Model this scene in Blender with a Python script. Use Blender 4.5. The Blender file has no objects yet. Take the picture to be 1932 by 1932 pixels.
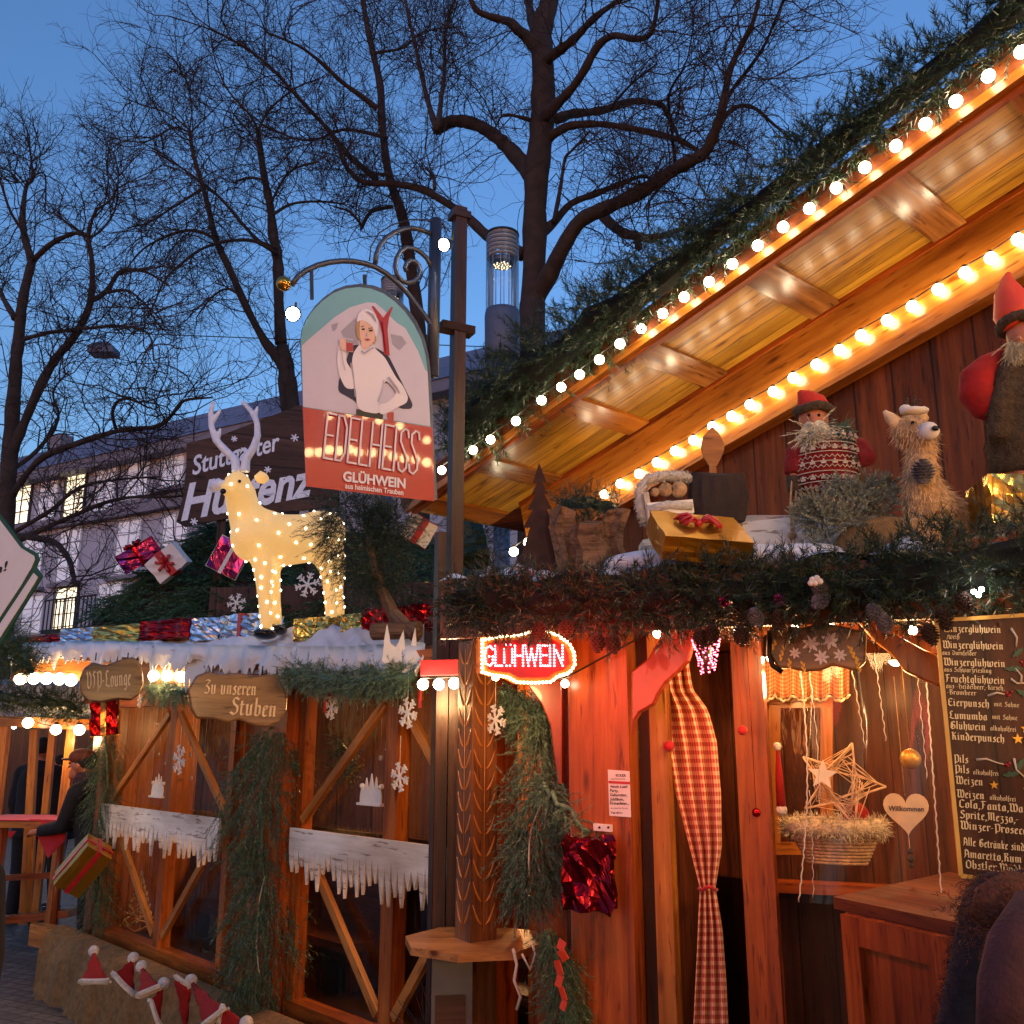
import bpy, math, random
import numpy as np
from mathutils import Vector, Matrix
random.seed(7); RNG = np.random.default_rng(11)
SC = bpy.context.scene; COL = SC.collection
R = math.radians
# ---------------------------------------------------------------- camera, sky, exposure
FPX = 1800.0; PITCH = R(13.6); CAMZ = 1.75
cd = bpy.data.cameras.new('camera'); cam = bpy.data.objects.new('camera', cd); COL.objects.link(cam)
cd.sensor_width = 36; cd.lens = 36*FPX/1932; cd.clip_start = 0.05; cd.clip_end = 2000
cam.location = (0, 0, CAMZ); cam.rotation_euler = (R(90)+PITCH, 0, 0); SC.camera = cam
wd = bpy.data.worlds.new('World'); SC.world = wd; wd.use_nodes = True
nt = wd.node_tree; nt.nodes.clear()
sky = nt.nodes.new('ShaderNodeTexSky'); sky.sky_type = 'NISHITA'; sky.sun_disc = False
SUN_EL, SUN_ROT = R(4), R(200)
sky.sun_elevation = SUN_EL; sky.sun_rotation = SUN_ROT; sky.air_density = 1.3; sky.dust_density = .3; sky.ozone_density = 5.0
bg = nt.nodes.new('ShaderNodeBackground'); bg.inputs[1].default_value = 0.28
tint = nt.nodes.new('ShaderNodeMix'); tint.data_type = 'RGBA'; tint.blend_type = 'MULTIPLY'; tint.inputs[0].default_value = 1
tint.inputs[7].default_value = (1.42, 0.88, 0.82, 1)
ow = nt.nodes.new('ShaderNodeOutputWorld')
nt.links.new(sky.outputs[0], tint.inputs[6]); nt.links.new(tint.outputs[2], bg.inputs[0]); nt.links.new(bg.outputs[0], ow.inputs[0])
sd = bpy.data.lights.new('dusk_sun', 'SUN'); sd.energy = 0.10; sd.angle = R(25); sd.color = (.62, .75, 1)
so = bpy.data.objects.new('dusk_sun', sd); COL.objects.link(so)
so.rotation_euler = (R(62), 0, R(25)); so.location = (0, 0, 30)
SC.view_settings.view_transform = 'Standard'; SC.view_settings.look = 'None'
SC.view_settings.exposure = 1.15; SC.view_settings.gamma = 1
cy = SC.cycles
cy.use_denoising = True; cy.max_bounces = 8; cy.diffuse_bounces = 3; cy.glossy_bounces = 3; cy.transparent_max_bounces = 16
cy.sample_clamp_indirect = 6; cy.caustics_reflective = False; cy.caustics_refractive = False
try: cy.use_light_tree = True
except Exception: pass

# ---------------------------------------------------------------- pixel rays (photo measured on a 1932 grid)
FWD = Vector((0, math.cos(PITCH), math.sin(PITCH))); UPV = Vector((0, -math.sin(PITCH), math.cos(PITCH)))
CAM = Vector((0, 0, CAMZ)); UP = Vector((0, 0, 1))
def ray(u, v): return Vector(((u-966)/FPX, 0, 0)) + FWD + UPV*((966-v)/FPX)
def at(u, v, y):
    r = ray(u, v); return CAM + r*(y/r.y)
def atz(u, v, z):
    r = ray(u, v); return CAM + r*((z-CAMZ)/r.z)
def onp(u, v, n, k):                       # horizontal-normal wall plane n.p = k
    r = ray(u, v); return CAM + r*(k/(n.x*r.x+n.y*r.y))
def px(y): return y/FPX*1.02               # metres per grid pixel at depth y, roughly
NA = Vector((.743, .669, 0)).normalized()  # normal of chalet fronts running off to the left
AD = Vector((-NA.y, NA.x, 0))              # along these fronts, away to the left
ND = Vector((.359, .933, 0)).normalized()  # normal of the bar front and its canopy
DD = Vector((ND.y, -ND.x, 0))              # along the bar front to the right
KG = 2.877; KW = 4.02; KO = 3.38; KC = 3.21; KD = 3.538
def G(u, v, off=0): return onp(u, v, NA, KG-off)
def W(u, v, off=0): return onp(u, v, NA, KW-off)
def O(u, v, off=0): return onp(u, v, NA, KO-off)
def C(u, v, off=0): return onp(u, v, ND, KC-off)
def D(u, v, off=0): return onp(u, v, ND, KD-off)

# ---------------------------------------------------------------- materials
def lin(h):
    h = h.lstrip('#'); o = []
    for i in (0, 2, 4):
        c = int(h[i:i+2], 16)/255; o.append(c/12.92 if c <= .04045 else ((c+.055)/1.055)**2.4)
    return (*o, 1)
MATS = {}
def newmat(name):
    m = bpy.data.materials.new(name); m.use_nodes = True; MATS[name] = m
    t = m.node_tree; return m, t, t.nodes['Principled BSDF'], t.nodes['Material Output']
def N(t, k, **kw):
    n = t.nodes.new(k)
    for a, b in kw.items(): setattr(n, a, b)
    return n
def plain(name, col, rough=.6, metal=0, var=.25, vs=18, bump=.0, bs=60, coat=0, emit=None, es=0, sheen=0, sss=0):
    m, t, b, o = newmat(name)
    c = lin(col) if isinstance(col, str) else (*col, 1)
    tc = N(t, 'ShaderNodeTexCoord'); nz = N(t, 'ShaderNodeTexNoise'); nz.inputs['Scale'].default_value = vs; nz.inputs['Detail'].default_value = 5
    t.links.new(tc.outputs['Object'], nz.inputs['Vector'])
    rp = N(t, 'ShaderNodeValToRGB'); rp.color_ramp.elements[0].position = .3; rp.color_ramp.elements[1].position = .72
    rp.color_ramp.elements[0].color = (*[x*(1-var) for x in c[:3]], 1); rp.color_ramp.elements[1].color = (*[min(1, x*(1+var*.6)) for x in c[:3]], 1)
    t.links.new(nz.outputs[0], rp.inputs[0]); t.links.new(rp.outputs[0], b.inputs['Base Color'])
    b.inputs['Roughness'].default_value = rough; b.inputs['Metallic'].default_value = metal
    b.inputs['Coat Weight'].default_value = coat
    if sheen: b.inputs['Sheen Weight'].default_value = sheen
    if bump:
        n2 = N(t, 'ShaderNodeTexNoise'); n2.inputs['Scale'].default_value = bs; n2.inputs['Detail'].default_value = 3
        t.links.new(tc.outputs['Object'], n2.inputs['Vector'])
        bp = N(t, 'ShaderNodeBump'); bp.inputs['Strength'].default_value = bump; bp.inputs['Distance'].default_value = .01
        t.links.new(n2.outputs[0], bp.inputs['Height']); t.links.new(bp.outputs[0], b.inputs['Normal'])
    if emit:
        b.inputs['Emission Color'].default_value = lin(emit) if isinstance(emit, str) else (*emit, 1)
        b.inputs['Emission Strength'].default_value = es
    return m
def wood(name, dark, mid, light, rough=.4, plank=0, coat=.2, gs=1.0, bump=.25, knots=True):
    """grain runs along x of the point attribute g (metres); plank>0 cuts grooves every plank metres of g.y"""
    m, t, b, o = newmat(name)
    at_ = N(t, 'ShaderNodeAttribute', attribute_name='g')
    mp = N(t, 'ShaderNodeMapping'); mp.inputs['Scale'].default_value = (1.6*gs, 26*gs, 26*gs); t.links.new(at_.outputs['Vector'], mp.inputs[0])
    nz = N(t, 'ShaderNodeTexNoise'); nz.inputs['Scale'].default_value = 1.0; nz.inputs['Detail'].default_value = 7; nz.inputs['Roughness'].default_value = .62; nz.inputs['Distortion'].default_value = .6
    t.links.new(mp.outputs[0], nz.inputs['Vector'])
    rp = N(t, 'ShaderNodeValToRGB'); cr = rp.color_ramp
    cr.elements[0].position = .30; cr.elements[0].color = lin(dark); cr.elements[1].position = .68; cr.elements[1].color = lin(light)
    e = cr.elements.new(.48); e.color = lin(mid)
    t.links.new(nz.outputs[0], rp.inputs[0]); col = rp.outputs[0]
    mp2 = N(t, 'ShaderNodeMapping'); mp2.inputs['Scale'].default_value = (1.1, 3, 3); t.links.new(at_.outputs['Vector'], mp2.inputs[0])
    n2 = N(t, 'ShaderNodeTexNoise'); n2.inputs['Scale'].default_value = 1.3; n2.inputs['Detail'].default_value = 4; t.links.new(mp2.outputs[0], n2.inputs['Vector'])
    mx = N(t, 'ShaderNodeMix', data_type='RGBA', blend_type='MULTIPLY'); mx.inputs[0].default_value = .75
    r2 = N(t, 'ShaderNodeValToRGB'); r2.color_ramp.elements[0].position = .32; r2.color_ramp.elements[0].color = (.36, .29, .24, 1); r2.color_ramp.elements[1].position = .62; r2.color_ramp.elements[1].color = (1.0, 1, 1, 1)
    t.links.new(n2.outputs[0], r2.inputs[0]); t.links.new(col, mx.inputs[6]); t.links.new(r2.outputs[0], mx.inputs[7]); col = mx.outputs[2]
    hgt = nz.outputs[0]
    # dark flecks and knots
    mp3 = N(t, 'ShaderNodeMapping'); mp3.inputs['Scale'].default_value = (7, 60, 60); t.links.new(at_.outputs['Vector'], mp3.inputs[0])
    n3 = N(t, 'ShaderNodeTexNoise'); n3.inputs['Scale'].default_value = 1; n3.inputs['Detail'].default_value = 2; t.links.new(mp3.outputs[0], n3.inputs['Vector'])
    r3 = N(t, 'ShaderNodeValToRGB'); r3.color_ramp.elements[0].position = .62; r3.color_ramp.elements[0].color = (1, 1, 1, 1); r3.color_ramp.elements[1].position = .69; r3.color_ramp.elements[1].color = (.35, .25, .2, 1)
    t.links.new(n3.outputs[0], r3.inputs[0])
    m3 = N(t, 'ShaderNodeMix', data_type='RGBA', blend_type='MULTIPLY'); m3.inputs[0].default_value = .8
    t.links.new(col, m3.inputs[6]); t.links.new(r3.outputs[0], m3.inputs[7]); col = m3.outputs[2]
    if knots:
        mk = N(t, 'ShaderNodeMapping'); mk.inputs['Scale'].default_value = (2.2, 7, 7); t.links.new(at_.outputs['Vector'], mk.inputs[0])
        vo = N(t, 'ShaderNodeTexVoronoi'); vo.inputs['Scale'].default_value = 1.0; t.links.new(mk.outputs[0], vo.inputs['Vector'])
        rk = N(t, 'ShaderNodeValToRGB'); rk.color_ramp.elements[0].position = .05; rk.color_ramp.elements[0].color = (.28, .17, .12, 1); rk.color_ramp.elements[1].position = .13; rk.color_ramp.elements[1].color = (1, 1, 1, 1)
        t.links.new(vo.outputs[0], rk.inputs[0])
        m4 = N(t, 'ShaderNodeMix', data_type='RGBA', blend_type='MULTIPLY'); m4.inputs[0].default_value = 1
        t.links.new(col, m4.inputs[6]); t.links.new(rk.outputs[0], m4.inputs[7]); col = m4.outputs[2]
    bp = N(t, 'ShaderNodeBump'); bp.inputs['Strength'].default_value = bump; bp.inputs['Distance'].default_value = .006
    if plank:
        sp = N(t, 'ShaderNodeSeparateXYZ'); t.links.new(at_.outputs['Vector'], sp.inputs[0])
        dv = N(t, 'ShaderNodeMath', operation='DIVIDE'); dv.inputs[1].default_value = plank; t.links.new(sp.outputs[1], dv.inputs[0])
        fr = N(t, 'ShaderNodeMath', operation='FRACT'); t.links.new(dv.outputs[0], fr.inputs[0])
        pp = N(t, 'ShaderNodeMath', operation='PINGPONG'); pp.inputs[1].default_value = .5; t.links.new(dv.outputs[0], pp.inputs[0])
        rg = N(t, 'ShaderNodeValToRGB'); rg.color_ramp.elements[0].position = .012; rg.color_ramp.elements[0].color = (.16, .12, .1, 1); rg.color_ramp.elements[1].position = .035; rg.color_ramp.elements[1].color = (1, 1, 1, 1)
        sub = N(t, 'ShaderNodeMath', operation='SUBTRACT'); sub.inputs[1].default_value = .0; t.links.new(pp.outputs[0], sub.inputs[0]); t.links.new(sub.outputs[0], rg.inputs[0])
        fl = N(t, 'ShaderNodeMath', operation='FLOOR'); t.links.new(dv.outputs[0], fl.inputs[0])
        wn = N(t, 'ShaderNodeTexWhiteNoise', noise_dimensions='1D'); t.links.new(fl.outputs[0], wn.inputs['W'])
        rw = N(t, 'ShaderNodeMapRange'); rw.inputs[3].default_value = .62; rw.inputs[4].default_value = 1.12; t.links.new(wn.outputs[0], rw.inputs[0])
        mm = N(t, 'ShaderNodeMix', data_type='RGBA', blend_type='MULTIPLY'); mm.inputs[0].default_value = 1
        t.links.new(col, mm.inputs[6]); t.links.new(rw.outputs[0], mm.inputs[7])
        mn = N(t, 'ShaderNodeMix', data_type='RGBA', blend_type='MULTIPLY'); mn.inputs[0].default_value = 1
        t.links.new(mm.outputs[2], mn.inputs[6]); t.links.new(rg.outputs[0], mn.inputs[7]); col = mn.outputs[2]
        ad = N(t, 'ShaderNodeMath', operation='MULTIPLY'); t.links.new(nz.outputs[0], ad.inputs[0]); t.links.new(rg.outputs[0], ad.inputs[1]); hgt = ad.outputs[0]
    t.links.new(col, b.inputs['Base Color']); t.links.new(hgt, bp.inputs['Height']); t.links.new(bp.outputs[0], b.inputs['Normal'])
    b.inputs['Roughness'].default_value = rough; b.inputs['Coat Weight'].default_value = coat*.7; b.inputs['Coat Roughness'].default_value = .18; b.inputs['Specular IOR Level'].default_value = .3
    return m
def glow(name, col, s, base='#ffffff'):
    m, t, b, o = newmat(name); b.inputs['Base Color'].default_value = lin(base)
    b.inputs['Emission Color'].default_value = lin(col) if isinstance(col, str) else (*col, 1); b.inputs['Emission Strength'].default_value = s
    b.inputs['Roughness'].default_value = .3; return m
def glass(name, tintc=(1, 1, 1), rough=.03, refl=1.0, wob=.0):
    m, t, b, o = newmat(name); t.nodes.remove(b)
    tr = N(t, 'ShaderNodeBsdfTransparent'); tr.inputs[0].default_value = (*tintc, 1); gl = N(t, 'ShaderNodeBsdfGlossy'); gl.inputs['Roughness'].default_value = rough
    fr = N(t, 'ShaderNodeFresnel'); fr.inputs[0].default_value = 1.5; mu = N(t, 'ShaderNodeMath', operation='MULTIPLY'); mu.inputs[1].default_value = refl
    if wob:
        nz = N(t, 'ShaderNodeTexNoise'); nz.inputs['Scale'].default_value = 9; bp = N(t, 'ShaderNodeBump'); bp.inputs['Strength'].default_value = wob; bp.inputs['Distance'].default_value = .03
        tc = N(t, 'ShaderNodeTexCoord'); mp = N(t, 'ShaderNodeMapping'); mp.inputs['Scale'].default_value = (3, 3, .5); t.links.new(tc.outputs['Object'], mp.inputs[0]); t.links.new(mp.outputs[0], nz.inputs['Vector'])
        t.links.new(nz.outputs[0], bp.inputs['Height']); t.links.new(bp.outputs[0], gl.inputs['Normal']); t.links.new(bp.outputs[0], fr.inputs['Normal'])
    t.links.new(fr.outputs[0], mu.inputs[0]); mx = N(t, 'ShaderNodeMixShader')
    t.links.new(mu.outputs[0], mx.inputs[0]); t.links.new(tr.outputs[0], mx.inputs[1]); t.links.new(gl.outputs[0], mx.inputs[2]); t.links.new(mx.outputs[0], o.inputs[0])
    return m
def foil(name, col, rough=.18, sc=9, st=.7):
    m, t, b, o = newmat(name); b.inputs['Base Color'].default_value = lin(col); b.inputs['Metallic'].default_value = .92; b.inputs['Roughness'].default_value = rough
    tc = N(t, 'ShaderNodeTexCoord'); nz = N(t, 'ShaderNodeTexVoronoi'); nz.inputs['Scale'].default_value = sc
    mp = N(t, 'ShaderNodeMapping'); mp.inputs['Scale'].default_value = (1, 1, .45); t.links.new(tc.outputs['Object'], mp.inputs[0]); 
    n2 = N(t, 'ShaderNodeTexNoise'); n2.inputs['Scale'].default_value = sc*.5; n2.inputs['Detail'].default_value = 3; n2.inputs['Distortion'].default_value = 1.5
    t.links.new(mp.outputs[0], nz.inputs['Vector']); t.links.new(mp.outputs[0], n2.inputs['Vector'])
    ad = N(t, 'ShaderNodeMath', operation='ADD'); t.links.new(nz.outputs[0], ad.inputs[0]); t.links.new(n2.outputs[0], ad.inputs[1])
    bp = N(t, 'ShaderNodeBump'); bp.inputs['Strength'].default_value = st; bp.inputs['Distance'].default_value = .03
    t.links.new(ad.outputs[0], bp.inputs['Height']); t.links.new(bp.outputs[0], b.inputs['Normal']); return m
def gingham(name, a, bcol, size, coord='g'):
    m, t, b, o = newmat(name)
    at_ = N(t, 'ShaderNodeAttribute', attribute_name='g'); sp = N(t, 'ShaderNodeSeparateXYZ'); t.links.new(at_.outputs['Vector'], sp.inputs[0])
    outs = []
    for i in (0, 1):
        dv = N(t, 'ShaderNodeMath', operation='DIVIDE'); dv.inputs[1].default_value = size; t.links.new(sp.outputs[i], dv.inputs[0])
        fr = N(t, 'ShaderNodeMath', operation='FRACT'); t.links.new(dv.outputs[0], fr.inputs[0])
        g_ = N(t, 'ShaderNodeMath', operation='GREATER_THAN'); g_.inputs[1].default_value = .5; t.links.new(fr.outputs[0], g_.inputs[0]); outs.append(g_.outputs[0])
    ad = N(t, 'ShaderNodeMath', operation='ADD'); t.links.new(outs[0], ad.inputs[0]); t.links.new(outs[1], ad.inputs[1])
    hf = N(t, 'ShaderNodeMath', operation='MULTIPLY'); hf.inputs[1].default_value = .5; t.links.new(ad.outputs[0], hf.inputs[0])
    mx = N(t, 'ShaderNodeMix', data_type='RGBA'); mx.inputs[6].default_value = lin(a); mx.inputs[7].default_value = lin(bcol)
    t.links.new(hf.outputs[0], mx.inputs[0]); t.links.new(mx.outputs[2], b.inputs['Base Color']); b.inputs['Roughness'].default_value = .85
    return m

# ---------------------------------------------------------------- mesh builder
class MB:
    def __init__(s): s.v = []; s.f = []; s.g = []; s.n = 0; s.mi = []; s.smooth = []
    def add(s, V, F, g=None, mi=0, sm=False):
        V = np.asarray(V, float).reshape(-1, 3); s.v.append(V); s.g.append(V if g is None else np.asarray(g, float))
        if isinstance(F, np.ndarray): s.f.append((F+s.n).astype(int)); nf = len(F)
        else:
            s.f.append([tuple(i+s.n for i in f) for f in F]); nf = len(F)
        s.mi += [mi]*nf; s.smooth += [sm]*nf; s.n += len(V)
    def build(s, name, mats, parent=None):
        me = bpy.data.meshes.new(name)
        V = np.concatenate(s.v) if s.v else np.zeros((0, 3)); 
        ls, lt = [], []; 
        for F in s.f:
            if isinstance(F, np.ndarray): ls.append(F.ravel()); lt.append(np.full(len(F), F.shape[1]))
            else:
                ls.append(np.array([i for f in F for i in f], int)); lt.append(np.array([len(f) for f in F], int))
        L = np.concatenate(ls); T = np.concatenate(lt); S = np.concatenate([[0], np.cumsum(T)[:-1]])
        me.vertices.add(len(V)); me.vertices.foreach_set('co', V.ravel().astype(np.float32))
        me.loops.add(len(L)); me.loops.foreach_set('vertex_index', L.astype(np.int32))
        me.polygons.add(len(T)); me.polygons.foreach_set('loop_start', S.astype(np.int32)); me.polygons.foreach_set('loop_total', T.astype(np.int32))
        me.polygons.foreach_set('material_index', np.array(s.mi, np.int32)); me.polygons.foreach_set('use_smooth', np.array(s.smooth, bool))
        me.update(calc_edges=True); me.validate()
        a = me.attributes.new('g', 'FLOAT_VECTOR', 'POINT')
        if len(a.data) == len(V): a.data.foreach_set('vector', np.concatenate(s.g).ravel().astype(np.float32))
        for m in (mats if isinstance(mats, (list, tuple)) else [mats]): me.materials.append(MATS[m] if isinstance(m, str) else m)
        o = bpy.data.objects.new(name, me); COL.objects.link(o)
        if parent is not None: adopt(o, parent)
        return o
    # primitives
    def bar(s, p, q, w, d, n, mi=0, off=0, w2=None, g0=None):
        """beam p->q, width w across, depth d along n (centred unless off)"""
        p, q, n = Vector(p), Vector(q), Vector(n).normalized(); ax = (q-p); L = ax.length; ax = ax/L; n = (n-ax*n.dot(ax)).normalized(); si = ax.cross(n)
        V = []; g = []; r = Vector(g0) if g0 else Vector((random.random()*9, random.random()*9, random.random()*9))
        for i, c in enumerate((p, q)):
            ww = w if (i == 0 or w2 is None) else w2
            for a, b in ((-1, -1), (1, -1), (1, 1), (-1, 1)):
                V.append(c+si*(a*ww/2)+n*(b*d/2+off)); g.append((i*L+r.x, a*ww/2+r.y, b*d/2+r.z))
        s.add(V, [(0, 3, 2, 1), (4, 5, 6, 7), (0, 1, 5, 4), (1, 2, 6, 5), (2, 3, 7, 6), (3, 0, 4, 7)], g, mi)
    def box(s, c, sx, sy, sz, rz=0, mi=0, rot=None, grain=0):
        M = rot if rot is not None else Matrix.Rotation(rz, 3, 'Z'); c = Vector(c); V = []; g = []; r = [random.random()*9 for _ in range(3)]
        for k in (-1, 1):
            for a, b in ((-1, -1), (1, -1), (1, 1), (-1, 1)):
                l = Vector((a*sx/2, b*sy/2, k*sz/2)); V.append(c+M@l)
                ll = [l.x, l.y, l.z]; ll = [ll[(grain+j) % 3] for j in range(3)]; g.append([ll[j]+r[j] for j in range(3)])
        s.add(V, [(0, 3, 2, 1), (4, 5, 6, 7), (0, 1, 5, 4), (1, 2, 6, 5), (2, 3, 7, 6), (3, 0, 4, 7)], g, mi)
    def tube(s, P, rad, sides=8, mi=0, caps=True, sm=True):
        P = [Vector(p) for p in P]; n = len(P); rad = rad if hasattr(rad, '__len__') else [rad]*n
        V = []; g = []; ref = None; L = 0
        for i, p in enumerate(P):
            d = (P[min(i+1, n-1)]-P[max(i-1, 0)]); d = d.normalized() if d.length > 1e-9 else Vector((0, 0, 1))
            if ref is None:
                ref = d.orthogonal().normalized()
            else:
                ref = (ref-d*ref.dot(d)); ref = ref.normalized() if ref.length > 1e-6 else d.orthogonal().normalized()
            b = d.cross(ref)
            if i: L += (P[i]-P[i-1]).length
            for k in range(sides):
                a = 2*math.pi*k/sides; V.append(p+(ref*math.cos(a)+b*math.sin(a))*rad[i]); g.append((L, math.cos(a)*rad[i], math.sin(a)*rad[i]))
        F = [(i*sides+k, i*sides+(k+1) % sides, (i+1)*sides+(k+1) % sides, (i+1)*sides+k) for i in range(n-1) for k in range(sides)]
        if caps: F += [tuple(reversed(range(sides))), tuple((n-1)*sides+k for k in range(sides))]
        s.add(V, F, g, mi, sm)
    def ball(s, c, rx, ry=None, rz=None, seg=12, rings=8, mi=0, rot=None):
        ry = rx if ry is None else ry; rz = rx if rz is None else rz; c = Vector(c); V = [];
        M = rot if rot is not None else Matrix.Identity(3)
        for i in range(1, rings):
            ph = math.pi*i/rings
            for k in range(seg):
                a = 2*math.pi*k/seg; V.append(c+M@Vector((rx*math.sin(ph)*math.cos(a), ry*math.sin(ph)*math.sin(a), rz*math.cos(ph))))
        t = len(V); V.append(c+M@Vector((0, 0, rz))); V.append(c+M@Vector((0, 0, -rz)))
        F = [(i*seg+k, (i+1)*seg+k, (i+1)*seg+(k+1) % seg, i*seg+(k+1) % seg) for i in range(rings-2) for k in range(seg)]
        F += [(t, k, (k+1) % seg) for k in range(seg)] + [(t+1, (rings-2)*seg+(k+1) % seg, (rings-2)*seg+k) for k in range(seg)]
        s.add(V, F, None, mi, True)
    def prism(s, pts, n, th, mi=0, g=None):
        """planar outline pts (3D, in order), thickened by th along n (towards +n)"""
        pts = [Vector(p) for p in pts]; n = Vector(n).normalized(); m = len(pts)
        nrm = Vector((0, 0, 0))
        for i in range(m): nrm += (pts[i]-pts[0]).cross(pts[(i+1) % m]-pts[0])
        if nrm.dot(n) < 0: pts = pts[::-1]
        V = pts + [p+n*th for p in pts]
        gg = None
        if g is not None:
            ex, ey = Vector(g[0]), Vector(g[1]); gg = [((p).dot(ex), (p).dot(ey), (p).dot(n)) for p in V]
        F = [tuple(reversed(range(m))), tuple(range(m, 2*m))] + [(i, (i+1) % m, m+(i+1) % m, m+i) for i in range(m)]
        s.add(V, F, gg, mi)
    def lathe(s, c, prof, seg=24, mi=0, axis=None, sm=True, caps=True):
        c = Vector(c); V = []; M = Matrix.Identity(3) if axis is None else Vector((0, 0, 1)).rotation_difference(Vector(axis)).to_matrix()
        for r, z in prof:
            for k in range(seg):
                a = 2*math.pi*k/seg; V.append(c+M@Vector((r*math.cos(a), r*math.sin(a), z)))
        n = len(prof); F = [(i*seg+k, i*seg+(k+1) % seg, (i+1)*seg+(k+1) % seg, (i+1)*seg+k) for i in range(n-1) for k in range(seg)]
        if caps: F += [tuple(reversed(range(seg))), tuple((n-1)*seg+k for k in range(seg))]
        s.add(V, F, None, mi, sm)
    def quad(s, a, b, c, d, mi=0, g=None): s.add([a, b, c, d], [(0, 1, 2, 3)], g, mi)
    def grid(s, fn, nu, nv, mi=0, sm=True, gfn=None):
        V = []; g = []
        for j in range(nv+1):
            for i in range(nu+1):
                V.append(fn(i/nu, j/nv)); g.append(gfn(i/nu, j/nv) if gfn else V[-1])
        s.add(V, [(j*(nu+1)+i, j*(nu+1)+i+1, (j+1)*(nu+1)+i+1, (j+1)*(nu+1)+i) for j in range(nv) for i in range(nu)], g, mi, sm)

def adopt(o, parent):
    o.parent = parent
    if parent.parent is None: o.matrix_parent_inverse = Matrix.Translation(parent.location).inverted()
def tag(o, label=None, cat=None, group=None, kind=None):
    if label: o['label'] = label
    if cat: o['category'] = cat
    if group: o['group'] = group
    if kind: o['kind'] = kind
    return o
def thing(name, loc, label, cat, group=None):
    o = bpy.data.objects.new(name, None); COL.objects.link(o); o.location = Vector(loc); o.empty_display_size = .1
    return tag(o, label, cat, group)
def one(name, mb, mats, label, cat, group=None, parent=None):
    o = mb.build(name, mats, parent); return tag(o, label, cat, group)
def recenter(o, c):
    """move a top-level mesh's origin to c"""
    c = Vector(c); o.data.transform(Matrix.Translation(-c)); o.location = c; return o
def remesh(o, vox, sm=2):
    m = o.modifiers.new('r', 'REMESH'); m.mode = 'VOXEL'; m.voxel_size = vox; m.use_smooth_shade = True
    if sm: k = o.modifiers.new('s', 'SMOOTH'); k.factor = .5; k.iterations = sm
    dg = bpy.context.evaluated_depsgraph_get(); me = bpy.data.meshes.new_from_object(o.evaluated_get(dg), depsgraph=dg)
    old = o.data; mats = [x for x in old.materials]; o.modifiers.clear(); o.data = me
    if not len(me.materials):
        for x in mats: me.materials.append(x)
    me.name = o.name
    return o
def copy_tree(o, mv, label=None, parent=None):
    c = o.copy(); COL.objects.link(c)
    if parent is None: c.location = o.location+Vector(mv)
    else: c.parent = parent
    if label: c['label'] = label
    for ch in [x for x in bpy.data.objects if x.parent == o]: copy_tree(ch, mv, None, c)
    return c

# needles: N sprigs, vectorised
def unit(a): return a/np.maximum(np.linalg.norm(a, axis=-1, keepdims=True), 1e-9)
def needles(mb, P, Dr, L, per=22, nlen=.02, w=.0016, spread=55, mi=0, stem=.0014, flat=0, bias=None):
    P = np.asarray(P, float); Dr = unit(np.asarray(Dr, float)); n = len(P)
    if n == 0: return
    L = np.broadcast_to(np.asarray(L, float), (n,))
    h = unit(np.cross(Dr, RNG.normal(size=(n, 3)))); k = np.cross(Dr, h)
    t = np.linspace(.03, 1, per)[None, :]*np.ones((n, 1)); ang = RNG.uniform(0, 2*np.pi, (n, per)); sp = np.radians(RNG.normal(spread, 12, (n, per)))*(1-.45*t)
    base = P[:, None, :]+Dr[:, None, :]*(t*L[:, None])[..., None]
    dirn = Dr[:, None, :]*np.cos(sp)[..., None]+(h[:, None, :]*np.cos(ang)[..., None]+k[:, None, :]*np.sin(ang)[..., None]*(1-flat))*np.sin(sp)[..., None]
    if bias is not None: dirn = dirn+np.asarray(bias)
    dirn = unit(dirn); ln = nlen*RNG.uniform(.7, 1.2, (n, per))*(1-.3*t)
    side = unit(np.cross(dirn, RNG.normal(size=(n, per, 3))))*(w/2)
    V = np.stack([base-side, base+side, base+dirn*ln[..., None]], axis=2).reshape(-1, 3)
    mb.add(V, np.arange(len(V)).reshape(-1, 3), None, mi)
    if stem:
        e = P+Dr*L[:, None]; a0 = h*stem; a1 = -.5*h*stem+.866*k*stem; a2 = -.5*h*stem-.866*k*stem
        V = np.stack([P+a0, P+a1, P+a2, e], axis=1).reshape(-1, 3); b = np.arange(n)[:, None]*4
        F = np.concatenate([b+[0, 1, 3], b+[1, 2, 3], b+[2, 0, 3]]); mb.add(V, F, None, mi)
def polyline_pts(P, n):
    P = np.array([list(p) for p in P]); d = np.concatenate([[0], np.cumsum(np.linalg.norm(np.diff(P, axis=0), axis=1))])
    t = np.linspace(0, d[-1], n); return np.stack([np.interp(t, d, P[:, i]) for i in range(3)], 1)
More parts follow.
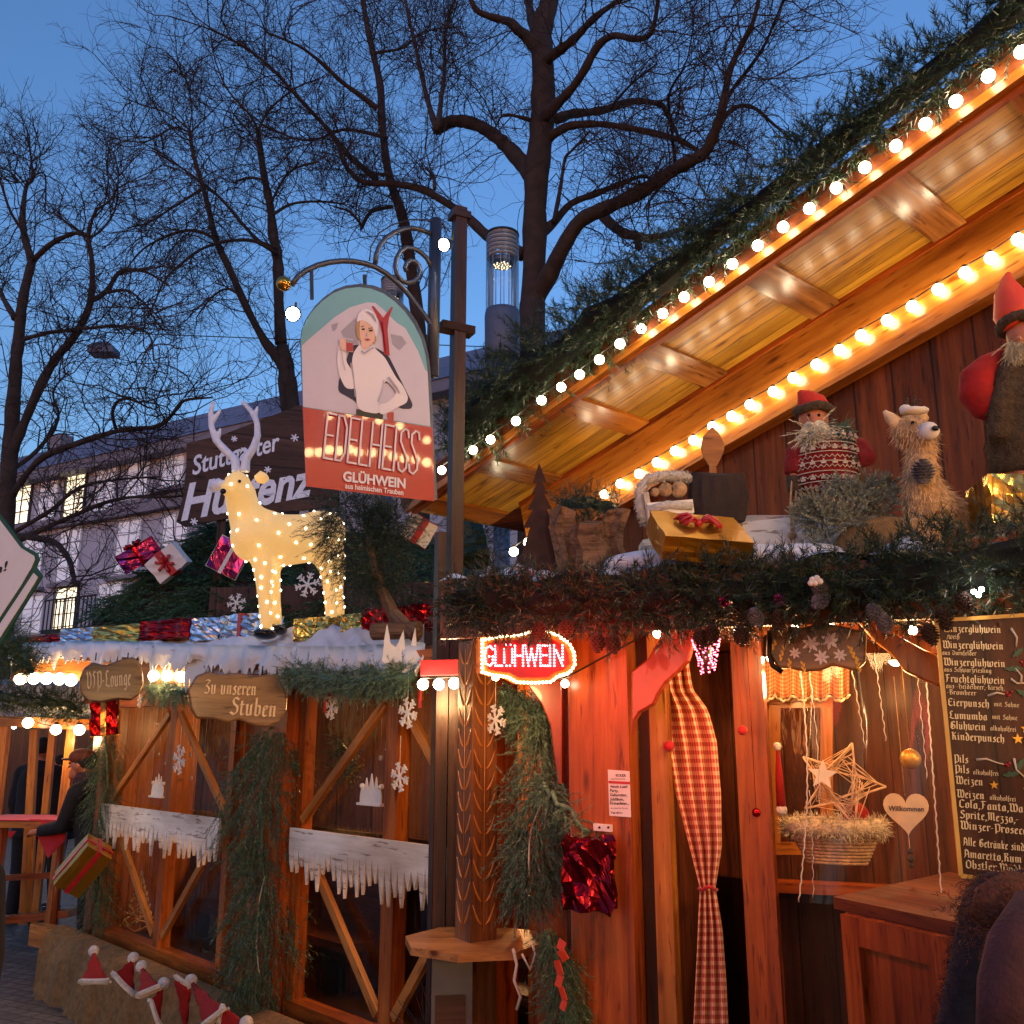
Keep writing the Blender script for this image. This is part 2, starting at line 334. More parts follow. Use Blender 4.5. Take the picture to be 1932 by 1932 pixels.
def garland(mb, P, r, count, L=.09, per=22, nlen=.022, w=.0018, sag=0, core=True, out=1.0, rv=None, mi=0, bias=None, lump=0):
    """bushy garland round the 3D path P; r radius (or radii at the path points)"""
    Q = polyline_pts(P, 200); rr = np.interp(np.linspace(0, 1, 200), np.linspace(0, 1, len(rv)), rv) if rv else np.full(200, r)
    if lump: rr = rr*(1+lump*np.interp(np.arange(200), np.arange(0, 200, 5), RNG.uniform(-1, 1, 40)))
    ix = RNG.integers(0, 199, count); p0 = Q[ix]+(Q[ix+1]-Q[ix])*RNG.random((count, 1)); ax = unit(Q[np.minimum(ix+1, 199)]-Q[ix])
    rd = unit(np.cross(ax, RNG.normal(size=(count, 3)))); q = rr[ix][:, None]*(RNG.random((count, 1))**.5)*.75
    dr = unit(rd*out+ax*RNG.normal(0, .7, (count, 1))+np.array([0, 0, -sag])+RNG.normal(0, .25, (count, 3)))
    needles(mb, p0+rd*q, dr, L*RNG.uniform(.6, 1.25, count), per, nlen, w, mi=mi, bias=bias)
    if core:
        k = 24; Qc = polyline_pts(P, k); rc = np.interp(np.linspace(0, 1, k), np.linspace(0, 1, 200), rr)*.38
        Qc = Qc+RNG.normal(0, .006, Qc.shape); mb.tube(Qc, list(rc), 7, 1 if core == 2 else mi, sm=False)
# ================================================================ materials
wood('pine_gold', '#966420', '#c6922c', '#dcae42', rough=.36, plank=.115, coat=.25, gs=.9)
wood('pine_beam', '#8a4a14', '#b06a22', '#c48034', rough=.3, coat=.4)
wood('pine_lacquer', '#6e4420', '#94602e', '#b47c40', rough=.22, coat=.7, bump=.6)
wood('oak_frame', '#6e300c', '#9c4e16', '#b86824', rough=.4, coat=.3)
wood('frame_pale', '#955a22', '#b8742e', '#cc8c44', rough=.4, coat=.3)
wood('oak_red', '#6a2c0e', '#a04a18', '#bc6226', rough=.36, coat=.35)
wood('wall_dark', '#48200c', '#6c3212', '#82421a', rough=.62, plank=.19, coat=.0)
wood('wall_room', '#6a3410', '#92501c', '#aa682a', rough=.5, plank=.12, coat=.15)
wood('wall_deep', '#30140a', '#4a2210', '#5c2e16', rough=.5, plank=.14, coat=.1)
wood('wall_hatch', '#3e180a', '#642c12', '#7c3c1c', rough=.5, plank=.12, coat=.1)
wood('wall_unlit', '#140806', '#1f0e08', '#2a140c', rough=.4, plank=.14, coat=.2)  # near-black: the gloom of the lower lounge put into the colour
wood('board_dark', '#33201a', '#4b3026', '#5b3c30', rough=.6, plank=.28, coat=0)
wood('carved', '#5a4128', '#8a6a42', '#a88454', rough=.35, coat=.5, bump=.9, gs=.8)
wood('carved_pillar', '#4e2f1a', '#6e4526', '#8a5a34', rough=.4, coat=.35)
wood('post_steelbrown', '#2e1c15', '#442a20', '#523428', rough=.4, coat=.2)
wood('tabletop', '#8a5c30', '#a9743f', '#bd8950', rough=.4, coat=.3)
wood('bark_wood', '#4a3626', '#7a5c42', '#94745a', rough=.85, coat=0, bump=1, gs=2)
wood('white_wood', '#d4ccba', '#ebe5d6', '#f4f0e6', rough=.6, coat=0, knots=False)
plain('bark', '#3a2d28', .95, var=.4, vs=6, bump=.8, bs=14)
plain('straw_beard', '#e2d8bc', .95, var=.25, vs=60)
plain('heart_wood', '#cdb694', .6, var=.15)
plain('cap_red', '#c62a18', .85, var=.2, vs=30, bump=.3, bs=80)
plain('bark_far', '#27211f', .95, var=.3, vs=5)
plain('needle', '#2c4228', .34, var=.8, vs=55)
plain('needle_frost', '#5a7860', .55, var=.6, vs=60)
plain('needle_hoar', '#8f9686', .7, var=.6, vs=60)
plain('needle_droop', '#436040', .45, var=.6, vs=50)
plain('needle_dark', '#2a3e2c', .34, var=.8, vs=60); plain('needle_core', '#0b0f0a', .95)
plain('snow_cloth', '#dcdde6', .85, var=.12, vs=9, bump=.9, bs=7, sss=0)
plain('icicle', '#e3e0da', .5, var=.07, vs=8, bump=.3, bs=20)
plain('white_paint', '#d8d5cc', .55, var=.08, vs=20)
plain('burlap', '#84653c', .95, var=.35, vs=30, bump=.7, bs=220)
plain('red_cloth', '#b3101c', .8, var=.2, vs=12, sheen=.2)
plain('red_felt', '#960c0c', .9, var=.25, vs=24, bump=.3, bs=60)
plain('white_fur', '#dcd6c8', .95, var=.2, vs=60, bump=1, bs=160)
plain('steel_blue', '#4b515e', .38, metal=.6, var=.2, vs=20)
plain('steel_dark', '#30323a', .45, metal=.5, var=.3, vs=10)
plain('lamp_base', '#565d72', .55, metal=.3, var=.1, vs=10)
plain('black_iron', '#141214', .5, metal=.4, var=.2)
plain('rust_iron', '#3a2016', .75, metal=.3, var=.4, vs=25, bump=.3, bs=60)
plain('plaster', '#a9abb8', .9, var=.1, vs=.8, bump=.1, bs=6)
plain('stone_band', '#7d7b86', .85, var=.15, vs=2)
plain('slate', '#6d6a7c', .7, var=.25, vs=2)
plain('window_frame_white', '#b8bac4', .6, var=.1)
plain('window_frame_dark', '#3a3a44', .6, var=.1)
plain('paper_white', '#dcd4cf', .6, var=.03)
plain('ink', '#141414', .7, var=0)
plain('ink_green', '#0f4a30', .6, var=.1)
plain('coat_black', '#0f0f15', .9, var=.35, vs=30, bump=.4, bs=90)
plain('coat_plum', '#3a1d26', .9, var=.3, vs=30, bump=.4, bs=90)
plain('coat_navy', '#12121e', .95, var=.35, vs=40)
plain('skin', '#b06a4c', .5, var=.1, vs=20)
plain('cap_brown', '#5f2c18', .8, var=.2)
plain('hair_dark', '#1c120d', .8, var=.4, vs=40)
plain('hair_brown', '#5b301c', .85, var=.35, vs=60, bump=.8, bs=150)
plain('straw', '#b8946a', .9, var=.45, vs=40, bump=.8, bs=90)
plain('straw_light', '#dcbc92', .9, var=.3, vs=40)
plain('beard', '#cbbd9c', .95, var=.3, vs=50, bump=.7, bs=100)
plain('fur_brown', '#4d3d2b', .95, var=.4, vs=50, bump=.9, bs=120)
plain('cone_brown', '#3d2a24', .8, var=.4, vs=40)
plain('cone_grey', '#72707a', .8, var=.4, vs=40)
plain('cable', '#1a1512', .5, var=.1)
plain('cable_warm', '#5a4428', .5, var=.1)
plain('tarp', '#9a98a2', .7, var=.15, vs=3, bump=.2, bs=5)
plain('gold_paint', '#c79a35', .4, metal=.5, var=.15)
plain('gold_leaf', '#f0d49a', .5, var=.2)
plain('brass', '#b3873c', .22, metal=.9, var=.1)
plain('box_grey', '#57504a', .6, var=.1)
plain('orange_ribbon', '#d8401a', .5, var=.1)
plain('red_ribbon', '#b81826', .35, var=.2, coat=.4)
plain('curtain_lace', '#d8c9a6', .9, var=.1)
plain('sign_sky', '#6fa9b5', .55, var=.03); plain('sign_snow', '#c3bfd0', .55, var=.03); plain('sign_snow2', '#9c98a8', .55, var=.03)
plain('sign_white', '#dcd8e0', .5, var=.02); plain('sign_red', '#a40a04', .35, var=.05, coat=.25); plain('sign_navy', '#1a1438', .5, var=.1)
plain('sign_skin', '#d8b2a0', .5, var=.03); plain('sign_hair', '#b08a50', .5, var=.1); plain('sign_olive', '#2c2a1c', .5, var=.1)
plain('sign_shade', '#b0abc0', .5, var=.03); plain('sign_lip', '#a02838', .5, var=0)
plain('menu_text', '#e0c99a', .5, var=.05)
plain('menu_gold', '#c79a45', .45, var=.1)
plain('holly', '#1c4a30', .5, var=.2); plain('berry', '#a81822', .35, var=.1); plain('twig_white', '#c8b8a0', .7, var=.2)
plain('bracket_wood_red', '#8c2c10', .35, var=.3, vs=9, coat=.4)
plain('pvc_glint', '#cfc6ba', .15, var=.1)  # pale colour for glints drawn on the clear sheet
plain('knit_red', '#8a1a1c', .95, var=.3, vs=60, bump=.8, bs=200)
plain('knit_white', '#c9b9a4', .95, var=.2, vs=60)
plain('nose_white', '#d8d0c8', .8, var=.1); plain('black_gloss', '#0a0808', .2, var=0)
foil('foil_red', '#a8141c'); foil('foil_silver', '#c8c8d4'); foil('foil_gold', '#c8a85a'); foil('foil_dark_red', '#6a0c1c', .22, 14, 1.0); foil('foil_pink', '#a83878'); foil('foil_gold_flat', '#c8922c', .34, 5, .35)
glow('bulb_warm', (1, .80, .50), 18, '#fff0d8'); glow('bulb_soft', (1, .78, .48), 9, '#fff0d8'); glow('bulb_lane', (1, .66, .30), 60, '#fff0d8'); glow('bulb_cool', (1, .92, .8), 40); glow('led_pink', (1, .30, .36), 7, '#ff90a0'); glow('led_yellow', (1, .74, .38), 9)
glow('spot_white', (1, .93, .8), 30); glow('window_lit', (1, .80, .48), .8); glow('window_dim', (.5, .56, .75), .07); glow('led_red', (1, .08, .14), 8, '#ff3040')
glow('deer_led', (1, .88, .66), 6)
glow('far_bulb', (1, .85, .65), 12)
m, t, b, o = newmat('acrylic'); b.inputs['Base Color'].default_value = lin('#e6c88c'); b.inputs['Roughness'].default_value = .35; b.inputs['Subsurface Weight'].default_value = .3; b.inputs['Subsurface Radius'].default_value = (.05, .04, .02)
tc = N(t, 'ShaderNodeTexCoord'); vo = N(t, 'ShaderNodeTexVoronoi'); vo.inputs['Scale'].default_value = 70; t.links.new(tc.outputs['Object'], vo.inputs['Vector']); bp = N(t, 'ShaderNodeBump'); bp.inputs['Strength'].default_value = .5; bp.inputs['Distance'].default_value = .004
t.links.new(vo.outputs[0], bp.inputs['Height']); t.links.new(bp.outputs[0], b.inputs['Normal']); b.inputs['Emission Color'].default_value = lin('#f2b965'); b.inputs['Emission Strength'].default_value = .25
plain('acrylic_white', '#e6e8f6', .4, var=.12, vs=40, bump=.5, bs=80)
glass('pane', (.93, .9, .85), .03, .9, .25); glass('lamp_glass', (.97, .98, 1), .08, .8); glass('pvc', (.97, .94, .90), .10, .5, .05); glass('pane_far', (1, 1, 1))
gingham('gingham', '#f0c8a0', '#b42a10', .030); gingham('gingham_fine', '#d8b080', '#c05a1c', .018)
# cobbles
m, t, b, o = newmat('cobbles'); tc = N(t, 'ShaderNodeTexCoord'); mp = N(t, 'ShaderNodeMapping'); mp.inputs['Rotation'].default_value = (0, 0, R(28)); t.links.new(tc.outputs['Object'], mp.inputs[0])
br = N(t, 'ShaderNodeTexBrick'); br.inputs['Scale'].default_value = 8.5; br.inputs['Mortar Size'].default_value = .06; br.inputs['Mortar Smooth'].default_value = .6; br.inputs['Brick Width'].default_value = 1; br.inputs['Row Height'].default_value = .9; br.inputs['Bias'].default_value = -.2
br.inputs['Color1'].default_value = (.11, .085, .075, 1); br.inputs['Color2'].default_value = (.19, .15, .13, 1); br.inputs['Mortar'].default_value = (.012, .01, .01, 1)
nz = N(t, 'ShaderNodeTexNoise'); nz.inputs['Scale'].default_value = 3; mxv = N(t, 'ShaderNodeMix', data_type='VECTOR'); mxv.inputs[0].default_value = .03
t.links.new(mp.outputs[0], nz.inputs['Vector']); t.links.new(mp.outputs[0], mxv.inputs[4]); t.links.new(nz.outputs[1], mxv.inputs[5]); t.links.new(mxv.outputs[1], br.inputs['Vector'])
t.links.new(br.outputs[0], b.inputs['Base Color']); iv = N(t, 'ShaderNodeMath', operation='SUBTRACT'); iv.inputs[0].default_value = 1; t.links.new(br.outputs[1], iv.inputs[1])
n2 = N(t, 'ShaderNodeTexNoise'); n2.inputs['Scale'].default_value = 40; t.links.new(tc.outputs['Object'], n2.inputs['Vector']); a2 = N(t, 'ShaderNodeMath', operation='MULTIPLY_ADD'); a2.inputs[1].default_value = .25; t.links.new(n2.outputs[0], a2.inputs[0]); t.links.new(iv.outputs[0], a2.inputs[2])
bp = N(t, 'ShaderNodeBump'); bp.inputs['Strength'].default_value = 1; bp.inputs['Distance'].default_value = .05; t.links.new(a2.outputs[0], bp.inputs['Height']); t.links.new(bp.outputs[0], b.inputs['Normal']); b.inputs['Roughness'].default_value = .42

# ================================================================ ground
mb = MB(); mb.quad((-400, -100, 0), (400, -100, 0), (400, 600, 0), (-400, 600, 0)); gnd = mb.build('ground', 'cobbles'); tag(gnd, kind='structure')

# ================================================================ town house behind (pale plaster)
NB = Vector((.5, .866, 0)); BD = Vector((-.866, .5, 0)); B0 = at(300, 1100, 30); KB = NB.dot(B0)
def B(u, v, off=0): return onp(u, v, NB, KB-off)
def bs(p): return (p-B0).dot(BD)
def bp_(s, z, off=0): q = B0+BD*s; return Vector((q.x-NB.x*off, q.y-NB.y*off, z))
house = thing('town_house', (B0.x, B0.y, 0), 'pale plastered town house with grey slate roof behind the bare trees', 'building')
zE = B(200, 868).z; zC = B(200, 968).z; s0, s1 = bs(B(-120, 1000)), bs(B(905, 1000))
s0 = max(s0, 6); 
def slab(name, mat, sa, sb, za, zb, oa, ob, parent=None, mb=None):
    m_ = mb or MB(); V = [bp_(s, z, o_) for z in (za, zb) for s, o_ in ((sa, ob), (sb, ob), (sb, oa), (sa, oa))]
    m_.add(V, [(0, 3, 2, 1), (4, 5, 6, 7), (0, 1, 5, 4), (1, 2, 6, 5), (2, 3, 7, 6), (3, 0, 4, 7)])
    if mb is None: return m_.build(name, mat, parent or house)
sl, sr = s0+3, s1-6
slab('wall', 'plaster', sl, sr, 0, zE-.35, -8, 0)
slab('cornice', 'stone_band', sl+.2, sr-.2, zE-.35, zE, -8, .5)
slab('string_course', 'stone_band', sl+.1, sr-.1, zC-.28, zC+.02, .005, .3)
slab('string_course', 'stone_band', sl+.1, sr-.1, zC-4.1, zC-3.95, .005, .12)
mb = MB(); rz = zE+2.9
V = [bp_(sl+.3, zE, .55), bp_(sr-.3, zE, .55), bp_(sr-.3, rz, -4), bp_(sl+.3, rz, -4), bp_(sr-.3, zE+.02, -8.2), bp_(sl+.3, zE+.02, -8.2)]
mb.add(V, [(0, 1, 2, 3), (3, 2, 4, 5), (0, 3, 5), (1, 4, 2), (0, 5, 4, 1)]); roof = mb.build('roof', 'slate', house)
mb = MB()
for k in (12.5,):
    slab('chimney', 'stone_band', k, k-.9, rz-.9, rz+.55, -4.4, -3.8, mb=mb)
mb.build('chimney', 'stone_band', roof)
def window(u, v, w, h, lit):
    c = B(u, v, .0); s, z = bs(c), c.z; wf = []
    m1 = MB(); t_ = .09
    for a, b_, e, f in ((-w/2-t_, -w/2, -h/2-t_, h/2+t_), (w/2, w/2+t_, -h/2-t_, h/2+t_), (-w/2, w/2, h/2, h/2+t_), (-w/2, w/2, -h/2-t_, -h/2)):
        slab('', '', s+a, s+b_, z+e, z+f, -.02, .07, mb=m1)
    slab('', '', s-.02, s+.02, z-h/2, z+h/2, .0, .04, mb=m1)
    for q in (-.5, 0, .5):
        slab('', '', s-w/2, s-.02, z+h/2*q-.015, z+h/2*q+.015, .0, .035, mb=m1); slab('', '', s+.02, s+w/2, z+h/2*q-.015, z+h/2*q+.015, .0, .035, mb=m1)
    fo = m1.build('window', 'window_frame_white' if not lit else 'window_frame_dark', house)
    m2 = MB(); slab('', '', s-w/2, s+w/2, z-h/2, z+h/2, .002, .008, mb=m2); m2.build('pane', 'window_lit' if lit else 'window_dim', fo)
    m3 = MB(); slab('', '', s-w/2-.25, s+w/2+.25, z-h/2-t_-.14, z-h/2-t_-.003, .002, .2, mb=m3); m3.build('sill', 'stone_band', fo)
for u, v, lit in ((-5, 950, 1), (42, 944, 1), (92, 936, 0), (143, 928, 1), (200, 917, 0), (262, 893, 0), (328, 880, 0), (395, 866, 1), (470, 852, 0), (548, 838, 1), (640, 812, 1), (740, 790, 0),
                  (-2, 1070, 0), (62, 1060, 0), (131, 1047, 0), (242, 1032, 0), (330, 1020, 0), (420, 1000, 0), (60, 1172, 0), (123, 1158, 1), (205, 1150, 0)):
    window(u, v, 1.15 if v > 1000 else 1.05, 1.75 if v > 880 else 1.3, lit)
# small balcony with railing
mb = MB(); c = B(170, 1190, .0); s, z = bs(c), c.z
slab('', '', s-1.3, s+1.3, z-.12, z, .003, .9, mb=mb)
for i in range(14): slab('', '', s-1.3+i*.195, s-1.27+i*.195, z, z+.95, .85, .88, mb=mb)
slab('', '', s-1.3, s+1.3, z+.95, z+1.0, .84, .89, mb=mb); mb.build('balcony', 'black_iron', house)
NOTREE = False
# ================================================================ trees
def vtubes(mb, PT, r0, r1, sides=3, mi=0):
    """PT (N,K,3) polylines -> open tapered tubes"""
    n, K, _ = PT.shape
    if n == 0: return
    d = unit(np.gradient(PT, axis=1)); ref = np.broadcast_to(np.array([.31, .77, .55]), (n, K, 3)); h = unit(np.cross(d, ref)); k = np.cross(d, h)
    rad = (np.asarray(r0)[:, None]*(1-np.linspace(0, 1, K))+np.asarray(r1)[:, None]*np.linspace(0, 1, K))[..., None]
    V = np.stack([PT+(h*math.cos(2*math.pi*i/sides)+k*math.sin(2*math.pi*i/sides))*rad for i in range(sides)], axis=2).reshape(-1, 3)
    b = (np.arange(n)[:, None]*K+np.arange(K-1)[None, :]).reshape(-1, 1)*sides
    F = np.concatenate([b+[i, (i+1) % sides, sides+(i+1) % sides, sides+i] for i in range(sides)]); mb.add(V, F, None, mi, True)
def twig_level(mb, P0, D0, L, r0, K, wob, lift, tip=.45):
    n = len(P0); d = unit(D0); P = [P0]; st = (L/(K-1))[:, None]; cv = RNG.normal(0, wob, (n, 3))
    for i in range(K-1):
        d = unit(d+cv/(K-1)+RNG.normal(0, wob*.28, (n, 3))+np.array([0, 0, lift])/(K-1)*(i+.5)/K*2); P.append(P[-1]+d*st)
    PT = np.stack(P, 1); vtubes(mb, PT, r0, r0*tip); return PT
def spawn(PT, m, lo=.15):
    n, K, _ = PT.shape; i = RNG.integers(0, n, m); t = RNG.uniform(lo, .999, m)*(K-1); j = t.astype(int); f = (t-j)[:, None]
    p = PT[i, j]*(1-f)+PT[i, j+1]*f; ax = unit(PT[i, j+1]-PT[i, j]); s = unit(np.cross(ax, RNG.normal(size=(m, 3)))); a = np.radians(RNG.uniform(28, 70, m))[:, None]
    return p, ax*np.cos(a)+s*np.sin(a), i, t/(K-1)
def limb3d(pts, y0, y1=None):
    """pixel polyline with pixel widths -> 3D points with radii; y0..y1 depth along it"""
    n = len(pts); y1 = y0 if y1 is None else y1; P, Rr = [], []
    for i, (u, v, w) in enumerate(pts):
        y = y0+(y1-y0)*i/max(1, n-1); P.append(at(u, v, y)); Rr.append(w*.5*y/FPX*1.0)
    return P, Rr
def smooth(P, Rr, m=4):
    Q, S = [], []; n = len(P)
    for i in range(n-1):
        p0, p1, p2, p3 = P[max(i-1, 0)], P[i], P[i+1], P[min(i+2, n-1)]
        for k in range(m):
            t = k/m; Q.append(.5*((2*p1)+(p2-p0)*t+(2*p0-5*p1+4*p2-p3)*t*t+(3*p1-p0-3*p2+p3)*t**3)); S.append(Rr[i]*(1-t)+Rr[i+1]*t)
    Q.append(P[-1]); S.append(Rr[-1]); return Q, S
def tree(name, label, trunk, limbs, y, n1, n2, n3, L1, mat='bark', tw=.0062, lift=.25, lens=None):
    """trunk: pixel polyline from the top down to the ground; limbs: list of (pixel polyline, end depth offset)"""
    g = Vector(trunk[0][1]) if False else None
    P, Rr = limb3d(trunk, y); foot = Vector((P[0].x, P[0].y, 0)); root = thing(name, foot, label, 'tree', 'bare winter trees over the market')
    P = [foot]+P; Rr = [Rr[0]*1.25]+Rr; P, Rr = smooth(P, Rr)
    jit = [Vector(RNG.normal(0, .03*Rr[i], 3)) if i else Vector() for i in range(len(P))]
    mb = MB(); mb.tube([p+j for p, j in zip(P, jit)], [r*(1+.10*random.uniform(-1, 1)) for r in Rr], 14); mb.build('trunk', mat, root)
    lb = MB(); allp = []; wts = []
    for pts, dy in limbs:
        Q, S = limb3d(pts, y, y+dy); Q, S = smooth(Q, S); lb.tube(Q, [s_*(1+.13*random.uniform(-1, 1)) for s_ in S], 8)
        A = np.array([list(q) for q in Q]); allp.append(polyline_pts(A, 12)); wts.append(np.linalg.norm(np.diff(A, axis=0), axis=1).sum())
    Pt = np.array([list(p) for p in P[len(P)//3:]]); allp.append(polyline_pts(Pt, 12)); wts.append(wts[0]*.5)
    lb.build('limbs', mat, root)
    A = np.stack(allp); wts = np.array(wts); cnt = np.maximum(1, (n1*wts/wts.sum()).astype(int))
    P0, D0 = [], []
    for i, c in enumerate(cnt):
        p, d, _, _ = spawn(A[i:i+1], c, .22); P0.append(p); D0.append(d)
    P0 = np.concatenate(P0); D0 = np.concatenate(D0); m = len(P0); D0 = unit(D0+np.array([0, -.15, .18]))
    tb = MB(); l1 = L1*RNG.uniform(.45, 1.1, m); T1 = twig_level(tb, P0, D0, l1, np.full(m, tw*2.3)*RNG.uniform(.7, 1.5, m), 9, .9, lift)
    p, d, i, t = spawn(T1, n2); l2 = L1*.5*RNG.uniform(.4, 1.1, n2)*(1.15-.5*t); T2 = twig_level(tb, p, d, l2, np.full(n2, tw*1.35), 7, .9, lift)
    p, d, i, t = spawn(T2, n3, .1); l3 = L1*.26*RNG.uniform(.4, 1.3, n3); twig_level(tb, p, d, l3, np.full(n3, tw*.85), 5, .8, lift*.8)
    tag(tb.build('twigs', mat, root), 'fine bare twigs'); return root
A_ = [
 ([(1006, 335, 40), (985, 308, 36), (955, 275, 30), (928, 252, 28), (895, 234, 27), (862, 228, 26), (840, 234, 26), (822, 246, 22)], 1.2),
 ([(824, 244, 15), (815, 217, 13), (801, 167, 11), (785, 93, 9), (768, 17, 7), (758, -40, 4)], 1.5),
 ([(826, 240, 12), (832, 190, 10), (838, 140, 9), (842, 50, 6), (858, 0, 4)], .6),
 ([(1016, 95, 30), (992, 68, 26), (978, 58, 22), (962, 42, 20), (928, 32, 17), (898, 18, 14), (882, -20, 10)], -.6),
 ([(1012, 60, 30), (1000, 20, 20), (990, -40, 16)], .8),
 ([(1024, 125, 30), (1038, 108, 26), (1060, 92, 22), (1085, 72, 19), (1112, 43, 16), (1139, 20, 13), (1185, -10, 9)], -1.2),
 ([(1020, 235, 30), (1034, 214, 26), (1055, 192, 22), (1078, 168, 21), (1102, 133, 19), (1128, 87, 17), (1158, 67, 16), (1195, 73, 14), (1228, 63, 11), (1242, 0, 8), (1246, -40, 6)], -2.5),
 ([(1050, 225, 22), (1078, 215, 20), (1110, 212, 19), (1145, 206, 17), (1195, 191, 15), (1245, 197, 12), (1258, 214, 10), (1275, 247, 8), (1290, 280, 5)], 1.8),
 ([(1025, 268, 24), (1050, 250, 19), (1078, 237, 17), (1128, 234, 15), (1178, 240, 14), (1245, 254, 14), (1290, 268, 12), (1340, 300, 8)], -1.0),
 ([(1010, 560, 42), (1038, 515, 36), (1062, 467, 32), (1095, 417, 30), (1145, 392, 28), (1212, 360, 30), (1262, 327, 29), (1290, 310, 28), (1330, 287, 25), (1350, 245, 22), (1364, 200, 18), (1377, 133, 15), (1400, 83, 13), (1420, 43, 11), (1436, -20, 8)], -3.5),
 ([(1352, 240, 15), (1375, 212, 12), (1397, 200, 10), (1425, 205, 8), (1460, 235, 6), (1500, 270, 4)], -.8),
 ([(1360, 205, 10), (1385, 165, 9), (1420, 120, 8), (1445, 80, 7), (1470, 20, 6), (1490, -20, 4)], -3),
 ([(1130, 392, 26), (1145, 415, 24), (1170, 436, 22), (1200, 446, 20), (1238, 448, 15), (1290, 430, 8)], -1.2),
 ([(1200, 440, 12), (1205, 467, 15)], -.8), ([(1290, 430, 8), (1330, 420, 6), (1380, 380, 4)], -2),
 ([(1020, 440, 24), (1045, 420, 19), (1078, 384, 15), (1128, 364, 13), (1178, 344, 11), (1215, 333, 7), (1250, 350, 5)], .8),
 ([(1275, 320, 9), (1268, 250, 7), (1262, 180, 6), (1290, 130, 4)], -2), ([(1270, 330, 8), (1240, 360, 6), (1215, 395, 4)], -1.5),
 ([(985, 480, 30), (950, 462, 24), (918, 444, 21), (878, 407, 19), (828, 374, 17), (795, 357, 16), (745, 347, 14), (688, 344, 12), (661, 324, 11), (645, 298, 9), (640, 270, 6)], 2.0),
 ([(1045, 420, 10), (1058, 350, 8), (1066, 300, 7), (1078, 285, 6), (1100, 262, 5), (1114, 246, 4)], -.3),
 ([(1010, 230, 12), (985, 222, 8), (950, 217, 5), (935, 240, 3)], -.5),
 ([(820, 356, 9), (818, 332, 7), (804, 318, 5)], 1), ([(1150, 205, 7), (1190, 160, 5), (1240, 120, 4)], -1),
]
if not NOTREE: tree('big_bare_tree', 'huge dark bare tree with a thick trunk rising behind the glass street lamp', [(1004, 640, 56), (1005, 600, 52), (1008, 467, 50), (1012, 334, 52), (1022, 234, 50), (1025, 133, 52), (1020, 67, 50), (1036, 0, 42), (1040, -60, 36), (1045, -200, 20)], A_, 13.0, 400, 2500, 6200, 1.95, tw=.0040)
B_ = [
 ([(745, 367, 20), (731, 317, 18), (721, 234, 16), (718, 167, 15), (708, 117, 14), (695, 60, 13), (683, -10, 11), (676, -60, 8)], 1),
 ([(712, 205, 14), (680, 180, 12), (645, 155, 10), (617, 128, 9), (590, 105, 8), (560, 85, 6), (500, 60, 4)], -1),
 ([(712, 340, 15), (668, 302, 13), (645, 278, 12), (615, 240, 10), (584, 207, 9), (550, 170, 8), (517, 133, 7), (467, 93, 6), (400, 57, 4), (317, 30, 2.5)], -2),
 ([(730, 260, 9), (690, 250, 8), (645, 245, 7), (600, 262, 5), (560, 262, 4), (500, 240, 3)], 1.5), ([(705, 100, 7), (760, 90, 6), (800, 60, 4), (870, 50, 3)], .5),
 ([(740, 390, 9), (700, 400, 8), (682, 430, 7), (682, 425, 6), (660, 400, 5), (630, 390, 4)], -1), ([(735, 330, 8), (700, 325, 7), (660, 300, 6), (645, 270, 5)], 1),
]
if not NOTREE: tree('bare_tree', 'slender dark bare tree rising behind the scroll bracket of the wine sign', [(800, 740, 30), (790, 620, 27), (775, 500, 25), (761, 417, 23), (745, 367, 21)], B_, 15.5, 170, 1200, 3000, 1.85, tw=.0042)
C_ = [
 ([(530, 648, 26), (526, 570, 23), (524, 490, 22), (515, 440, 20), (510, 390, 17), (500, 340, 15), (492, 290, 13), (487, 243, 11)], .5),
 ([(487, 245, 6), (470, 215, 5), (430, 170, 4), (405, 110, 3), (398, 60, 2.5)], -1), ([(487, 245, 6), (510, 205, 5), (560, 165, 4), (600, 150, 3)], 1), ([(492, 290, 5), (470, 250, 4), (440, 215, 3)], .4),
 ([(540, 705, 24), (520, 672, 20), (500, 645, 17), (467, 584, 16), (434, 510, 15), (407, 450, 13), (387, 367, 11), (367, 300, 9), (357, 245, 8)], -.8),
 ([(358, 250, 5), (330, 240, 4), (300, 255, 4), (270, 268, 3), (215, 262, 2)], -1), ([(357, 245, 4), (320, 215, 3.5), (275, 200, 3), (232, 185, 2)], .6), ([(358, 243, 4), (362, 200, 3), (350, 150, 2), (318, 125, 2)], .8), ([(360, 250, 4), (385, 225, 3), (420, 190, 2)], 1),
 ([(520, 468, 10), (490, 456, 8), (460, 425, 7), (434, 394, 7), (410, 368, 6), (387, 350, 6), (340, 315, 5), (290, 285, 3)], 1.2),
 ([(524, 480, 9), (480, 455, 8), (430, 455, 7), (380, 470, 6), (340, 500, 5), (310, 530, 4), (280, 600, 3)], -1.5), ([(388, 352, 7), (360, 370, 6), (320, 395, 5), (280, 420, 4), (240, 430, 3)], -1),
 ([(515, 405, 7), (550, 385, 6), (600, 380, 5), (650, 385, 4)], 1), ([(510, 385, 6), (545, 325, 5), (600, 305, 4)], -.5), ([(405, 450, 8), (370, 435, 7), (330, 440, 6), (270, 470, 4), (230, 520, 3)], 1), ([(500, 340, 6), (470, 335, 5), (440, 345, 4)], .5),
 ([(455, 560, 7), (430, 545, 5), (400, 560, 4), (370, 600, 3)], 1),
]
if not NOTREE: tree('pollarded_tree', 'bare pollarded tree with knobbly limb ends, left of the arched wine sign', [(552, 900, 34), (545, 745, 36), (540, 700, 34), (532, 655, 28)], C_, 14.2, 290, 1800, 4500, 1.5, tw=.0039)
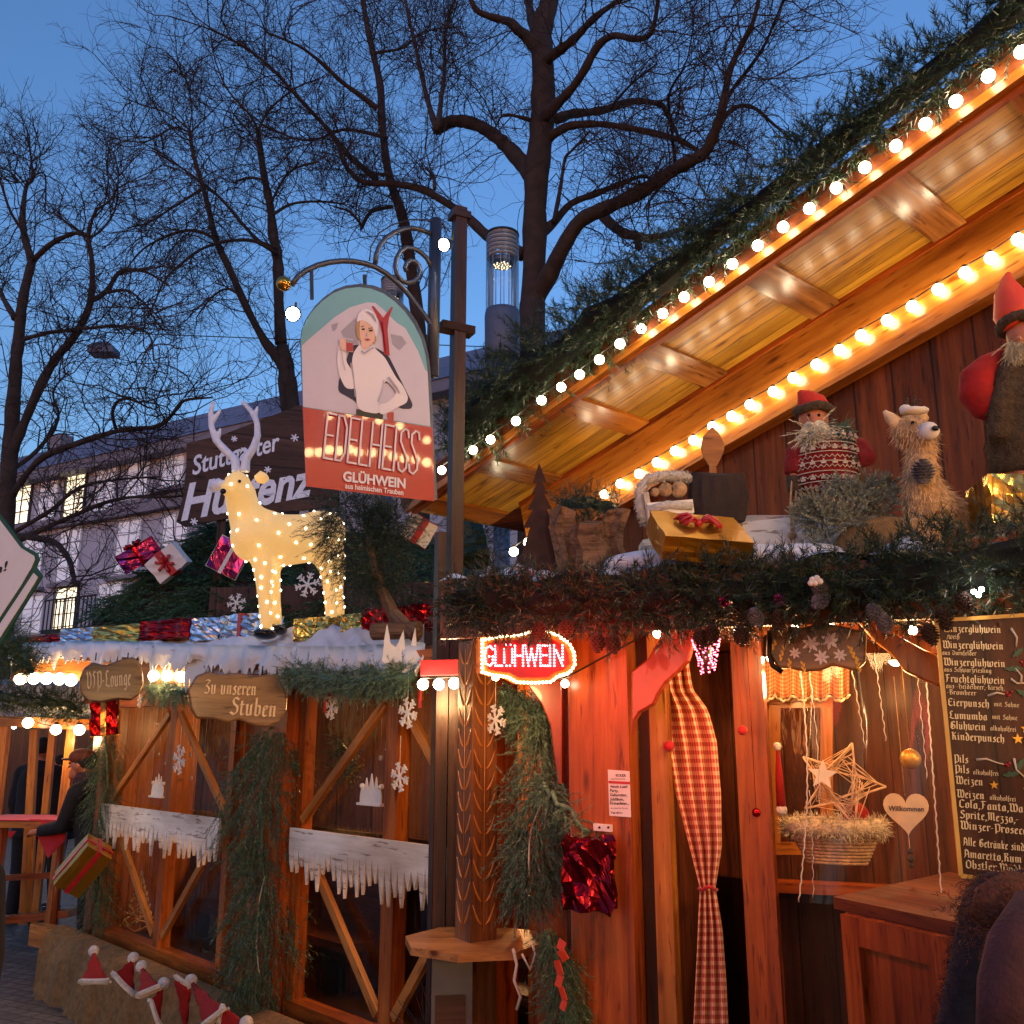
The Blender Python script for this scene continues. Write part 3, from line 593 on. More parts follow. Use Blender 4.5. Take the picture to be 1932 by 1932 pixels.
Dl = [
 ([(60, 494, 17), (45, 440, 15), (43, 400, 12), (50, 350, 9), (62, 332, 6), (50, 240, 2)], .5), ([(60, 494, 14), (85, 470, 12), (105, 455, 11), (140, 440, 9), (165, 442, 7), (180, 400, 5), (215, 370, 3), (225, 320, 2)], -1),
 ([(28, 600, 14), (10, 570, 11), (-5, 540, 9), (-30, 500, 7)], .7), ([(50, 445, 7), (20, 400, 6), (0, 340, 5), (-20, 300, 3)], -.6), ([(62, 332, 5), (85, 330, 4), (85, 400, 3)], .3), ([(62, 335, 4), (30, 345, 3), (0, 330, 2)], 1),
 ([(20, 860, 22), (45, 800, 19), (80, 720, 18), (110, 670, 17), (133, 645, 16), (160, 600, 14), (172, 560, 13), (174, 500, 11), (167, 450, 10), (170, 420, 6)], -.8), ([(170, 570, 11), (200, 550, 10), (224, 515, 9), (250, 509, 8), (280, 515, 6), (320, 540, 4)], .5), ([(200, 552, 7), (240, 548, 6), (270, 570, 4), (300, 600, 3)], -.6),
 ([(167, 450, 6), (190, 435, 5), (215, 400, 4), (220, 350, 3), (175, 310, 2)], .7), ([(170, 445, 6), (140, 430, 5), (100, 400, 4)], -.3), ([(45, 640, 9), (90, 628, 8), (160, 620, 7), (230, 615, 6), (280, 630, 4), (290, 680, 3)], -1.5),
 ([(17, 945, 15), (50, 895, 13), (83, 862, 13), (150, 835, 12), (190, 822, 11), (234, 811, 10), (300, 803, 8), (334, 771, 7), (350, 755, 6), (400, 750, 4)], -1.6), ([(15, 1010, 10), (60, 985, 9), (100, 960, 8), (150, 920, 7), (220, 905, 5), (300, 900, 4)], -.6),
 ([(15, 1030, 11), (67, 1005, 10), (133, 975, 9), (200, 948, 8), (250, 938, 6), (300, 938, 5), (360, 935, 3)], -1), ([(20, 1010, 13), (60, 1014, 12), (100, 1022, 12), (120, 1040, 11), (133, 1062, 10), (140, 1092, 8), (150, 1110, 3)], -1.2), ([(18, 890, 9), (70, 850, 8), (110, 790, 6), (100, 740, 4), (130, 700, 3)], .6),
 ([(220, 812, 8), (212, 780, 7), (225, 755, 6), (250, 755, 4), (280, 770, 3)], -1),
]
if not NOTREE: tree('leaning_bare_tree', 'dark bare tree at the left edge whose low branches cross the pale house', [(5, 1220, 36), (10, 1000, 33), (20, 840, 30), (28, 720, 24), (35, 640, 22), (43, 567, 19), (60, 494, 17)], Dl, 11.0, 330, 1700, 3900, 1.3, tw=.0033)
# clinging dead leaves near the house are part of that last tree's look: small clump of leaves
# ================================================================ helpers on the fronts
def sg(u, v, P): q = P(u, v); return (q-P0_[P]).dot(AX_[P])
P0_ = {G: G(600, 1400), D: D(1150, 1400), C: C(1200, 1140), W: W(1400, 800), O: O(1400, 600)}
AX_ = {G: AD, D: DD, C: DD, W: AD, O: AD}; NX_ = {G: NA, D: ND, C: ND, W: NA, O: NA}
def PP(P, s, z, off=0):
    """point on front P at run s, height z, off metres towards the viewer"""
    q = P0_[P]+AX_[P]*s-NX_[P]*off; return Vector((q.x, q.y, z))
def wallq(mb, P, s0, s1, z0, z1, th=.04, off=0, mi=0, grain='v'):
    a = [PP(P, s0, z0, off), PP(P, s1, z0, off), PP(P, s1, z1, off), PP(P, s0, z1, off)]
    n = NX_[P]; g = (UP, AX_[P]) if grain == 'v' else (AX_[P], UP)
    mb.prism(a, n, th, mi, g)
# ================================================================ chalet lounge with windows (left)
zS, zI, zH = .34, 1.28, 2.13
S = {k: sg(u, 1560, G) for k, u in dict(l=214, m1=331, r1=446, p2=574, m2=758, r2=960, e=1062).items()}
lounge = thing('lounge_hut', (PP(G, S['m1'], 0).x, PP(G, S['m1'], 0).y, 0), 'brown timber lounge hut with big glazed windows crossed by diagonal battens', 'hut')
mb = MB(); wallq(mb, G, S['l']+.5, S['e']-.1, .0, zS-.02, .06, 0, grain='h'); mb.build('plinth', 'oak_red', lounge)
mb = MB(); mb.bar(PP(G, S['l']+.7, zH+.0, .03), PP(G, S['e']-.2, zH+.0, .03), .12, .1, NA); mb.build('header_beam', 'oak_frame', lounge)
mb = MB(); wallq(mb, G, S['r1']-.06, S['p2']+.12, zS, zH-.03, .05, 0); mb.build('wall', 'oak_red', lounge)
mb = MB(); wallq(mb, G, S['l']+.62, S['l']+.10, zS, zH-.03, .05, 0); mb.build('wall', 'oak_red', lounge)
mb = MB(); wallq(mb, G, S['r2']-.12, S['e']-.3, zS, 2.19, .05, 0); mb.build('wall', 'oak_red', lounge)
def post(s, w=.14, z0=0, z1=zH-.03, off=.05, P=G, mat='oak_red', d=.12, par=None):
    m_ = MB(); m_.bar(PP(P, s, z0, off), PP(P, s, z1, off), w, d, NX_[P]); return m_.build('post', mat, par or lounge)
post(S['l']+.06, .13); post(S['p2']+.11, .2, off=.08); post(S['r2']+.02, .13)
def winunit(sa, sm, sb, z0, z1):
    """framed window between runs sa > sb with centre stile and X battens"""
    m_ = MB(); w = .07
    for s in (sa, sb): m_.bar(PP(G, s, z0+.045, .03), PP(G, s, z1-.045, .03), w, .07, NA)
    m_.bar(PP(G, sm, z0+.045, .035), PP(G, sm, z1-.045, .035), .10, .08, NA)
    m_.bar(PP(G, sa+.03, z0, .035), PP(G, sb-.03, z0, .035), .09, .10, NA); m_.bar(PP(G, sa+.03, z1, .035), PP(G, sb-.03, z1, .035), .09, .08, NA)
    f = m_.build('window', 'oak_frame', lounge)
    for a, b in ((sa, sm), (sm, sb)):
        g_ = MB(); g_.quad(PP(G, a, z0), PP(G, b, z0), PP(G, b, z1), PP(G, a, z1)); g_.build('pane', 'pane', f)
    zm = zI+.02; t_ = MB()
    for a, b, c, d in ((sm, z1-.05, sa, zm), (sm, z1-.05, sb, zm), (sm, z0+.05, sa, zm), (sm, z0+.05, sb, zm)):
        p, q = PP(G, a, b, .06), PP(G, c, d, .06); dv = (q-p).normalized(); t_.bar(p+dv*.1, q-dv*.06, .045, .03, NA)
    t_.build('batten', 'frame_pale', f); return f
winunit(S['l']-.05, S['m1'], S['r1'], zS+.05, zH-.07); winunit(S['p2']-.04, S['m2'], S['r2']+.1, zS+.05, zH-.07)
# interior shell
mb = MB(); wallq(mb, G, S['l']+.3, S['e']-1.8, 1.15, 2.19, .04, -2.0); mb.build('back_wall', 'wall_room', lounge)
mb = MB(); wallq(mb, G, S['l']+.3, S['e']-1.8, .05, 1.145, .04, -1.0); mb.build('unlit_lower_wall', 'wall_unlit', lounge)  # dark sheet stands in for the unlit lower part of the room
mb = MB(); mb.prism([PP(G, S['l']+.3, .3, -.07), PP(G, S['e'], .3, -.07), PP(G, S['e'], .3, -2), PP(G, S['l']+.3, .3, -2)], UP, -.05, 0, (AD, NA)); mb.build('floor', 'wall_unlit', lounge)
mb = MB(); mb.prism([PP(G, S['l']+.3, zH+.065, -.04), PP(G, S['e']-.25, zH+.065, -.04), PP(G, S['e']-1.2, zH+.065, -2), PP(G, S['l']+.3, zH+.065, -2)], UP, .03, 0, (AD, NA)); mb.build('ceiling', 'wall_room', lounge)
mb = MB(); a = PP(G, S['l']+.22, .3, -.03); b = PP(G, S['l']+.22, .3, -2.0)
mb.prism([a, b, b+UP*1.95, a+UP*1.95], AD, .04, 0, (UP, NA)); mb.build('side_wall', 'wall_room', lounge)
# dark bench backs and lamps inside
for k, (sa, sb) in enumerate(((S['l']-.3, S['m1']-.1), (S['m1']-.5, S['p2']+.3), (S['m2']+.3, S['r2']+.2))):
    mb = MB(); r0 = PP(G, (sa+sb)/2, .3, -.8); mb.bar(PP(G, sa, .72, -.9), PP(G, sb, .72, -.9), .5, .05, NA); o = mb.build('backrest', 'wall_deep')
    bt = thing('lounge_bench', (r0.x, r0.y, .3), ['dark wooden bench inside the lounge behind the left window', 'dark wooden bench inside the lounge behind the thick fir swag', 'dark wooden bench inside the lounge behind the right window'][k], 'bench', 'benches inside the lounge'); adopt(o, bt)
    mb = MB(); mb.bar(PP(G, sa, .55, -.68), PP(G, sb, .55, -.68), .05, .36, NA); mb.build('seat', 'wall_deep', bt)
    mb = MB(); mb.bar(PP(G, sa-.05, .3, -.7), PP(G, sa-.05, .52, -.7), .05, .3, NA); mb.build('leg', 'wall_deep', bt)
    mb = MB(); mb.bar(PP(G, sb+.05, .3, -.7), PP(G, sb+.05, .52, -.7), .05, .3, NA); mb.build('leg', 'wall_deep', bt)
def pendant(p, top, e, label, r=.055, col=(1, .50, .18)):
    t_ = thing('pendant_lamp', p, label, 'lamp', 'small pendant lamps inside the huts'); p = Vector(p)
    m_ = MB(); m_.lathe(p, [(.012, .10), (.03, .09), (.10, .0), (.095, .0), (.03, .08)], 16, caps=False); m_.build('lamp_shade', 'rust_iron', t_)
    m_ = MB(); m_.tube([p+UP*.1, Vector((p.x, p.y, top))], .004, 5); m_.build('cord', 'cable', t_)
    m_ = MB(); m_.ball(p+UP*.01, .028); m_.build('bulb', 'bulb_warm', t_)
    ld = bpy.data.lights.new('lamp_light', 'POINT'); ld.energy = e; ld.color = col; ld.shadow_soft_size = r; lo = bpy.data.objects.new('lamp_light', ld); COL.objects.link(lo); lo.location = p-UP*.10
    lo.parent = t_; lo.matrix_parent_inverse = Matrix.Translation(t_.location).inverted()
pendant(PP(G, S['l']-.7, 1.98, -1.5), zH+.06, 34, 'small shaded lamp hanging inside the lounge behind its left window')
pendant(PP(G, S['p2']+.1, 1.98, -1.5), zH+.06, 34, 'small shaded lamp hanging inside the lounge behind the thick fir swag')
pendant(PP(G, S['m2']+.1, 1.98, -1.4), zH+.06, 30, 'small shaded lamp hanging inside the lounge behind its right window')
# eave board that carries the bulbs, and the snow covered roof
E = [(30, 1226, 7.3), (200, 1222, 6.9), (355, 1232, 6.3), (520, 1240, 5.7), (660, 1243, 5.15), (800, 1236, 4.65)]
Ev = [at(*e) for e in E]
bk = [at(30, 1212, 7.9), at(200, 1207, 7.5), at(355, 1196, 6.95), at(520, 1188, 6.35), at(660, 1186, 5.8), at(800, 1178, 5.2)]
mb = MB()
def ipath(P, t):
    n = len(P)-1; i = min(int(t*n), n-1); f = t*n-i; return P[i]*(1-f)+P[i+1]*f
def rsurf(u, v):
    a = ipath(Ev, u); b = ipath(bk, u); c = b+(b-a)*Vector((1, 1, .12)).length*.9; c = Vector((b.x+(b.x-a.x)*1.6, b.y+(b.y-a.y)*1.6, b.z+.05))
    p = a.lerp(b, v*2) if v < .5 else b.lerp(c, v*2-1)
    return p+UP*(.018*math.sin(u*23+v*7)+.010*math.sin(u*61+1)+.012*math.sin(v*15+u*9)+.006*math.sin(u*140+v*20)+.006*math.sin(u*90-v*34))
mb.grid(rsurf, 160, 30); mb.grid(lambda u, v: rsurf(u, 1-v)-UP*.10, 20, 4); mb.build('snowy_roof', 'snow_cloth', lounge)
mb = MB(); 
for i in range(len(Ev)-1):
    inn = (bk[i]-Ev[i]).normalized()*.10; a, b = Ev[i]+inn-UP*.16, Ev[i+1]+inn-UP*.16; mb.bar(a, b, .17, .03, (Ev[i+1]-Ev[i]).cross(UP))
mb.build('eave_board', 'pine_beam', lounge)
# icicle fringe (cut from white cloth) hung from the eave: thick sheet with a jagged lower edge
rf = random.Random(12); ics = [(rf.random(), rf.uniform(.0022, .006), rf.uniform(.015, .07)) for _ in range(150)]+[(t_, w_, l_) for t_, w_, l_ in ((.045, .006, .20), (.10, .005, .12), (.21, .006, .13), (.325, .007, .17), (.33, .004, .1), (.55, .007, .13), (.61, .008, .20), (.655, .006, .15), (.77, .005, .10), (.86, .006, .13), (.93, .005, .10))]
def frL(t): return .075+.018*math.sin(t*40)+.012*math.sin(t*97+1)+max([l_*max(0, 1-abs(t-c)/w_) for c, w_, l_ in ics]+[0])
def frg(a, b):
    t = a; p = ipath(Ev, t); q = ipath(Ev, min(1, t+.004)); o_ = ipath(Ev, max(0, t-.004)); n_ = (q-o_).cross(UP).normalized(); n_ = n_ if n_.y < 0 else -n_
    back = ipath(bk, t)-p; roll = back*(-.0)+back*(.14*max(0, 1-b*6)); dz = frL(t)*max(0, b-.02)
    return p+roll+UP*(.026*max(0, 1-b*5)*1.0+.008)-UP*dz+n_*(.020+.020*math.sin(t*150+b)+.012*math.sin(t*61+b*3)+.012*b)
mb = MB(); mb.grid(frg, 700, 9); o = mb.build('icicle_fringe', 'icicle', lounge); o.modifiers.new('s', 'SOLIDIFY').thickness = .008
mb = MB(); 
for (u0, u1, v1, y_) in ((352, 397, 1320, 6.28),):
    a, b = at(u0, 1236, y_), at(u1, 1238, y_-.12); L_ = at(u0, 1318, y_).z
    pts = [a, b]; n_ = 5
    for k in range(n_*2): f = 1-k/(n_*2-1); q = a.lerp(b, f); pts.append(Vector((q.x, q.y, L_+(.09 if k % 2 else 0)+.05*random.random())))
    mb.prism(pts, (0, -1, 0), .012)
mb.build('icicle_cloth', 'icicle', lounge)

# icicle boards under the windows
def icicleboard(sa, sb, z, h, label, n=22, sd=1):
    rr = random.Random(sd); m_ = MB(); a, b = PP(G, sa, z, .10), PP(G, sb, z-.0, .10); pts = [a, b]; L = (b-a).length; k = n
    for i in range(k):
        f1 = 1-i/k; f2 = 1-(i+.5)/k; z1_ = z-h*(.30+.12*rr.random()); z2_ = z-h*(.62+.40*rr.random())
        p = a.lerp(b, f1); pts.append(Vector((p.x, p.y, z1_))); p = a.lerp(b, min(.999, f2+.28/k)); q = a.lerp(b, f2+.1*rr.random()/k); pts.append(Vector((p.x, p.y, z1_*.45+z2_*.55))); pts.append(Vector((q.x, q.y, z2_))); p = a.lerp(b, max(.001, f2-.28/k)); pts.append(Vector((p.x, p.y, z1_*.5+z2_*.5)))
    pts.append(Vector((a.x, a.y, z-h*.35))); m_.prism(pts, -NA, .018, 0, (AD, UP)); o = m_.build('icicle_board', 'white_wood'); tag(o, label, 'icicle board', 'white icicle boards under the lounge windows'); return o
icicleboard(S['l']-.0, S['r1']+.0, zI+.02, .30, 'white wooden icicle board across the left lounge window', 27, 3)
icicleboard(S['p2']-.05, S['r2']+.06, zI+.02, .30, 'white wooden icicle board across the right lounge window, crossed by the pillar', 30, 5)

# ================================================================ drinks hut with gable roof (right)
hut = thing('drinks_hut', (1.2, 4.2, 0), 'warm lit timber drinks hut with panelled roof overhang and carved brackets', 'hut')
E0 = O(775, 962); E2 = O(1990, 106); E1 = O(875, 892)
rk = (E2-E1).normalized(); E0 = E1-rk*((E1-E0).length); E2 = E1+rk*((E2-E1).length)
dW = KW-KO; OUTN = NA
rn = rk.cross(NA).normalized(); rn = rn if rn.z > 0 else -rn      # roof plane normal (up)
Lr = (E2-E0).length
mb = MB(); V = [E0, E2, E2+NA*dW, E0+NA*dW]; g = [((p).dot(rk), p.dot(NA), 0) for p in V]
mb.prism(V, rn, .03, 0, (rk, NA)); mb.build('soffit', 'pine_gold', hut)
mb = MB(); mb.prism([E0-rk*.05+rn*.031-NA*.03, E2+rn*.031-NA*.03, E2+NA*3.2+rn*.031, E0-rk*.05+NA*3.2+rn*.031], rn, .12); mb.build('roof', 'wall_dark', hut)
mb = MB(); mb.bar(E0-rk*.03+rn*.075-NA*.015, E2+rn*.075-NA*.015, .17, .028, NA); mb.build('barge_board', 'pine_beam', hut)
mb = MB(); mb.bar(E0+rn*-.012+NA*.02, E2+rn*-.012+NA*.02, .022, .035, NA); mb.build('edge_trim', 'oak_red', hut)
def rake_s(u, v): return (O(u, v)-E0).dot(rk)
for k, (u, v) in enumerate(((1934, 150), (1665, 335), (1422, 507), (1211, 660), (1065, 762), (905, 880), (800, 946))):
    s_ = rake_s(u, v); mb = MB(); a = E0+rk*s_-rn*.008+NA*.03; mb.bar(a, a+NA*(dW-.05), .155, .020, rn)
    mb.build('purlin', 'pine_lacquer' if k in (1, 2, 3, 5) else 'pine_beam', hut)
# inner beam on the gable wall
mb = MB(); bh = .33; c0 = E0+NA*(dW-.0)-rn*(bh/2+.03)+rk*.35; c1 = E2+NA*dW-rn*(bh/2+.03)
mb.bar(c0, c1, bh, .07, NA); mb.build('gable_beam', 'pine_beam', hut)
mb = MB(); mb.bar(c0+rn*(bh/2+.014)-NA*.02, c1+rn*(bh/2+.014)-NA*.02, .03, .05, NA); mb.build('edge_trim', 'oak_red', hut)
mb = MB(); mb.bar(c0-rn*(bh/2+.012)+NA*.0, c1-rn*(bh/2+.012), .022, .085, NA); mb.build('edge_trim', 'pine_beam', hut)
SHZ = 2.42
mb = MB(); sW0 = sg(1985, 900, W); sW1 = sg(985, 980, W)
tl = lambda s: (E0+NA*(dW+.05)+rk*((PP(W, s, 0)-E0).dot(Vector((rk.x, rk.y, 0)).normalized())/Vector((rk.x, rk.y, 0)).length)).z-.2
pts = [PP(W, sW0, SHZ-.3, -.05), PP(W, sW1, SHZ-.3, -.05), PP(W, sW1, tl(sW1), -.05), PP(W, sW0, tl(sW0), -.05)]
mb.prism(pts, NA, .05, 0, (UP, AD)); mb.build('gable_wall', 'wall_dark', hut)
mb = MB(); mb.bar(PP(W, sW0, SHZ+.14, 0), PP(W, sW1, SHZ+.14, 0), .16, .06, NA); mb.build('rail', 'oak_red', hut)
# canopy deck: front edge along plane C, back to the gable wall
cl, crr = sg(838, 1140, C), sg(2010, 1100, C)
mb = MB(); mb.prism([PP(C, cl, 2.20, 0), PP(C, crr, 2.20, 0), PP(C, crr+.2, 2.20, -1.3), PP(C, cl+.25, 2.20, -2.0)], UP, .12, 0, (DD, ND)); mb.build('canopy', 'oak_red', hut)
mb = MB(); wallq(mb, C, cl, crr, 2.12, 2.30, .03, .03, grain='h'); mb.build('canopy_fascia', 'oak_red', hut)
# snow blanket on the canopy
def csnow(u, v):
    s = cl+(crr-cl)*u; p = PP(C, s, 2.325, .05-1.25*v)
    h = .035*math.sin(u*19)+.025*math.sin(u*47+2)+.07*min(1, v*3)+.09*max(0, math.sin(u*9-1))*v; return p+UP*(h*min(1, v*9+.25)+.012*math.sin(v*21+u*30))
mb = MB(); mb.grid(csnow, 90, 24); sb_ = mb.build('snow_blanket', 'snow_cloth', hut)
# posts and front wall under the canopy
def dpost(u0, u1, z0, z1, mat='oak_red', off=0, d=.14, name='post'):
    a, b = sg(u0, 1600, D), sg(u1, 1600, D); m_ = MB(); m_.bar(PP(D, (a+b)/2, z0, off), PP(D, (a+b)/2, z1, off), abs(b-a), d, ND); return m_.build(name, mat, hut)
dpost(1096, 1209, 0, 2.19, 'oak_red', .04, .18); dpost(1211, 1232, 0, 2.19, 'wall_deep', -.06, .1); dpost(1234, 1266, 0, 2.19, 'frame_pale', -.04, .1)
dpost(1378, 1442, 0, 2.19, 'oak_red', -.30, .1); dpost(1066, 1092, 0, 2.19, 'wall_deep', -.06, .1)
# room behind the hatch
room = -1.35
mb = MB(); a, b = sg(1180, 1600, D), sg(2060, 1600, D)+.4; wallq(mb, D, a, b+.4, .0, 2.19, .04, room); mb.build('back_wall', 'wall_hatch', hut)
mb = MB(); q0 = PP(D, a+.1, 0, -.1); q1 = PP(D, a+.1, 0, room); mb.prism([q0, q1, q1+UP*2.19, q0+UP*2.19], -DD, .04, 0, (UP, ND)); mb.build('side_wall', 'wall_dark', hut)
# inner window with golden frame, dark pane
def dwin(u0, u1, v0, v1, off):
    f = MB(); p = [onp(u, v, ND, KD-off) for u, v in ((u0, v1), (u1, v1), (u1, v0), (u0, v0))]
    for i in range(4):
        a, b = p[i], p[(i+1) % 4]; dv = (b-a).normalized(); e_ = 0 if i % 2 else .025
        f.bar(a+dv*(-e_ if i % 2 == 0 else .025), b-dv*(-e_ if i % 2 == 0 else .025), .05, .05, ND)
    fo = f.build('window', 'pine_beam', hut); g_ = MB(); g_.quad(*p); g_.build('pane', 'pane', fo)
dwin(1462, 1560, 1325, 1600, -.95)
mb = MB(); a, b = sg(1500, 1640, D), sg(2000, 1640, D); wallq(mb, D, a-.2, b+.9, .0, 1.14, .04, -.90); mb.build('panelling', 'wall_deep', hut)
mb = MB(); a = sg(1395, 1640, D); wallq(mb, D, a, a+1.6, 1.145, 1.185, .12, -.80, grain='h'); mb.build('ledge', 'oak_red', hut)
# counter with panelled front at the lower right
ct = [at(1572, 1692, 3.15), at(1850, 1762, 2.72), at(2010, 1700, 2.95), at(1790, 1640, 3.45)]
zc = ct[0].z
P4 = [atz(1572, 1692, zc), atz(1860, 1752, zc), atz(2080, 1700, zc), atz(1790, 1645, zc)]
counter = thing('bar_counter', (P4[0].x+.4, P4[0].y, 0), 'dark wooden bar counter with a panelled reddish front beside the person in black', 'counter')
mb = MB(); mb.prism(P4, UP, -.035, 0, ((P4[1]-P4[0]).normalized(), UP.cross(P4[1]-P4[0]).normalized())); mb.build('countertop', 'wall_dark', counter)
cn = (P4[1]-P4[0]).cross(UP).normalized(); cn = cn if cn.y < 0 else -cn; cx_ = (P4[1]-P4[0]).normalized()
b0 = P4[0]+cx_*.05-cn*.03; 
def cpan(a, b, z0, z1, th, mat, nm):
    m_ = MB(); q = [b0+cx_*a, b0+cx_*b]; m_.prism([Vector((q[0].x, q[0].y, z0)), Vector((q[1].x, q[1].y, z0)), Vector((q[1].x, q[1].y, z1)), Vector((q[0].x, q[0].y, z1))], cn, th, 0, (UP, cx_)); return m_.build(nm, mat, counter)
cpan(0, 1.0, 0, zc-.037, .03, 'oak_red', 'front_panel')
m_ = MB()
for (a, b, z0, z1) in ((0, .07, 0, zc-.04), (.33, .40, 0, zc-.04), (.66, .73, 0, zc-.04), (.071, .329, zc-.12, zc-.04), (.401, .659, zc-.12, zc-.04), (.071, .329, .3, .38), (.401, .659, .3, .38)):
    q = [b0+cx_*a+cn*.031, b0+cx_*b+cn*.031]; m_.prism([Vector((q[0].x, q[0].y, z0)), Vector((q[1].x, q[1].y, z0)), Vector((q[1].x, q[1].y, z1)), Vector((q[0].x, q[0].y, z1))], cn, .02, 0, (UP, cx_))
m_.build('rail', 'oak_red', counter)
m_ = MB(); bk_ = P4[0]-cn*.02; l0 = Vector((bk_.x, bk_.y, 0))+cx_*.06-cn*.02; l1 = l0-cn*.0+(P4[3]-P4[0]).normalized()*.6; m_.prism([l0, Vector((l1.x, l1.y, 0)), Vector((l1.x, l1.y, zc-.037)), Vector((l0.x, l0.y, zc-.037))], -cx_, .03, 0, (UP, ND)); m_.build('side_panel', 'oak_red', counter)
# lamps inside the hut
pendant(PP(D, sg(1440, 1300, D), 2.075, -.40), 2.19, 4.5, 'small shaded lamp inside the drinks hut above the curtain side')
pendant(PP(D, sg(1700, 1300, D), 2.075, -.75), 2.19, 4.5, 'small shaded lamp inside the drinks hut behind the clear sheet')
# curved brackets
def bracket(pts, P, off, th, mat, label=None):
    m_ = MB(); q = [P(u, v, off) for u, v in pts]; m_.prism(q, -NX_[P], th, 0, (UP, AX_[P])); o = m_.build('bracket', mat, hut); 
    if label: o['label'] = label
    bv = o.modifiers.new('b', 'BEVEL'); bv.width = .006; bv.segments = 2; return o
bracket([(1197, 1388), (1203, 1360), (1212, 1345), (1238, 1330), (1246, 1312), (1260, 1290), (1285, 1268), (1303, 1248), (1312, 1215), (1316, 1180), (1255, 1180), (1245, 1215), (1228, 1245), (1206, 1262), (1197, 1268)], D, .14, .05, 'bracket_wood_red')
bracket([(1608, 1165), (1640, 1165), (1700, 1205), (1742, 1228), (1772, 1240), (1774, 1298), (1740, 1284), (1706, 1268), (1690, 1245), (1672, 1228), (1650, 1212), (1622, 1180)], C, -.12, .05, 'pine_beam')
bracket([(1000, 1290), (1030, 1330), (1046, 1370), (1052, 1420), (1060, 1480), (1068, 1480), (1068, 1285), (1040, 1280)], D, -.02, .05, 'bracket_wood_red')
# ================================================================ bulbs and light chains
def chain(name, label, pts, r, mat, cat='light chain', glowe=0, gat=(), group='light chains on the huts', cable='cable', sock=True, sagz=.0, drop=.0, n_=None, cpts=None):
    if sock: pts = [p+Vector((random.uniform(-1, 1)*.005, 0, random.uniform(-1, 1)*.005)) for p in pts]
    t_ = thing(name, sum(pts, Vector())/len(pts), label, cat, group)
    cp = cpts or [p+UP*(r*1.15) for p in pts]
    cc = []
    for i, p in enumerate(cp):
        cc.append(p)
        if i < len(cp)-1: cc.append((p+cp[i+1])/2-UP*sagz)
    m_ = MB(); m_.tube(cc, .0035, 5); m_.build('cable', cable, t_)
    for i_ in gat:
        ld = bpy.data.lights.new('chain_light', 'POINT'); ld.energy = glowe; ld.color = (1, .56, .22); ld.shadow_soft_size = .05; lo = bpy.data.objects.new('chain_light', ld); COL.objects.link(lo)
        lo.location = pts[i_]+Vector((0, -.03, -r-.05)); lo.parent = t_; lo.matrix_parent_inverse = Matrix.Translation(t_.location).inverted()
    first = None
    for p in pts:
        if first is None:
            m_ = MB(); m_.ball((0, 0, 0), r, seg=16, rings=10); b_ = m_.build('bulb', mat, t_); s_ = None
            if sock: m_ = MB(); m_.lathe((0, 0, r*.8), [(r*.42, 0), (r*.42, r*.55), (r*.3, r*.6)], 10); s_ = m_.build('socket', 'black_iron', b_)
            b_.matrix_parent_inverse = Matrix.Identity(4); b_.location = p-t_.location
            if s_: s_.matrix_parent_inverse = Matrix.Identity(4)
            first = (b_, s_)
        else:
            b_ = first[0].copy(); COL.objects.link(b_); b_.location = p-t_.location
            if first[1]: s_ = first[1].copy(); COL.objects.link(s_); s_.parent = b_
    return t_
ob = [(1990, 60), (1929, 100), (1867, 145), (1805, 189), (1745, 233), (1689, 274), (1634, 317), (1577, 356), (1526, 392), (1477, 429), (1430, 465), (1383, 500), (1337, 530), (1293, 561), (1249, 590), (1211, 621), (1171, 650), (1131, 677), (1094, 707), (1059, 731), (1023, 756), (974, 795), (925, 829), (893, 850), (832, 888)]
chain('light_chain', 'row of bright round bulbs along the outer roof edge under the fir garland', [O(u, v, .07+(.10 if u < 1200 else 0)) for u, v in ob], .0235, 'bulb_warm')
ib = [(1140, 932), (1172, 914), (1205, 895), (1240, 873), (1272, 852), (1308, 830), (1345, 806), (1381, 786), (1415, 765), (1458, 738), (1499, 712), (1541, 688), (1583, 662), (1627, 634), (1673, 606), (1721, 577), (1769, 547), (1820, 516), (1870, 485), (1921, 453), (1972, 422)]
chain('light_chain', 'row of bright round bulbs on the inner gable beam above the bearded doll', [W(u, v, .065) for u, v in ib], .0255, 'bulb_warm')
chain('light_chain', 'two bulbs on the gable beam beside the rusty metal tree', [W(968, 1040, .12), W(996, 1024, .12)], .028, 'bulb_warm')
chain('light_chain', 'five bulbs under the icicles left of the VIP sign', [at(38, 1281, 7.28), at(64, 1280, 7.22), at(88, 1280, 7.16), at(112, 1281, 7.08), at(134, 1283, 7.0)], .043, 'bulb_soft', sock=False, glowe=3, gat=(1, 4))
chain('light_chain', 'three bulbs under the icicles between the two carved signs', [at(290, 1275, 6.5), at(315, 1275, 6.42), at(342, 1277, 6.33)], .036, 'bulb_soft', sock=False, glowe=3.2, gat=(1,))
chain('light_chain', 'three bright bulbs below the small red box beside the carved pillar', [at(798, 1291, 4.2), at(828, 1291, 4.15), at(857, 1289, 4.1)], .024, 'bulb_warm', sock=False, glowe=4.5, gat=(1,))
chain('light_chain', 'three bulbs hanging from the beam of the open terrace', [at(53, 1363, 8.5), at(106, 1377, 8.4), at(149, 1377, 8.3)], .045, 'bulb_soft', glowe=5, gat=(1,), cpts=[at(0, 1352, 8.6), at(53, 1357, 8.5), at(80, 1366, 8.45), at(106, 1371, 8.4), at(128, 1366, 8.35), at(149, 1371, 8.3), at(185, 1360, 8.25)])
cps = [C(u, v, -.14) for u, v in ((935, 1277), (1066, 1290), (1240, 1196), (1392, 1193), (1500, 1186), (1568, 1184), (1722, 1189), (1850, 1186), (1960, 1184))]  # some bulbs of this string are added for more light under the canopy
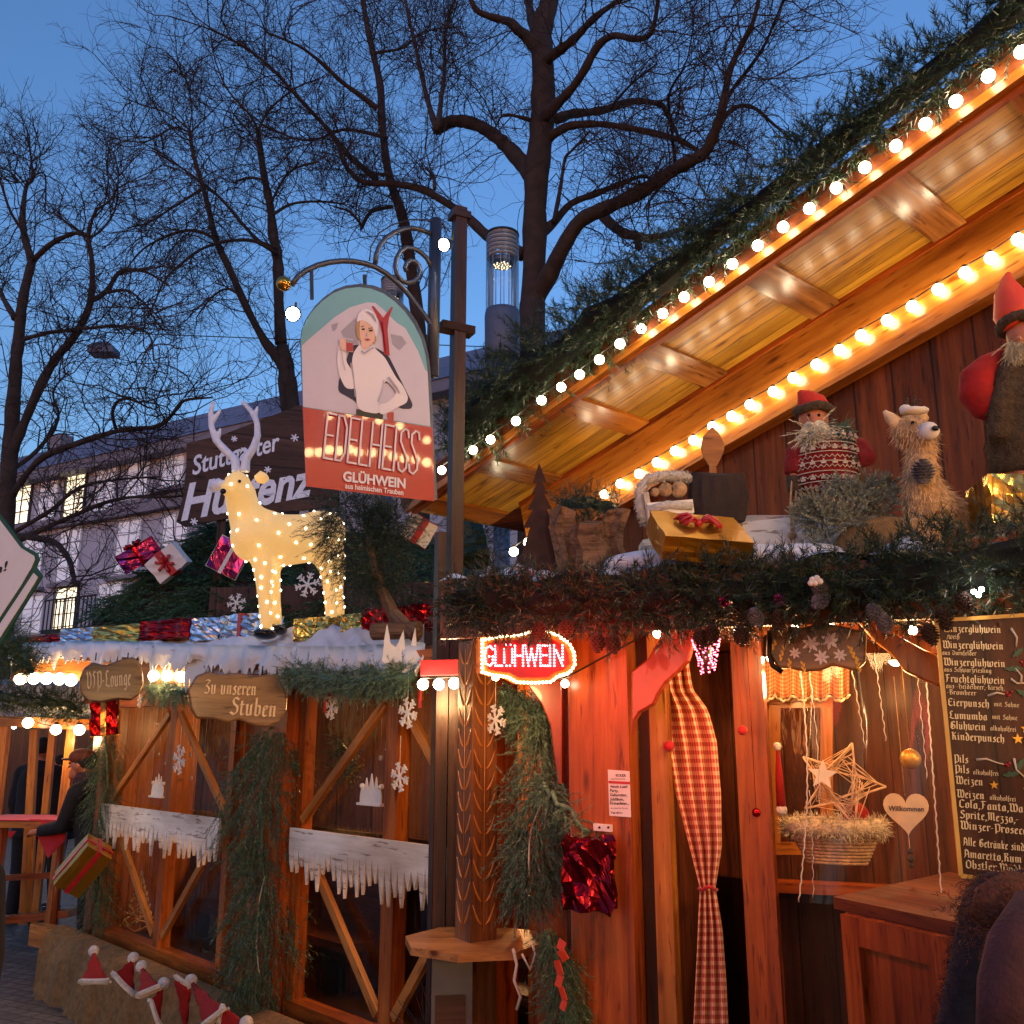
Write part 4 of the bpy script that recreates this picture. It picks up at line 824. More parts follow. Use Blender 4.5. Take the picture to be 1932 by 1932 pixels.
chain('light_chain', 'string of small bulbs, some added for light, tucked under the canopy behind the pine cones', cps, .0145, 'bulb_warm', sock=False, glowe=2.6, gat=(0, 3, 5, 6, 8), cpts=[p+UP*.02 for p in cps])
gl = [C(u, v, .27) for u, v in ((1838, 1117), (1852, 1112), (1846, 1122))]
chain('light_chain', 'cluster of three tiny lights in the fir garland above the menu board', gl, .007, 'bulb_cool', sock=False, cpts=[p+Vector((.0, .04, .01)) for p in gl])

# ================================================================ fir garlands
mb = MB()
gp = [(2010, -62, .15), (1850, 66, .135), (1700, 176, .125), (1500, 326, .11), (1300, 476, .13), (1200, 555, .16), (1080, 646, .21), (980, 712, .24), (890, 795, .23), (858, 850, .18)]
P_ = [O(u, v+4, .09) for u, v, _ in gp]; garland(mb, P_, .15, 1900, L=.13, per=30, nlen=.048, w=.0042, rv=[r for _, _, r in gp], lump=.4, core=2)
mb.tube([P_[0], *P_[1:]], .012, 5)
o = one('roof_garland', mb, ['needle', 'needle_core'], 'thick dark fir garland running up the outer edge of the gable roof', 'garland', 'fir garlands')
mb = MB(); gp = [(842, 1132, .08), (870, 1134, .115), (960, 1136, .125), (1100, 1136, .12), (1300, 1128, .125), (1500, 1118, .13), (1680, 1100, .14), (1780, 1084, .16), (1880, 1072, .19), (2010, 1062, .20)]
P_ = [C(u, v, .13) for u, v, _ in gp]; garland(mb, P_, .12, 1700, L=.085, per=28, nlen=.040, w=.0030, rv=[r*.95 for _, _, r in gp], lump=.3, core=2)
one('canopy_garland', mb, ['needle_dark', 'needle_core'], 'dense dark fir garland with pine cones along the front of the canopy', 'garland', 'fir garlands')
mb = MB(); P_ = [at(-20, 1310, 8.3), at(40, 1322, 8.3), at(90, 1325, 8.3), at(130, 1330, 8.3), at(158, 1345, 8.3)]
garland(mb, P_, .09, 420, L=.11, per=16, nlen=.05, w=.005, rv=[.12, .11, .11, .12, .05]); one('terrace_garland', mb, 'needle', 'short fir garland on the pale tarpaulin edge of the terrace', 'garland', 'fir garlands')
mb = MB(); P_ = [at(545, 1268, 5.25), at(600, 1280, 5.1), at(680, 1285, 4.9), at(780, 1275, 4.65)]
garland(mb, P_, .07, 700, L=.08, per=20, nlen=.03, w=.0026, sag=.6); one('eave_garland', mb, 'needle_frost', 'frosted fir garland under the icicles right of the second carved sign', 'garland', 'fir garlands')
mb = MB(); P_ = [at(283, 1302, 6.5), at(315, 1304, 6.4), at(350, 1306, 6.3)]
garland(mb, P_, .07, 300, L=.08, per=16, nlen=.03, w=.003, sag=.8); one('eave_garland', mb, 'needle_frost', 'short frosted fir garland between the two carved signs', 'garland', 'fir garlands')
mb = MB(); P_ = [at(-30, 1185, 5.2), at(20, 1215, 5.2), at(45, 1245, 5.2), at(62, 1268, 5.2)]
garland(mb, P_, .08, 420, L=.12, per=18, nlen=.035, w=.0028, rv=[.14, .13, .09, .04], sag=.2); one('fir_sprig', mb, 'needle_droop', 'fir branch below the green edged sign at the left picture edge', 'fir branch', 'fir branches')
# hanging swags
def swag(label, P_, rv, count, mat='needle_droop', L=.12, nlen=.028, w=.0038, sag=1.6, per=22, twine=True, out=.8):
    t_ = thing('fir_swag', P_[0], label, 'fir swag', 'hanging fir swags'); m_ = MB(); garland(m_, P_, .1, count, L=L, per=per, nlen=nlen, w=w, rv=rv, sag=sag, out=out, core=False)
    Q = polyline_pts(P_, 14); Q = Q+RNG.normal(0, .012, Q.shape); m_.tube(Q, .010, 6); m_.build('foliage', mat, t_)
    if twine:
        m_ = MB(); Q = polyline_pts(P_, 30); Q = Q+np.stack([.03*np.sin(np.arange(30)*.45+1), -.10+.03*np.cos(np.arange(30)*.9), 0*np.arange(30)], 1); m_.tube(Q[16:27], .004, 5); m_.build('twine', 'twig_white', t_)
    return t_
GY = lambda u, v, off: G(u, v, off)
swag('tall thin fir swag on the corner post behind the man in the cap', [G(196, 1385, .12), G(205, 1450, .12), G(192, 1520, .14), G(188, 1600, .12), G(186, 1680, .12), G(184, 1750, .12)], [.10, .14, .12, .13, .12, .08], 620, L=.16, nlen=.028, w=.0035, twine=False)
swag('broad shaggy fir swag hanging between the two lounge windows', [G(528, 1375, .14), G(515, 1440, .14), G(492, 1500, .16), G(500, 1600, .14), G(498, 1700, .14), G(505, 1800, .14), G(490, 1890, .14)], [.14, .27, .31, .18, .25, .27, .25], 1500, L=.17, nlen=.030, w=.0045)
swag('long frosted fir swag curving past the GLÜHWEIN sign down to the table', [G(936, 1305, .14), G(985, 1330, .16), G(1030, 1372, .18), G(1022, 1440, .18), G(1015, 1510, .18), G(1012, 1600, .18), G(985, 1700, .16)], [.07, .08, .10, .12, .15, .14, .05], 1150, mat='needle_frost', L=.12, nlen=.022, w=.0036, sag=1.2)
swag('slanting fir branch reaching from the swag to the red foil parcel', [G(1020, 1470, .22), D(1050, 1510, .12), D(1085, 1545, .14), D(1112, 1572, .14)], [.04, .05, .05, .02], 160, mat='needle_frost', L=.08, nlen=.018, w=.002, sag=.6, twine=False)
swag('fir bunch with an orange ribbon hanging below the pillar table', [D(1035, 1752, .16), D(1050, 1800, .18), D(1066, 1850, .18), D(1072, 1930, .18), D(1075, 2000, .18)], [.03, .05, .07, .10, .10], 520, L=.11, nlen=.022, w=.002, sag=1.4, twine=False)
swag('small fir wreath hanging inside the right lounge window', [G(640, 1395, -.1), G(655, 1420, -.1), G(648, 1460, -.1)], [.05, .08, .04], 150, L=.09, nlen=.022, w=.0026, sag=.6, twine=False)
# ================================================================ fir covered stall behind, with its long name board
stall = thing('fir_covered_stall', at(520, 1180, 8.6)*1.0, 'stall behind the snowy roof, its sloping roof hidden under dark fir branches', 'stall'); stall.location.z = 0
a, b, c, d = at(170, 1180, 8.0), at(905, 1150, 7.6), at(880, 1020, 9.2), at(420, 985, 9.6)
e = at(300, 1060, 8.9)
mb = MB(); mb.add([a, b, c, d, e, a-UP*.12, b-UP*.12, c-UP*.12, d-UP*.12, e-UP*.12], [(0, 1, 2, 3, 4), (9, 8, 7, 6, 5), (0, 5, 6, 1), (1, 6, 7, 2), (2, 7, 8, 3), (3, 8, 9, 4), (4, 9, 5, 0)]); mb.build('roof', 'board_dark', stall)
mb = MB(); n_ = 2600; uu, vv = RNG.random(n_), RNG.random(n_)
pa, pb, pc, pd = [np.array(list(x)) for x in (a, b, c, d)]
P0 = (pa*(1-uu[:, None])+pb*uu[:, None])*(1-vv[:, None])+(pd*(1-uu[:, None])+pc*uu[:, None])*vv[:, None]; P0[:, 2] += .05+.05*np.sin(uu*31)
dr = np.array([-.45, -.75, -.50])+RNG.normal(0, .28, (n_, 3)); needles(mb, P0, dr, .30*RNG.uniform(.6, 1.2, n_), 22, .07, .011, spread=40, flat=.3); mb.build('fir_cover', 'needle_droop', stall)
mb = MB(); f0, f1 = at(395, 1130, 7.9), at(905, 1130, 7.55); f0.z = 0; f1.z = 0; zt = at(500, 1105, 7.8).z
mb.prism([f0, f1, f1+UP*(zt), f0+UP*(zt)], (f1-f0).cross(UP), -.06, 0, (UP, (f1-f0).normalized())); mb.build('front_wall', 'board_dark', stall)
# loose greenery behind the sign post, right of the stall
mb = MB(); P_ = [at(860, 1000, 6.5), at(930, 1010, 6.3), at(1000, 1000, 6.1)]
garland(mb, [at(870, 880, 6.6), at(880, 960, 6.6), at(900, 1060, 6.6)], .22, 420, L=.16, per=20, nlen=.04, w=.0045, rv=[.12, .26, .3]); one('fir_bush', mb, 'needle_dark', 'dark fir bush behind the sign post where the roof garland ends', 'fir bush')
# potted christmas tree lying askew on the snowy roof
ft = thing('small_fir_tree', at(757, 1192, 5.1), 'small fir tree leaning over on the snowy roof with its bare trunk showing', 'fir tree')
mb = MB(); tp = [at(757, 1192, 5.1), at(735, 1145, 5.15), at(716, 1105, 5.2), at(700, 1040, 5.3), at(690, 990, 5.4)]; mb.tube(tp, [.038, .035, .03, .02, .008], 9); mb.build('trunk', 'bark_wood', ft)
mb = MB(); garland(mb, [at(723, 1122, 5.2), at(700, 1050, 5.28), at(665, 990, 5.35), at(640, 945, 5.42)], .2, 820, L=.19, per=26, nlen=.034, w=.0032, rv=[.05, .22, .26, .10], sag=.2, core=False); garland(mb, [at(690, 1000, 5.3), at(740, 985, 5.3), at(755, 960, 5.3)], .12, 240, L=.14, per=24, nlen=.034, w=.0032, core=False); mb.build('crown', 'needle_dark', ft)
for k, (p, q, r_) in enumerate((((705, 1192, 5.0), (792, 1188, 4.9), .045), ((745, 1160, 5.05), (785, 1200, 4.85), .035))):
    mb = MB(); mb.tube([at(*p), at(*q)], r_, 12, sm=False); one('log', mb, 'bark_wood', ['thick round log under the leaning fir tree', 'short log propped against the trunk of the leaning fir tree'][k], 'log')
mb = MB(); pts = [at(u, v, 4.75) for u, v in ((722, 1252), (726, 1205), (731, 1178), (738, 1215), (748, 1222), (762, 1190), (765, 1222), (776, 1218), (784, 1185), (786, 1210), (784, 1248))]
mb.prism(pts, (0, -1, 0), .02); one('icicle_cutout', mb, 'icicle', 'white icicle shaped cut-out standing up in front of the logs', 'cut-out')

# ================================================================ terrace on the left
ter = thing('open_terrace', at(60, 1700, 8.9), 'open timber terrace with pale tarpaulin roof and slim orange posts', 'terrace'); ter.location.z = 0
ty = 8.8
mb = MB(); a, b, c, d = at(-60, 1290, 8.8), at(180, 1300, 8.4), at(185, 1366, 8.5), at(-60, 1352, 8.9)
mb.add([a, b, c, d, a+Vector((0, 3, .3)), b+Vector((0, 3, .3))], [(0, 1, 2, 3), (0, 4, 5, 1)]); so_ = mb.build('tarpaulin', 'tarp', ter); m_ = so_.modifiers.new('t', 'SOLIDIFY'); m_.thickness = .02
mb = MB(); mb.bar(at(-60, 1358, 8.85), at(180, 1368, 8.45), .09, .07, (0, -1, 0)); mb.build('beam', 'pine_beam', ter)
for k, (u0, v0, u1, v1, w, y) in enumerate(((8, 1366, -12, 1540, .10, 8.8), (66, 1376, 50, 1650, .07, 9.3), (101, 1372, 85, 1540, .06, 9.1), (138, 1374, 119, 1540, .08, 8.65), (62, 1545, 56, 1728, .05, 9.2))):
    mb = MB(); q = at(u1, v1, y); p = at(u0, v0, y); zz = .15; 
    if k != 4: q = p+(q-p)*((p.z-zz)/(p.z-q.z))
    mb.bar(p, q, w, w*.8, (0, -1, 0)); mb.build('post', 'pine_beam', ter)
mb = MB(); mb.bar(at(-60, 1742, 8.9), at(137, 1722, 8.65), .06, .12, (0, -1, 0)); mb.build('floor_frame', 'oak_red', ter)
mb = MB(); mb.bar(at(-60, 1660, 9.2), at(120, 1650, 9.0), .05, .05, (0, -1, 0)); mb.build('rail', 'oak_red', ter)
mb = MB(); mb.bar(at(66, 1762, 8.2), at(136, 1775, 7.9), .10, .16, UP); one('timber_beam', mb, 'frame_pale', 'loose yellow timber beam lying on the cobbles by the terrace', 'beam')
# standing table with a red cloth
tb = thing('standing_table', at(70, 1700, 8.4), 'long standing table covered by red cloth with hanging pointed ends', 'table'); tb.location.z = 0
za = at(60, 1549, 8.2).z
q = [atz(-80, 1549, za), atz(140, 1551, za)]; q2 = [q[1]+Vector((.1, .55, 0)), q[0]+Vector((.1, .6, 0))]
mb = MB(); mb.prism([*q, *q2], UP, -.05); mb.build('tabletop', 'pine_beam', tb)
mb = MB(); mb.prism([p+UP*.004 for p in (*q, *q2)], UP, .008); 
c0 = Vector((0, -.012, 0)); mb.prism([at(56, 1545, q[0].y-.03), at(126, 1548, q[1].y-.03), at(124, 1585, q[1].y-.03), at(91, 1619, q[1].y-.03)], (0, -1, 0), .008)
mb.prism([at(8, 1568, 9.1), at(31, 1568, 9.1), at(20, 1583, 9.1)], (0, -1, 0), .008); mb.build('tablecloth', 'red_cloth', tb)
for u in (-20, 95): mb = MB(); p = atz(u, 1560, za-.06)+Vector((0, .25, 0)); mb.tube([Vector((p.x, p.y, 0)), p], .035, 8); mb.build('leg', 'oak_red', tb)
# distant stall behind the terrace
ds = thing('distant_stall', (at(60, 1450, 22).x, 22, 0), 'dark distant market stall with a row of tiny lights behind the terrace', 'stall')
mb = MB(); mb.box((at(60, 1400, 22).x, 23, 1.2), 9, 2.5, 2.4, grain=2); mb.build('body', 'wall_deep', ds)
mb = MB(); x_ = at(60, 1400, 22).x; mb.add([(x_-5, 21, 2.25), (x_+5, 21, 2.25), (x_+5, 23.2, 3.4), (x_-5, 23.2, 3.4), (x_+5, 25, 2.2), (x_-5, 25, 2.2)], [(0, 1, 2, 3), (3, 2, 4, 5)]); mb.build('roof', 'slate', ds)
lp = [Vector((x_-4.5+i*.42, 20.9, 2.15-.12*abs(math.sin(i*.8)))) for i in range(22)]
chain('light_chain', 'row of tiny far lights along the eave of the distant stall', lp, .045, 'far_bulb', sock=False)
# ================================================================ lettering
def text_mesh(txt, size, bold=0.0, shear=0.0, sx=1.0, extr=.0):
    cu = bpy.data.curves.new('t', 'FONT'); cu.body = txt; cu.size = size; cu.offset = bold; cu.shear = shear; cu.resolution_u = 3; cu.extrude = extr
    ob_ = bpy.data.objects.new('t', cu); COL.objects.link(ob_); dg = bpy.context.evaluated_depsgraph_get(); me = bpy.data.meshes.new_from_object(ob_.evaluated_get(dg), depsgraph=dg)
    V = np.array([v.co[:] for v in me.vertices]); F = [tuple(p.vertices) for p in me.polygons]
    bpy.data.objects.remove(ob_); bpy.data.meshes.remove(me); V[:, 0] *= sx
    return V, F
def put_text(mb, txt, o, ex, ey, size, off, mi=0, width=None, **kw):
    """lay text with its lower left at o; ex, ey unit vectors; off metres proud along n"""
    V, F = text_mesh(txt, size, **kw); V[:, 0] -= V[:, 0].min()
    if width: V[:, 0] *= width/V[:, 0].max()
    n = Vector(ex).cross(Vector(ey)); W_ = [Vector(o)+Vector(ex)*v[0]+Vector(ey)*v[1]+n*(off+v[2]) for v in V]; mb.add(W_, F, None, mi)
def Mn(x, f=1): return "%g,3.4 %g,3.95 %g,.25 %g,.75" % (x-.45, x, x, x+.5)
FR = {
 'i': (1.5, Mn(.5)+";.3,5 .7,5.4"), 'n': (2.6, Mn(.5)+";.9,3.5 1.7,3.9 1.7,.25 2.2,.7"), 'm': (3.8, Mn(.5)+";.9,3.5 1.7,3.9 1.7,.3;2.1,3.5 2.9,3.9 2.9,.25 3.4,.7"), 'u': (2.6, "0,3.4 .5,3.9 .5,.6 1.1,.1 1.7,.6;1.7,3.9 1.7,.25 2.2,.7"),
 'ü': (2.6, "0,3.4 .5,3.9 .5,.6 1.1,.1 1.7,.6;1.7,3.9 1.7,.25 2.2,.7;.4,5 .7,5.3;1.4,5 1.7,5.3"), 'w': (3.8, "0,3.4 .5,4.6 .5,.6 1.1,.1 1.7,.6;1.7,3.9 1.7,.6 2.2,.1;2.9,4.2 3.3,3 2.9,.6 2.2,.1"), 'v': (2.5, "0,3.4 .5,4.6 .5,.6 1.1,.1 1.8,.6 1.9,3 1.3,3.9"),
 'e': (2.1, "1.7,.7 1.1,.1 .5,.6 .5,3.4 1.2,3.9 1.7,3.2 .6,2.1"), 'c': (1.9, "1.6,3.3 1.1,3.9 .5,3.4 .5,.6 1.1,.1 1.6,.7"), 'o': (2.4, ".5,.6 .5,3.4 1.2,3.9 1.8,3.3 1.8,.6 1.1,.1 .5,.6"), 'ö': (2.4, ".5,.6 .5,3.4 1.2,3.9 1.8,3.3 1.8,.6 1.1,.1 .5,.6;.5,5 .8,5.3;1.5,5 1.8,5.3"),
 'a': (2.5, "1.7,3.4 1.1,3.9 .5,3.2 .5,.6 1,.1 1.7,.8;1.7,3.9 1.7,.3 2.2,.7"), 'ä': (2.5, "1.7,3.4 1.1,3.9 .5,3.2 .5,.6 1,.1 1.7,.8;1.7,3.9 1.7,.3 2.2,.7;.6,5 .9,5.3;1.6,5 1.9,5.3"), 'r': (1.9, Mn(.5)+";.8,3.4 1.4,3.9 1.8,3.3"),
 'l': (1.4, ".1,5.8 .5,6.2 .5,.3 1,.7"), 't': (1.7, ".5,5 .5,.5 1,.1 1.4,.6;0,3.7 1.3,3.7"), 'h': (2.5, ".1,5.8 .5,6.2 .5,.2;.8,3.5 1.6,3.9 1.8,3 1.8,.6 1.2,-.9"), 'k': (2.3, ".1,5.8 .5,6.2 .5,.2;.6,2.4 1.3,3.9 1.8,3.3 .9,2.2 1.4,.4 1.9,.6"), 'b': (2.4, ".1,5.8 .5,6.2 .5,.6 1.1,.1 1.8,.7 1.8,3.2 1.3,3.8 .7,3.4"),
 'd': (2.4, ".3,5.9 1.2,5 1.8,3.3 1.8,.6 1.1,.1 .5,.6 .5,3.2 1.1,3.8 1.6,3.5"), 'f': (1.5, "1.4,5.8 .9,6.1 .5,5.3 .5,-.9;0,3.7 1.2,3.7"), 'ſ': (1.4, "1.4,5.8 .9,6.1 .5,5.3 .5,-.9"), 's': (2, "1.6,3.3 1.1,3.9 .5,3.2 1.5,1.6 1.5,.7 .9,.1 .3,.7"), 'ß': (2.5, "0,3.6 .5,3.6 .5,5.3 1.1,6 1.7,5.3 1.1,3.9 1.8,2.9 1.8,.8 1.2,.1 .9,.4;.5,3.6 .5,-.9"),
 'p': (2.4, "0,3.4 .5,4 .5,-1.4;.8,3.5 1.3,3.9 1.8,3.3 1.8,.6 1.2,.1 .6,.5"), 'g': (2.4, "1.8,3.5 1.1,3.9 .5,3.2 .5,.8 1,.3 1.8,.9;1.8,3.9 1.8,-.7 1.2,-1.4 .5,-1"), 'z': (2.1, ".3,3.5 .9,3.9 1.6,3.5 .9,2.2 1.6,1.3 1.5,-.5 .9,-1.2 .3,-.9"), 'j': (1.4, ".1,3.4 .6,3.9 .6,-.8 .1,-1.3"),
 'W': (4.3, "0,5.3 .6,6 .9,4.5 .7,1 1.5,.1 2.3,1;1.5,6 2.3,5.3 2.3,1 3.1,.1 3.8,.9 3.9,4 3.1,6"), 'V': (3.4, "0,5.3 .6,6 .9,4.5 .8,1 1.7,.1 2.7,1 2.8,4.2 1.9,6"), 'G': (3.5, "2.9,5.2 2,6 .9,5.2 .6,1.4 1.6,.1 2.8,.8 2.8,3 1.9,3.4;1.5,5 1.5,1.4"), 'F': (3, ".2,5.3 .9,6 2.6,5.7;1.1,5.8 1.1,1 .4,0;1.1,3.3 2.1,3.3"), 'E': (3, "2.6,5.3 1.5,6 .6,5 .6,1.2 1.6,.1 2.7,.9;.7,3.2 2.1,3.4"),
 'L': (3, "2,5.4 1.3,6 .7,5.2 1.1,2.8 .6,1 1.6,.5 2.8,.2"), 'K': (3.3, ".2,5.3 .9,6 .9,.2;2.6,5.9 1.9,5 .9,3.4 2,3.2 2.2,.5 2.9,.5"), 'P': (3.2, ".2,5.3 .9,5.8 .9,-1;.9,5.4 2,6 2.8,5 2.7,1 1.7,.2 1,.8"), 'C': (3, "2.7,5.1 1.8,6 .7,5 .6,1.2 1.7,.1 2.7,1"), 'S': (3, "2.6,5.2 1.6,6 .8,5 1.2,3.8 2.4,2.8 2.4,1 1.4,.1 .3,.9"), 'A': (3.4, ".4,5 1.2,6 2,5.2 2.6,4 2.7,.3 3.2,.6;1.2,6 .8,3.6 .9,1 .2,0;.8,2.6 2.6,2.6"),
 'R': (3.3, ".2,5.3 .9,5.8 .9,.2;.9,5.5 2,6 2.5,5 1.3,3.4 2.3,2.9 2.3,.6 2.9,.5"), 'O': (3.3, "1.6,6 .6,4.8 .6,1.2 1.7,.1 2.7,1.2 2.7,4.8 1.4,6"), 'Ö': (3.3, "1.6,5.6 .6,4.6 .6,1.2 1.7,.1 2.7,1.2 2.7,4.6 1.4,5.6;.9,6.8 1.2,7.1;2.1,6.8 2.4,7.1"), 'M': (4.2, ".1,5.2 .8,6 .9,1 .3,0;.9,5.3 2,6 2.1,.6;2.1,5.3 3.3,6 3.4,.4 4,.7"), 'B': (3.2, ".2,5.3 .9,5.8 .9,.4;.9,5.4 1.9,6 2.5,5 1.2,3.4 2.6,2.6 2.5,.8 1.6,.1 .8,.6"), 'D': (3.2, ".3,5.9 1.4,5.4 2.6,4.4 2.6,1.2 1.6,.1 .6,1 .8,3.6"),
 'H': (3.4, ".2,5.3 .9,5.9 .9,.2;.9,3.4 2,3.9 2.6,3.2 2.6,.8 1.9,-.8;2.4,5.7 1.7,5.2"), 'Z': (3, ".4,5.4 1.3,6 2.5,5.5 .8,3.4 1.8,3 2.4,2 1.8,.2 .4,.6"), 'I': (2.4, "1.9,5.6 1,6 .5,5.2 1.3,4 1.3,1 .4,.1"), 'U': (3.2, ".4,5 1.1,6 .8,4 .8,1 1.7,.1 2.6,1;2.6,5.6 2.6,.4 3.1,.6"), 'N': (3.3, ".1,5 .8,6 1.1,4 .9,1 .3,.1;1,4.9 2.1,5.9 2.6,4.8 2.6,1 2,-.6"),
 ' ': (1.6, ''), ',': (1, ".3,.5 .6,.1 .2,-.9"), '-': (1.6, ".1,2.2 1.2,2.5"), '/': (1.6, ".1,-.5 1.3,5"), '.': (1, ".3,.4 .5,.1"), "'": (1, ".4,6 .2,5"),
}
def fraktur(mb, txt, o, ex, ey, xh, off, th=.0015, mi=0, nib=.62, width=None, track=.12):
    """blackletter drawn with a slanted broad nib; xh = metres per font unit"""
    o, ex, ey = Vector(o), Vector(ex), Vector(ey); n = ex.cross(ey); adv = sum(FR[c][0]+track for c in txt); kx = xh if not width else width/adv; x = 0
    nb = np.array([math.cos(R(38)), math.sin(R(38))])*nib/2
    for c in txt:
        w, st = FR[c]
        for s in [q for q in st.split(';') if q]:
            P = [tuple(map(float, a.split(','))) for a in s.split()]
            for a, b in zip(P[:-1], P[1:]):
                a_, b_ = np.array(a), np.array(b); d = b_-a_; L = np.linalg.norm(d)
                d = d/L; cr = abs(d[0]*nb[1]-d[1]*nb[0])/(nib/2); e = nb if cr > .35 else np.array([-d[1], d[0]])*nib*.22
                q = [a_-e, a_+e, b_+e, b_-e]; mb.add([o+ex*((x+p[0])*kx)+ey*(p[1]*xh)+n*off for p in q], [(0, 1, 2, 3)] if (e[0]*d[1]-e[1]*d[0]) > 0 else [(3, 2, 1, 0)], None, mi)
        x += w+track
ST = {'G': (2.4, [[(2, 5), (1.4, 6), (.5, 5.4), (.2, 3), (.5, .6), (1.4, 0), (2, .9), (2, 2.8), (1.2, 2.8)]]), 'L': (2, [[(.2, 6), (.2, 0), (1.7, 0)]]), 'Ü': (2.4, [[(.2, 5), (.2, 1), (.7, 0), (1.5, 0), (2, 1), (2, 5)], [(.6, 6.3), (.6, 6.4)], [(1.6, 6.3), (1.6, 6.4)]]), 'H': (2.4, [[(.2, 6), (.2, 0)], [(2, 6), (2, 0)], [(.2, 3), (2, 3)]]),
      'W': (3.2, [[(.1, 6), (.8, 0), (1.5, 5), (2.2, 0), (2.9, 6)]]), 'E': (2.1, [[(1.8, 6), (.2, 6), (.2, 0), (1.8, 0)], [(.2, 3.1), (1.5, 3.1)]]), 'I': (.9, [[(.2, 6), (.2, 0)]]), 'N': (2.5, [[(.2, 0), (.2, 6), (2, 0), (2, 6)]]), 'D': (2.2, [[(.2, 6), (.2, 0), (1.1, 0), (1.8, 1.2), (1.8, 4.6), (1.1, 6), (.2, 6)]]), 'S': (2.1, [[(1.8, 4.9), (1.6, 5.8), (1, 6), (.3, 5.4), (.3, 4.2), (1.7, 2), (1.7, .7), (1, 0), (.3, .3), (.1, 1.2)]])}
def stroke_text(mb, txt, o, ex, ey, h, w, off, thick, mi=0, depth=.003):
    o, ex, ey = Vector(o), Vector(ex), Vector(ey); n = ex.cross(ey); adv = sum(ST[c][0] for c in txt); kx = w/adv; ky = h/6; x = 0
    for c in txt:
        for s in ST[c][1]:
            P = [o+ex*((x+a)*kx)+ey*(b*ky)+n*off for a, b in s]
            for a, b in zip(P[:-1], P[1:]):
                d = (b-a).normalized()*thick*.45; mb.bar(a-d, b+d, thick, depth, n)
        x += ST[c][0]
def stroke_dots(txt, w, h, step):
    adv = sum(ST[c][0] for c in txt); kx = w/adv; ky = h/6; x = 0; out = []
    for c in txt:
        for s in ST[c][1]:
            for (a, b), (c_, d_) in zip(s[:-1], s[1:]):
                L = math.hypot((c_-a)*kx, (d_-b)*ky); m = max(1, round(L/step))
                for i in range(m+1): out.append(((x+a+(c_-a)*i/m)*kx, (b+(d_-b)*i/m)*ky))
        x += ST[c][0]
    res = []
    for p in out:
        if all((p[0]-q[0])**2+(p[1]-q[1])**2 > (step*.55)**2 for q in res): res.append(p)
    return res
def star_pts(c, ex, ey, r, r2, k=5, rot=0):
    return [c+(ex*math.sin(math.pi*i/k+rot)+ey*math.cos(math.pi*i/k+rot))*(r if i % 2 == 0 else r2) for i in range(2*k)]
def tubeline(mb, pts, r, sides=6, mi=0): mb.tube(pts, r, sides, mi)

# ================================================================ wine sign on its scroll bracket
SD = Vector((.89, .456, 0)).normalized(); SN = Vector((SD.y, -SD.x, 0)); SB = at(820, 930, 4.25); KS = SN.dot(SB)
def Sg(u, v, off=0): return onp(u, v, SN, KS+off)
def zs(x, y, off=0): return Sg(490.6+x*.2177, 490.6+y*.2177, off)
sign = thing('wine_sign', Sg(700, 740), 'arched EDELHEISS GLÜHWEIN sign showing a woman in a white sweater above a red band', 'sign')
arch = [(577, 918), (566, 645), (569, 622), (577, 602), (590, 583), (607, 566), (628, 551), (650, 543), (676, 540), (701, 543), (725, 552), (746, 567), (765, 586), (782, 610), (796, 640), (804, 670), (808, 700), (821, 946)]
mb = MB(); mb.prism([Sg(u, v, -.028) for u, v in arch], SN, .028); mb.build('panel', 'steel_blue', sign)
mb = MB(); lay = [0]
def art(pts, mi, raw=False):
    if len(pts) > 9 and not raw and mi in (3, 6, 7, 8):
        for _ in range(2): pts = [q for i in range(len(pts)) for q in ((pts[i][0]*.8+pts[(i+1) % len(pts)][0]*.2, pts[i][1]*.8+pts[(i+1) % len(pts)][1]*.2), (pts[i][0]*.2+pts[(i+1) % len(pts)][0]*.8, pts[i][1]*.2+pts[(i+1) % len(pts)][1]*.8))]
    lay[0] += 1; o_ = .0006+lay[0]*.0005; q = [(Sg(u, v, o_) if raw else zs(u, v, o_)) for u, v in pts]
    nrm = Vector((0, 0, 0)); 
    for i in range(len(q)): nrm += (q[i]-q[0]).cross(q[(i+1) % len(q)]-q[0])
    if nrm.dot(SN) < 0: q = q[::-1]
    mb.add(q, [tuple(range(len(q)))], None, mi)
art([(u+(1.3 if u < 690 else -1.3), v+(1.6 if v < 620 else -.5)) for u, v in arch], 0, True)
art([(363, 740), (430, 680), (560, 570), (640, 500), (780, 410), (930, 366), (1000, 372), (1060, 420), (1180, 540), (1260, 590), (1310, 680), (1370, 790), (1430, 950), (1452, 970), (1475, 1440), (372, 1270)], 1)
art([(362, 745), (470, 730), (560, 650), (640, 640), (660, 700), (700, 720), (720, 880), (900, 900), (1130, 780), (1150, 860), (1200, 990), (1320, 1060), (1456, 1040), (1475, 1440), (372, 1270)], 12)
art([(700, 620), (760, 560), (830, 500), (840, 640), (860, 740), (740, 700)], 2); art([(1130, 640), (1230, 660), (1270, 720), (1210, 780), (1150, 730)], 2); art([(620, 560), (680, 540), (660, 600), (630, 620)], 2)
art([(745, 860), (800, 735), (860, 735), (880, 760), (990, 750), (1110, 820), (1160, 920), (1210, 1020), (1280, 1160), (1325, 1250), (1310, 1290), (1230, 1290), (1190, 1270), (1180, 1150), (1080, 1040), (1040, 1230), (835, 1250), (820, 1220), (750, 1180), (675, 1140), (685, 1020), (745, 950)], 3)
art([(835, 1290), (1070, 1330), (1062, 1384), (832, 1345)], 4)
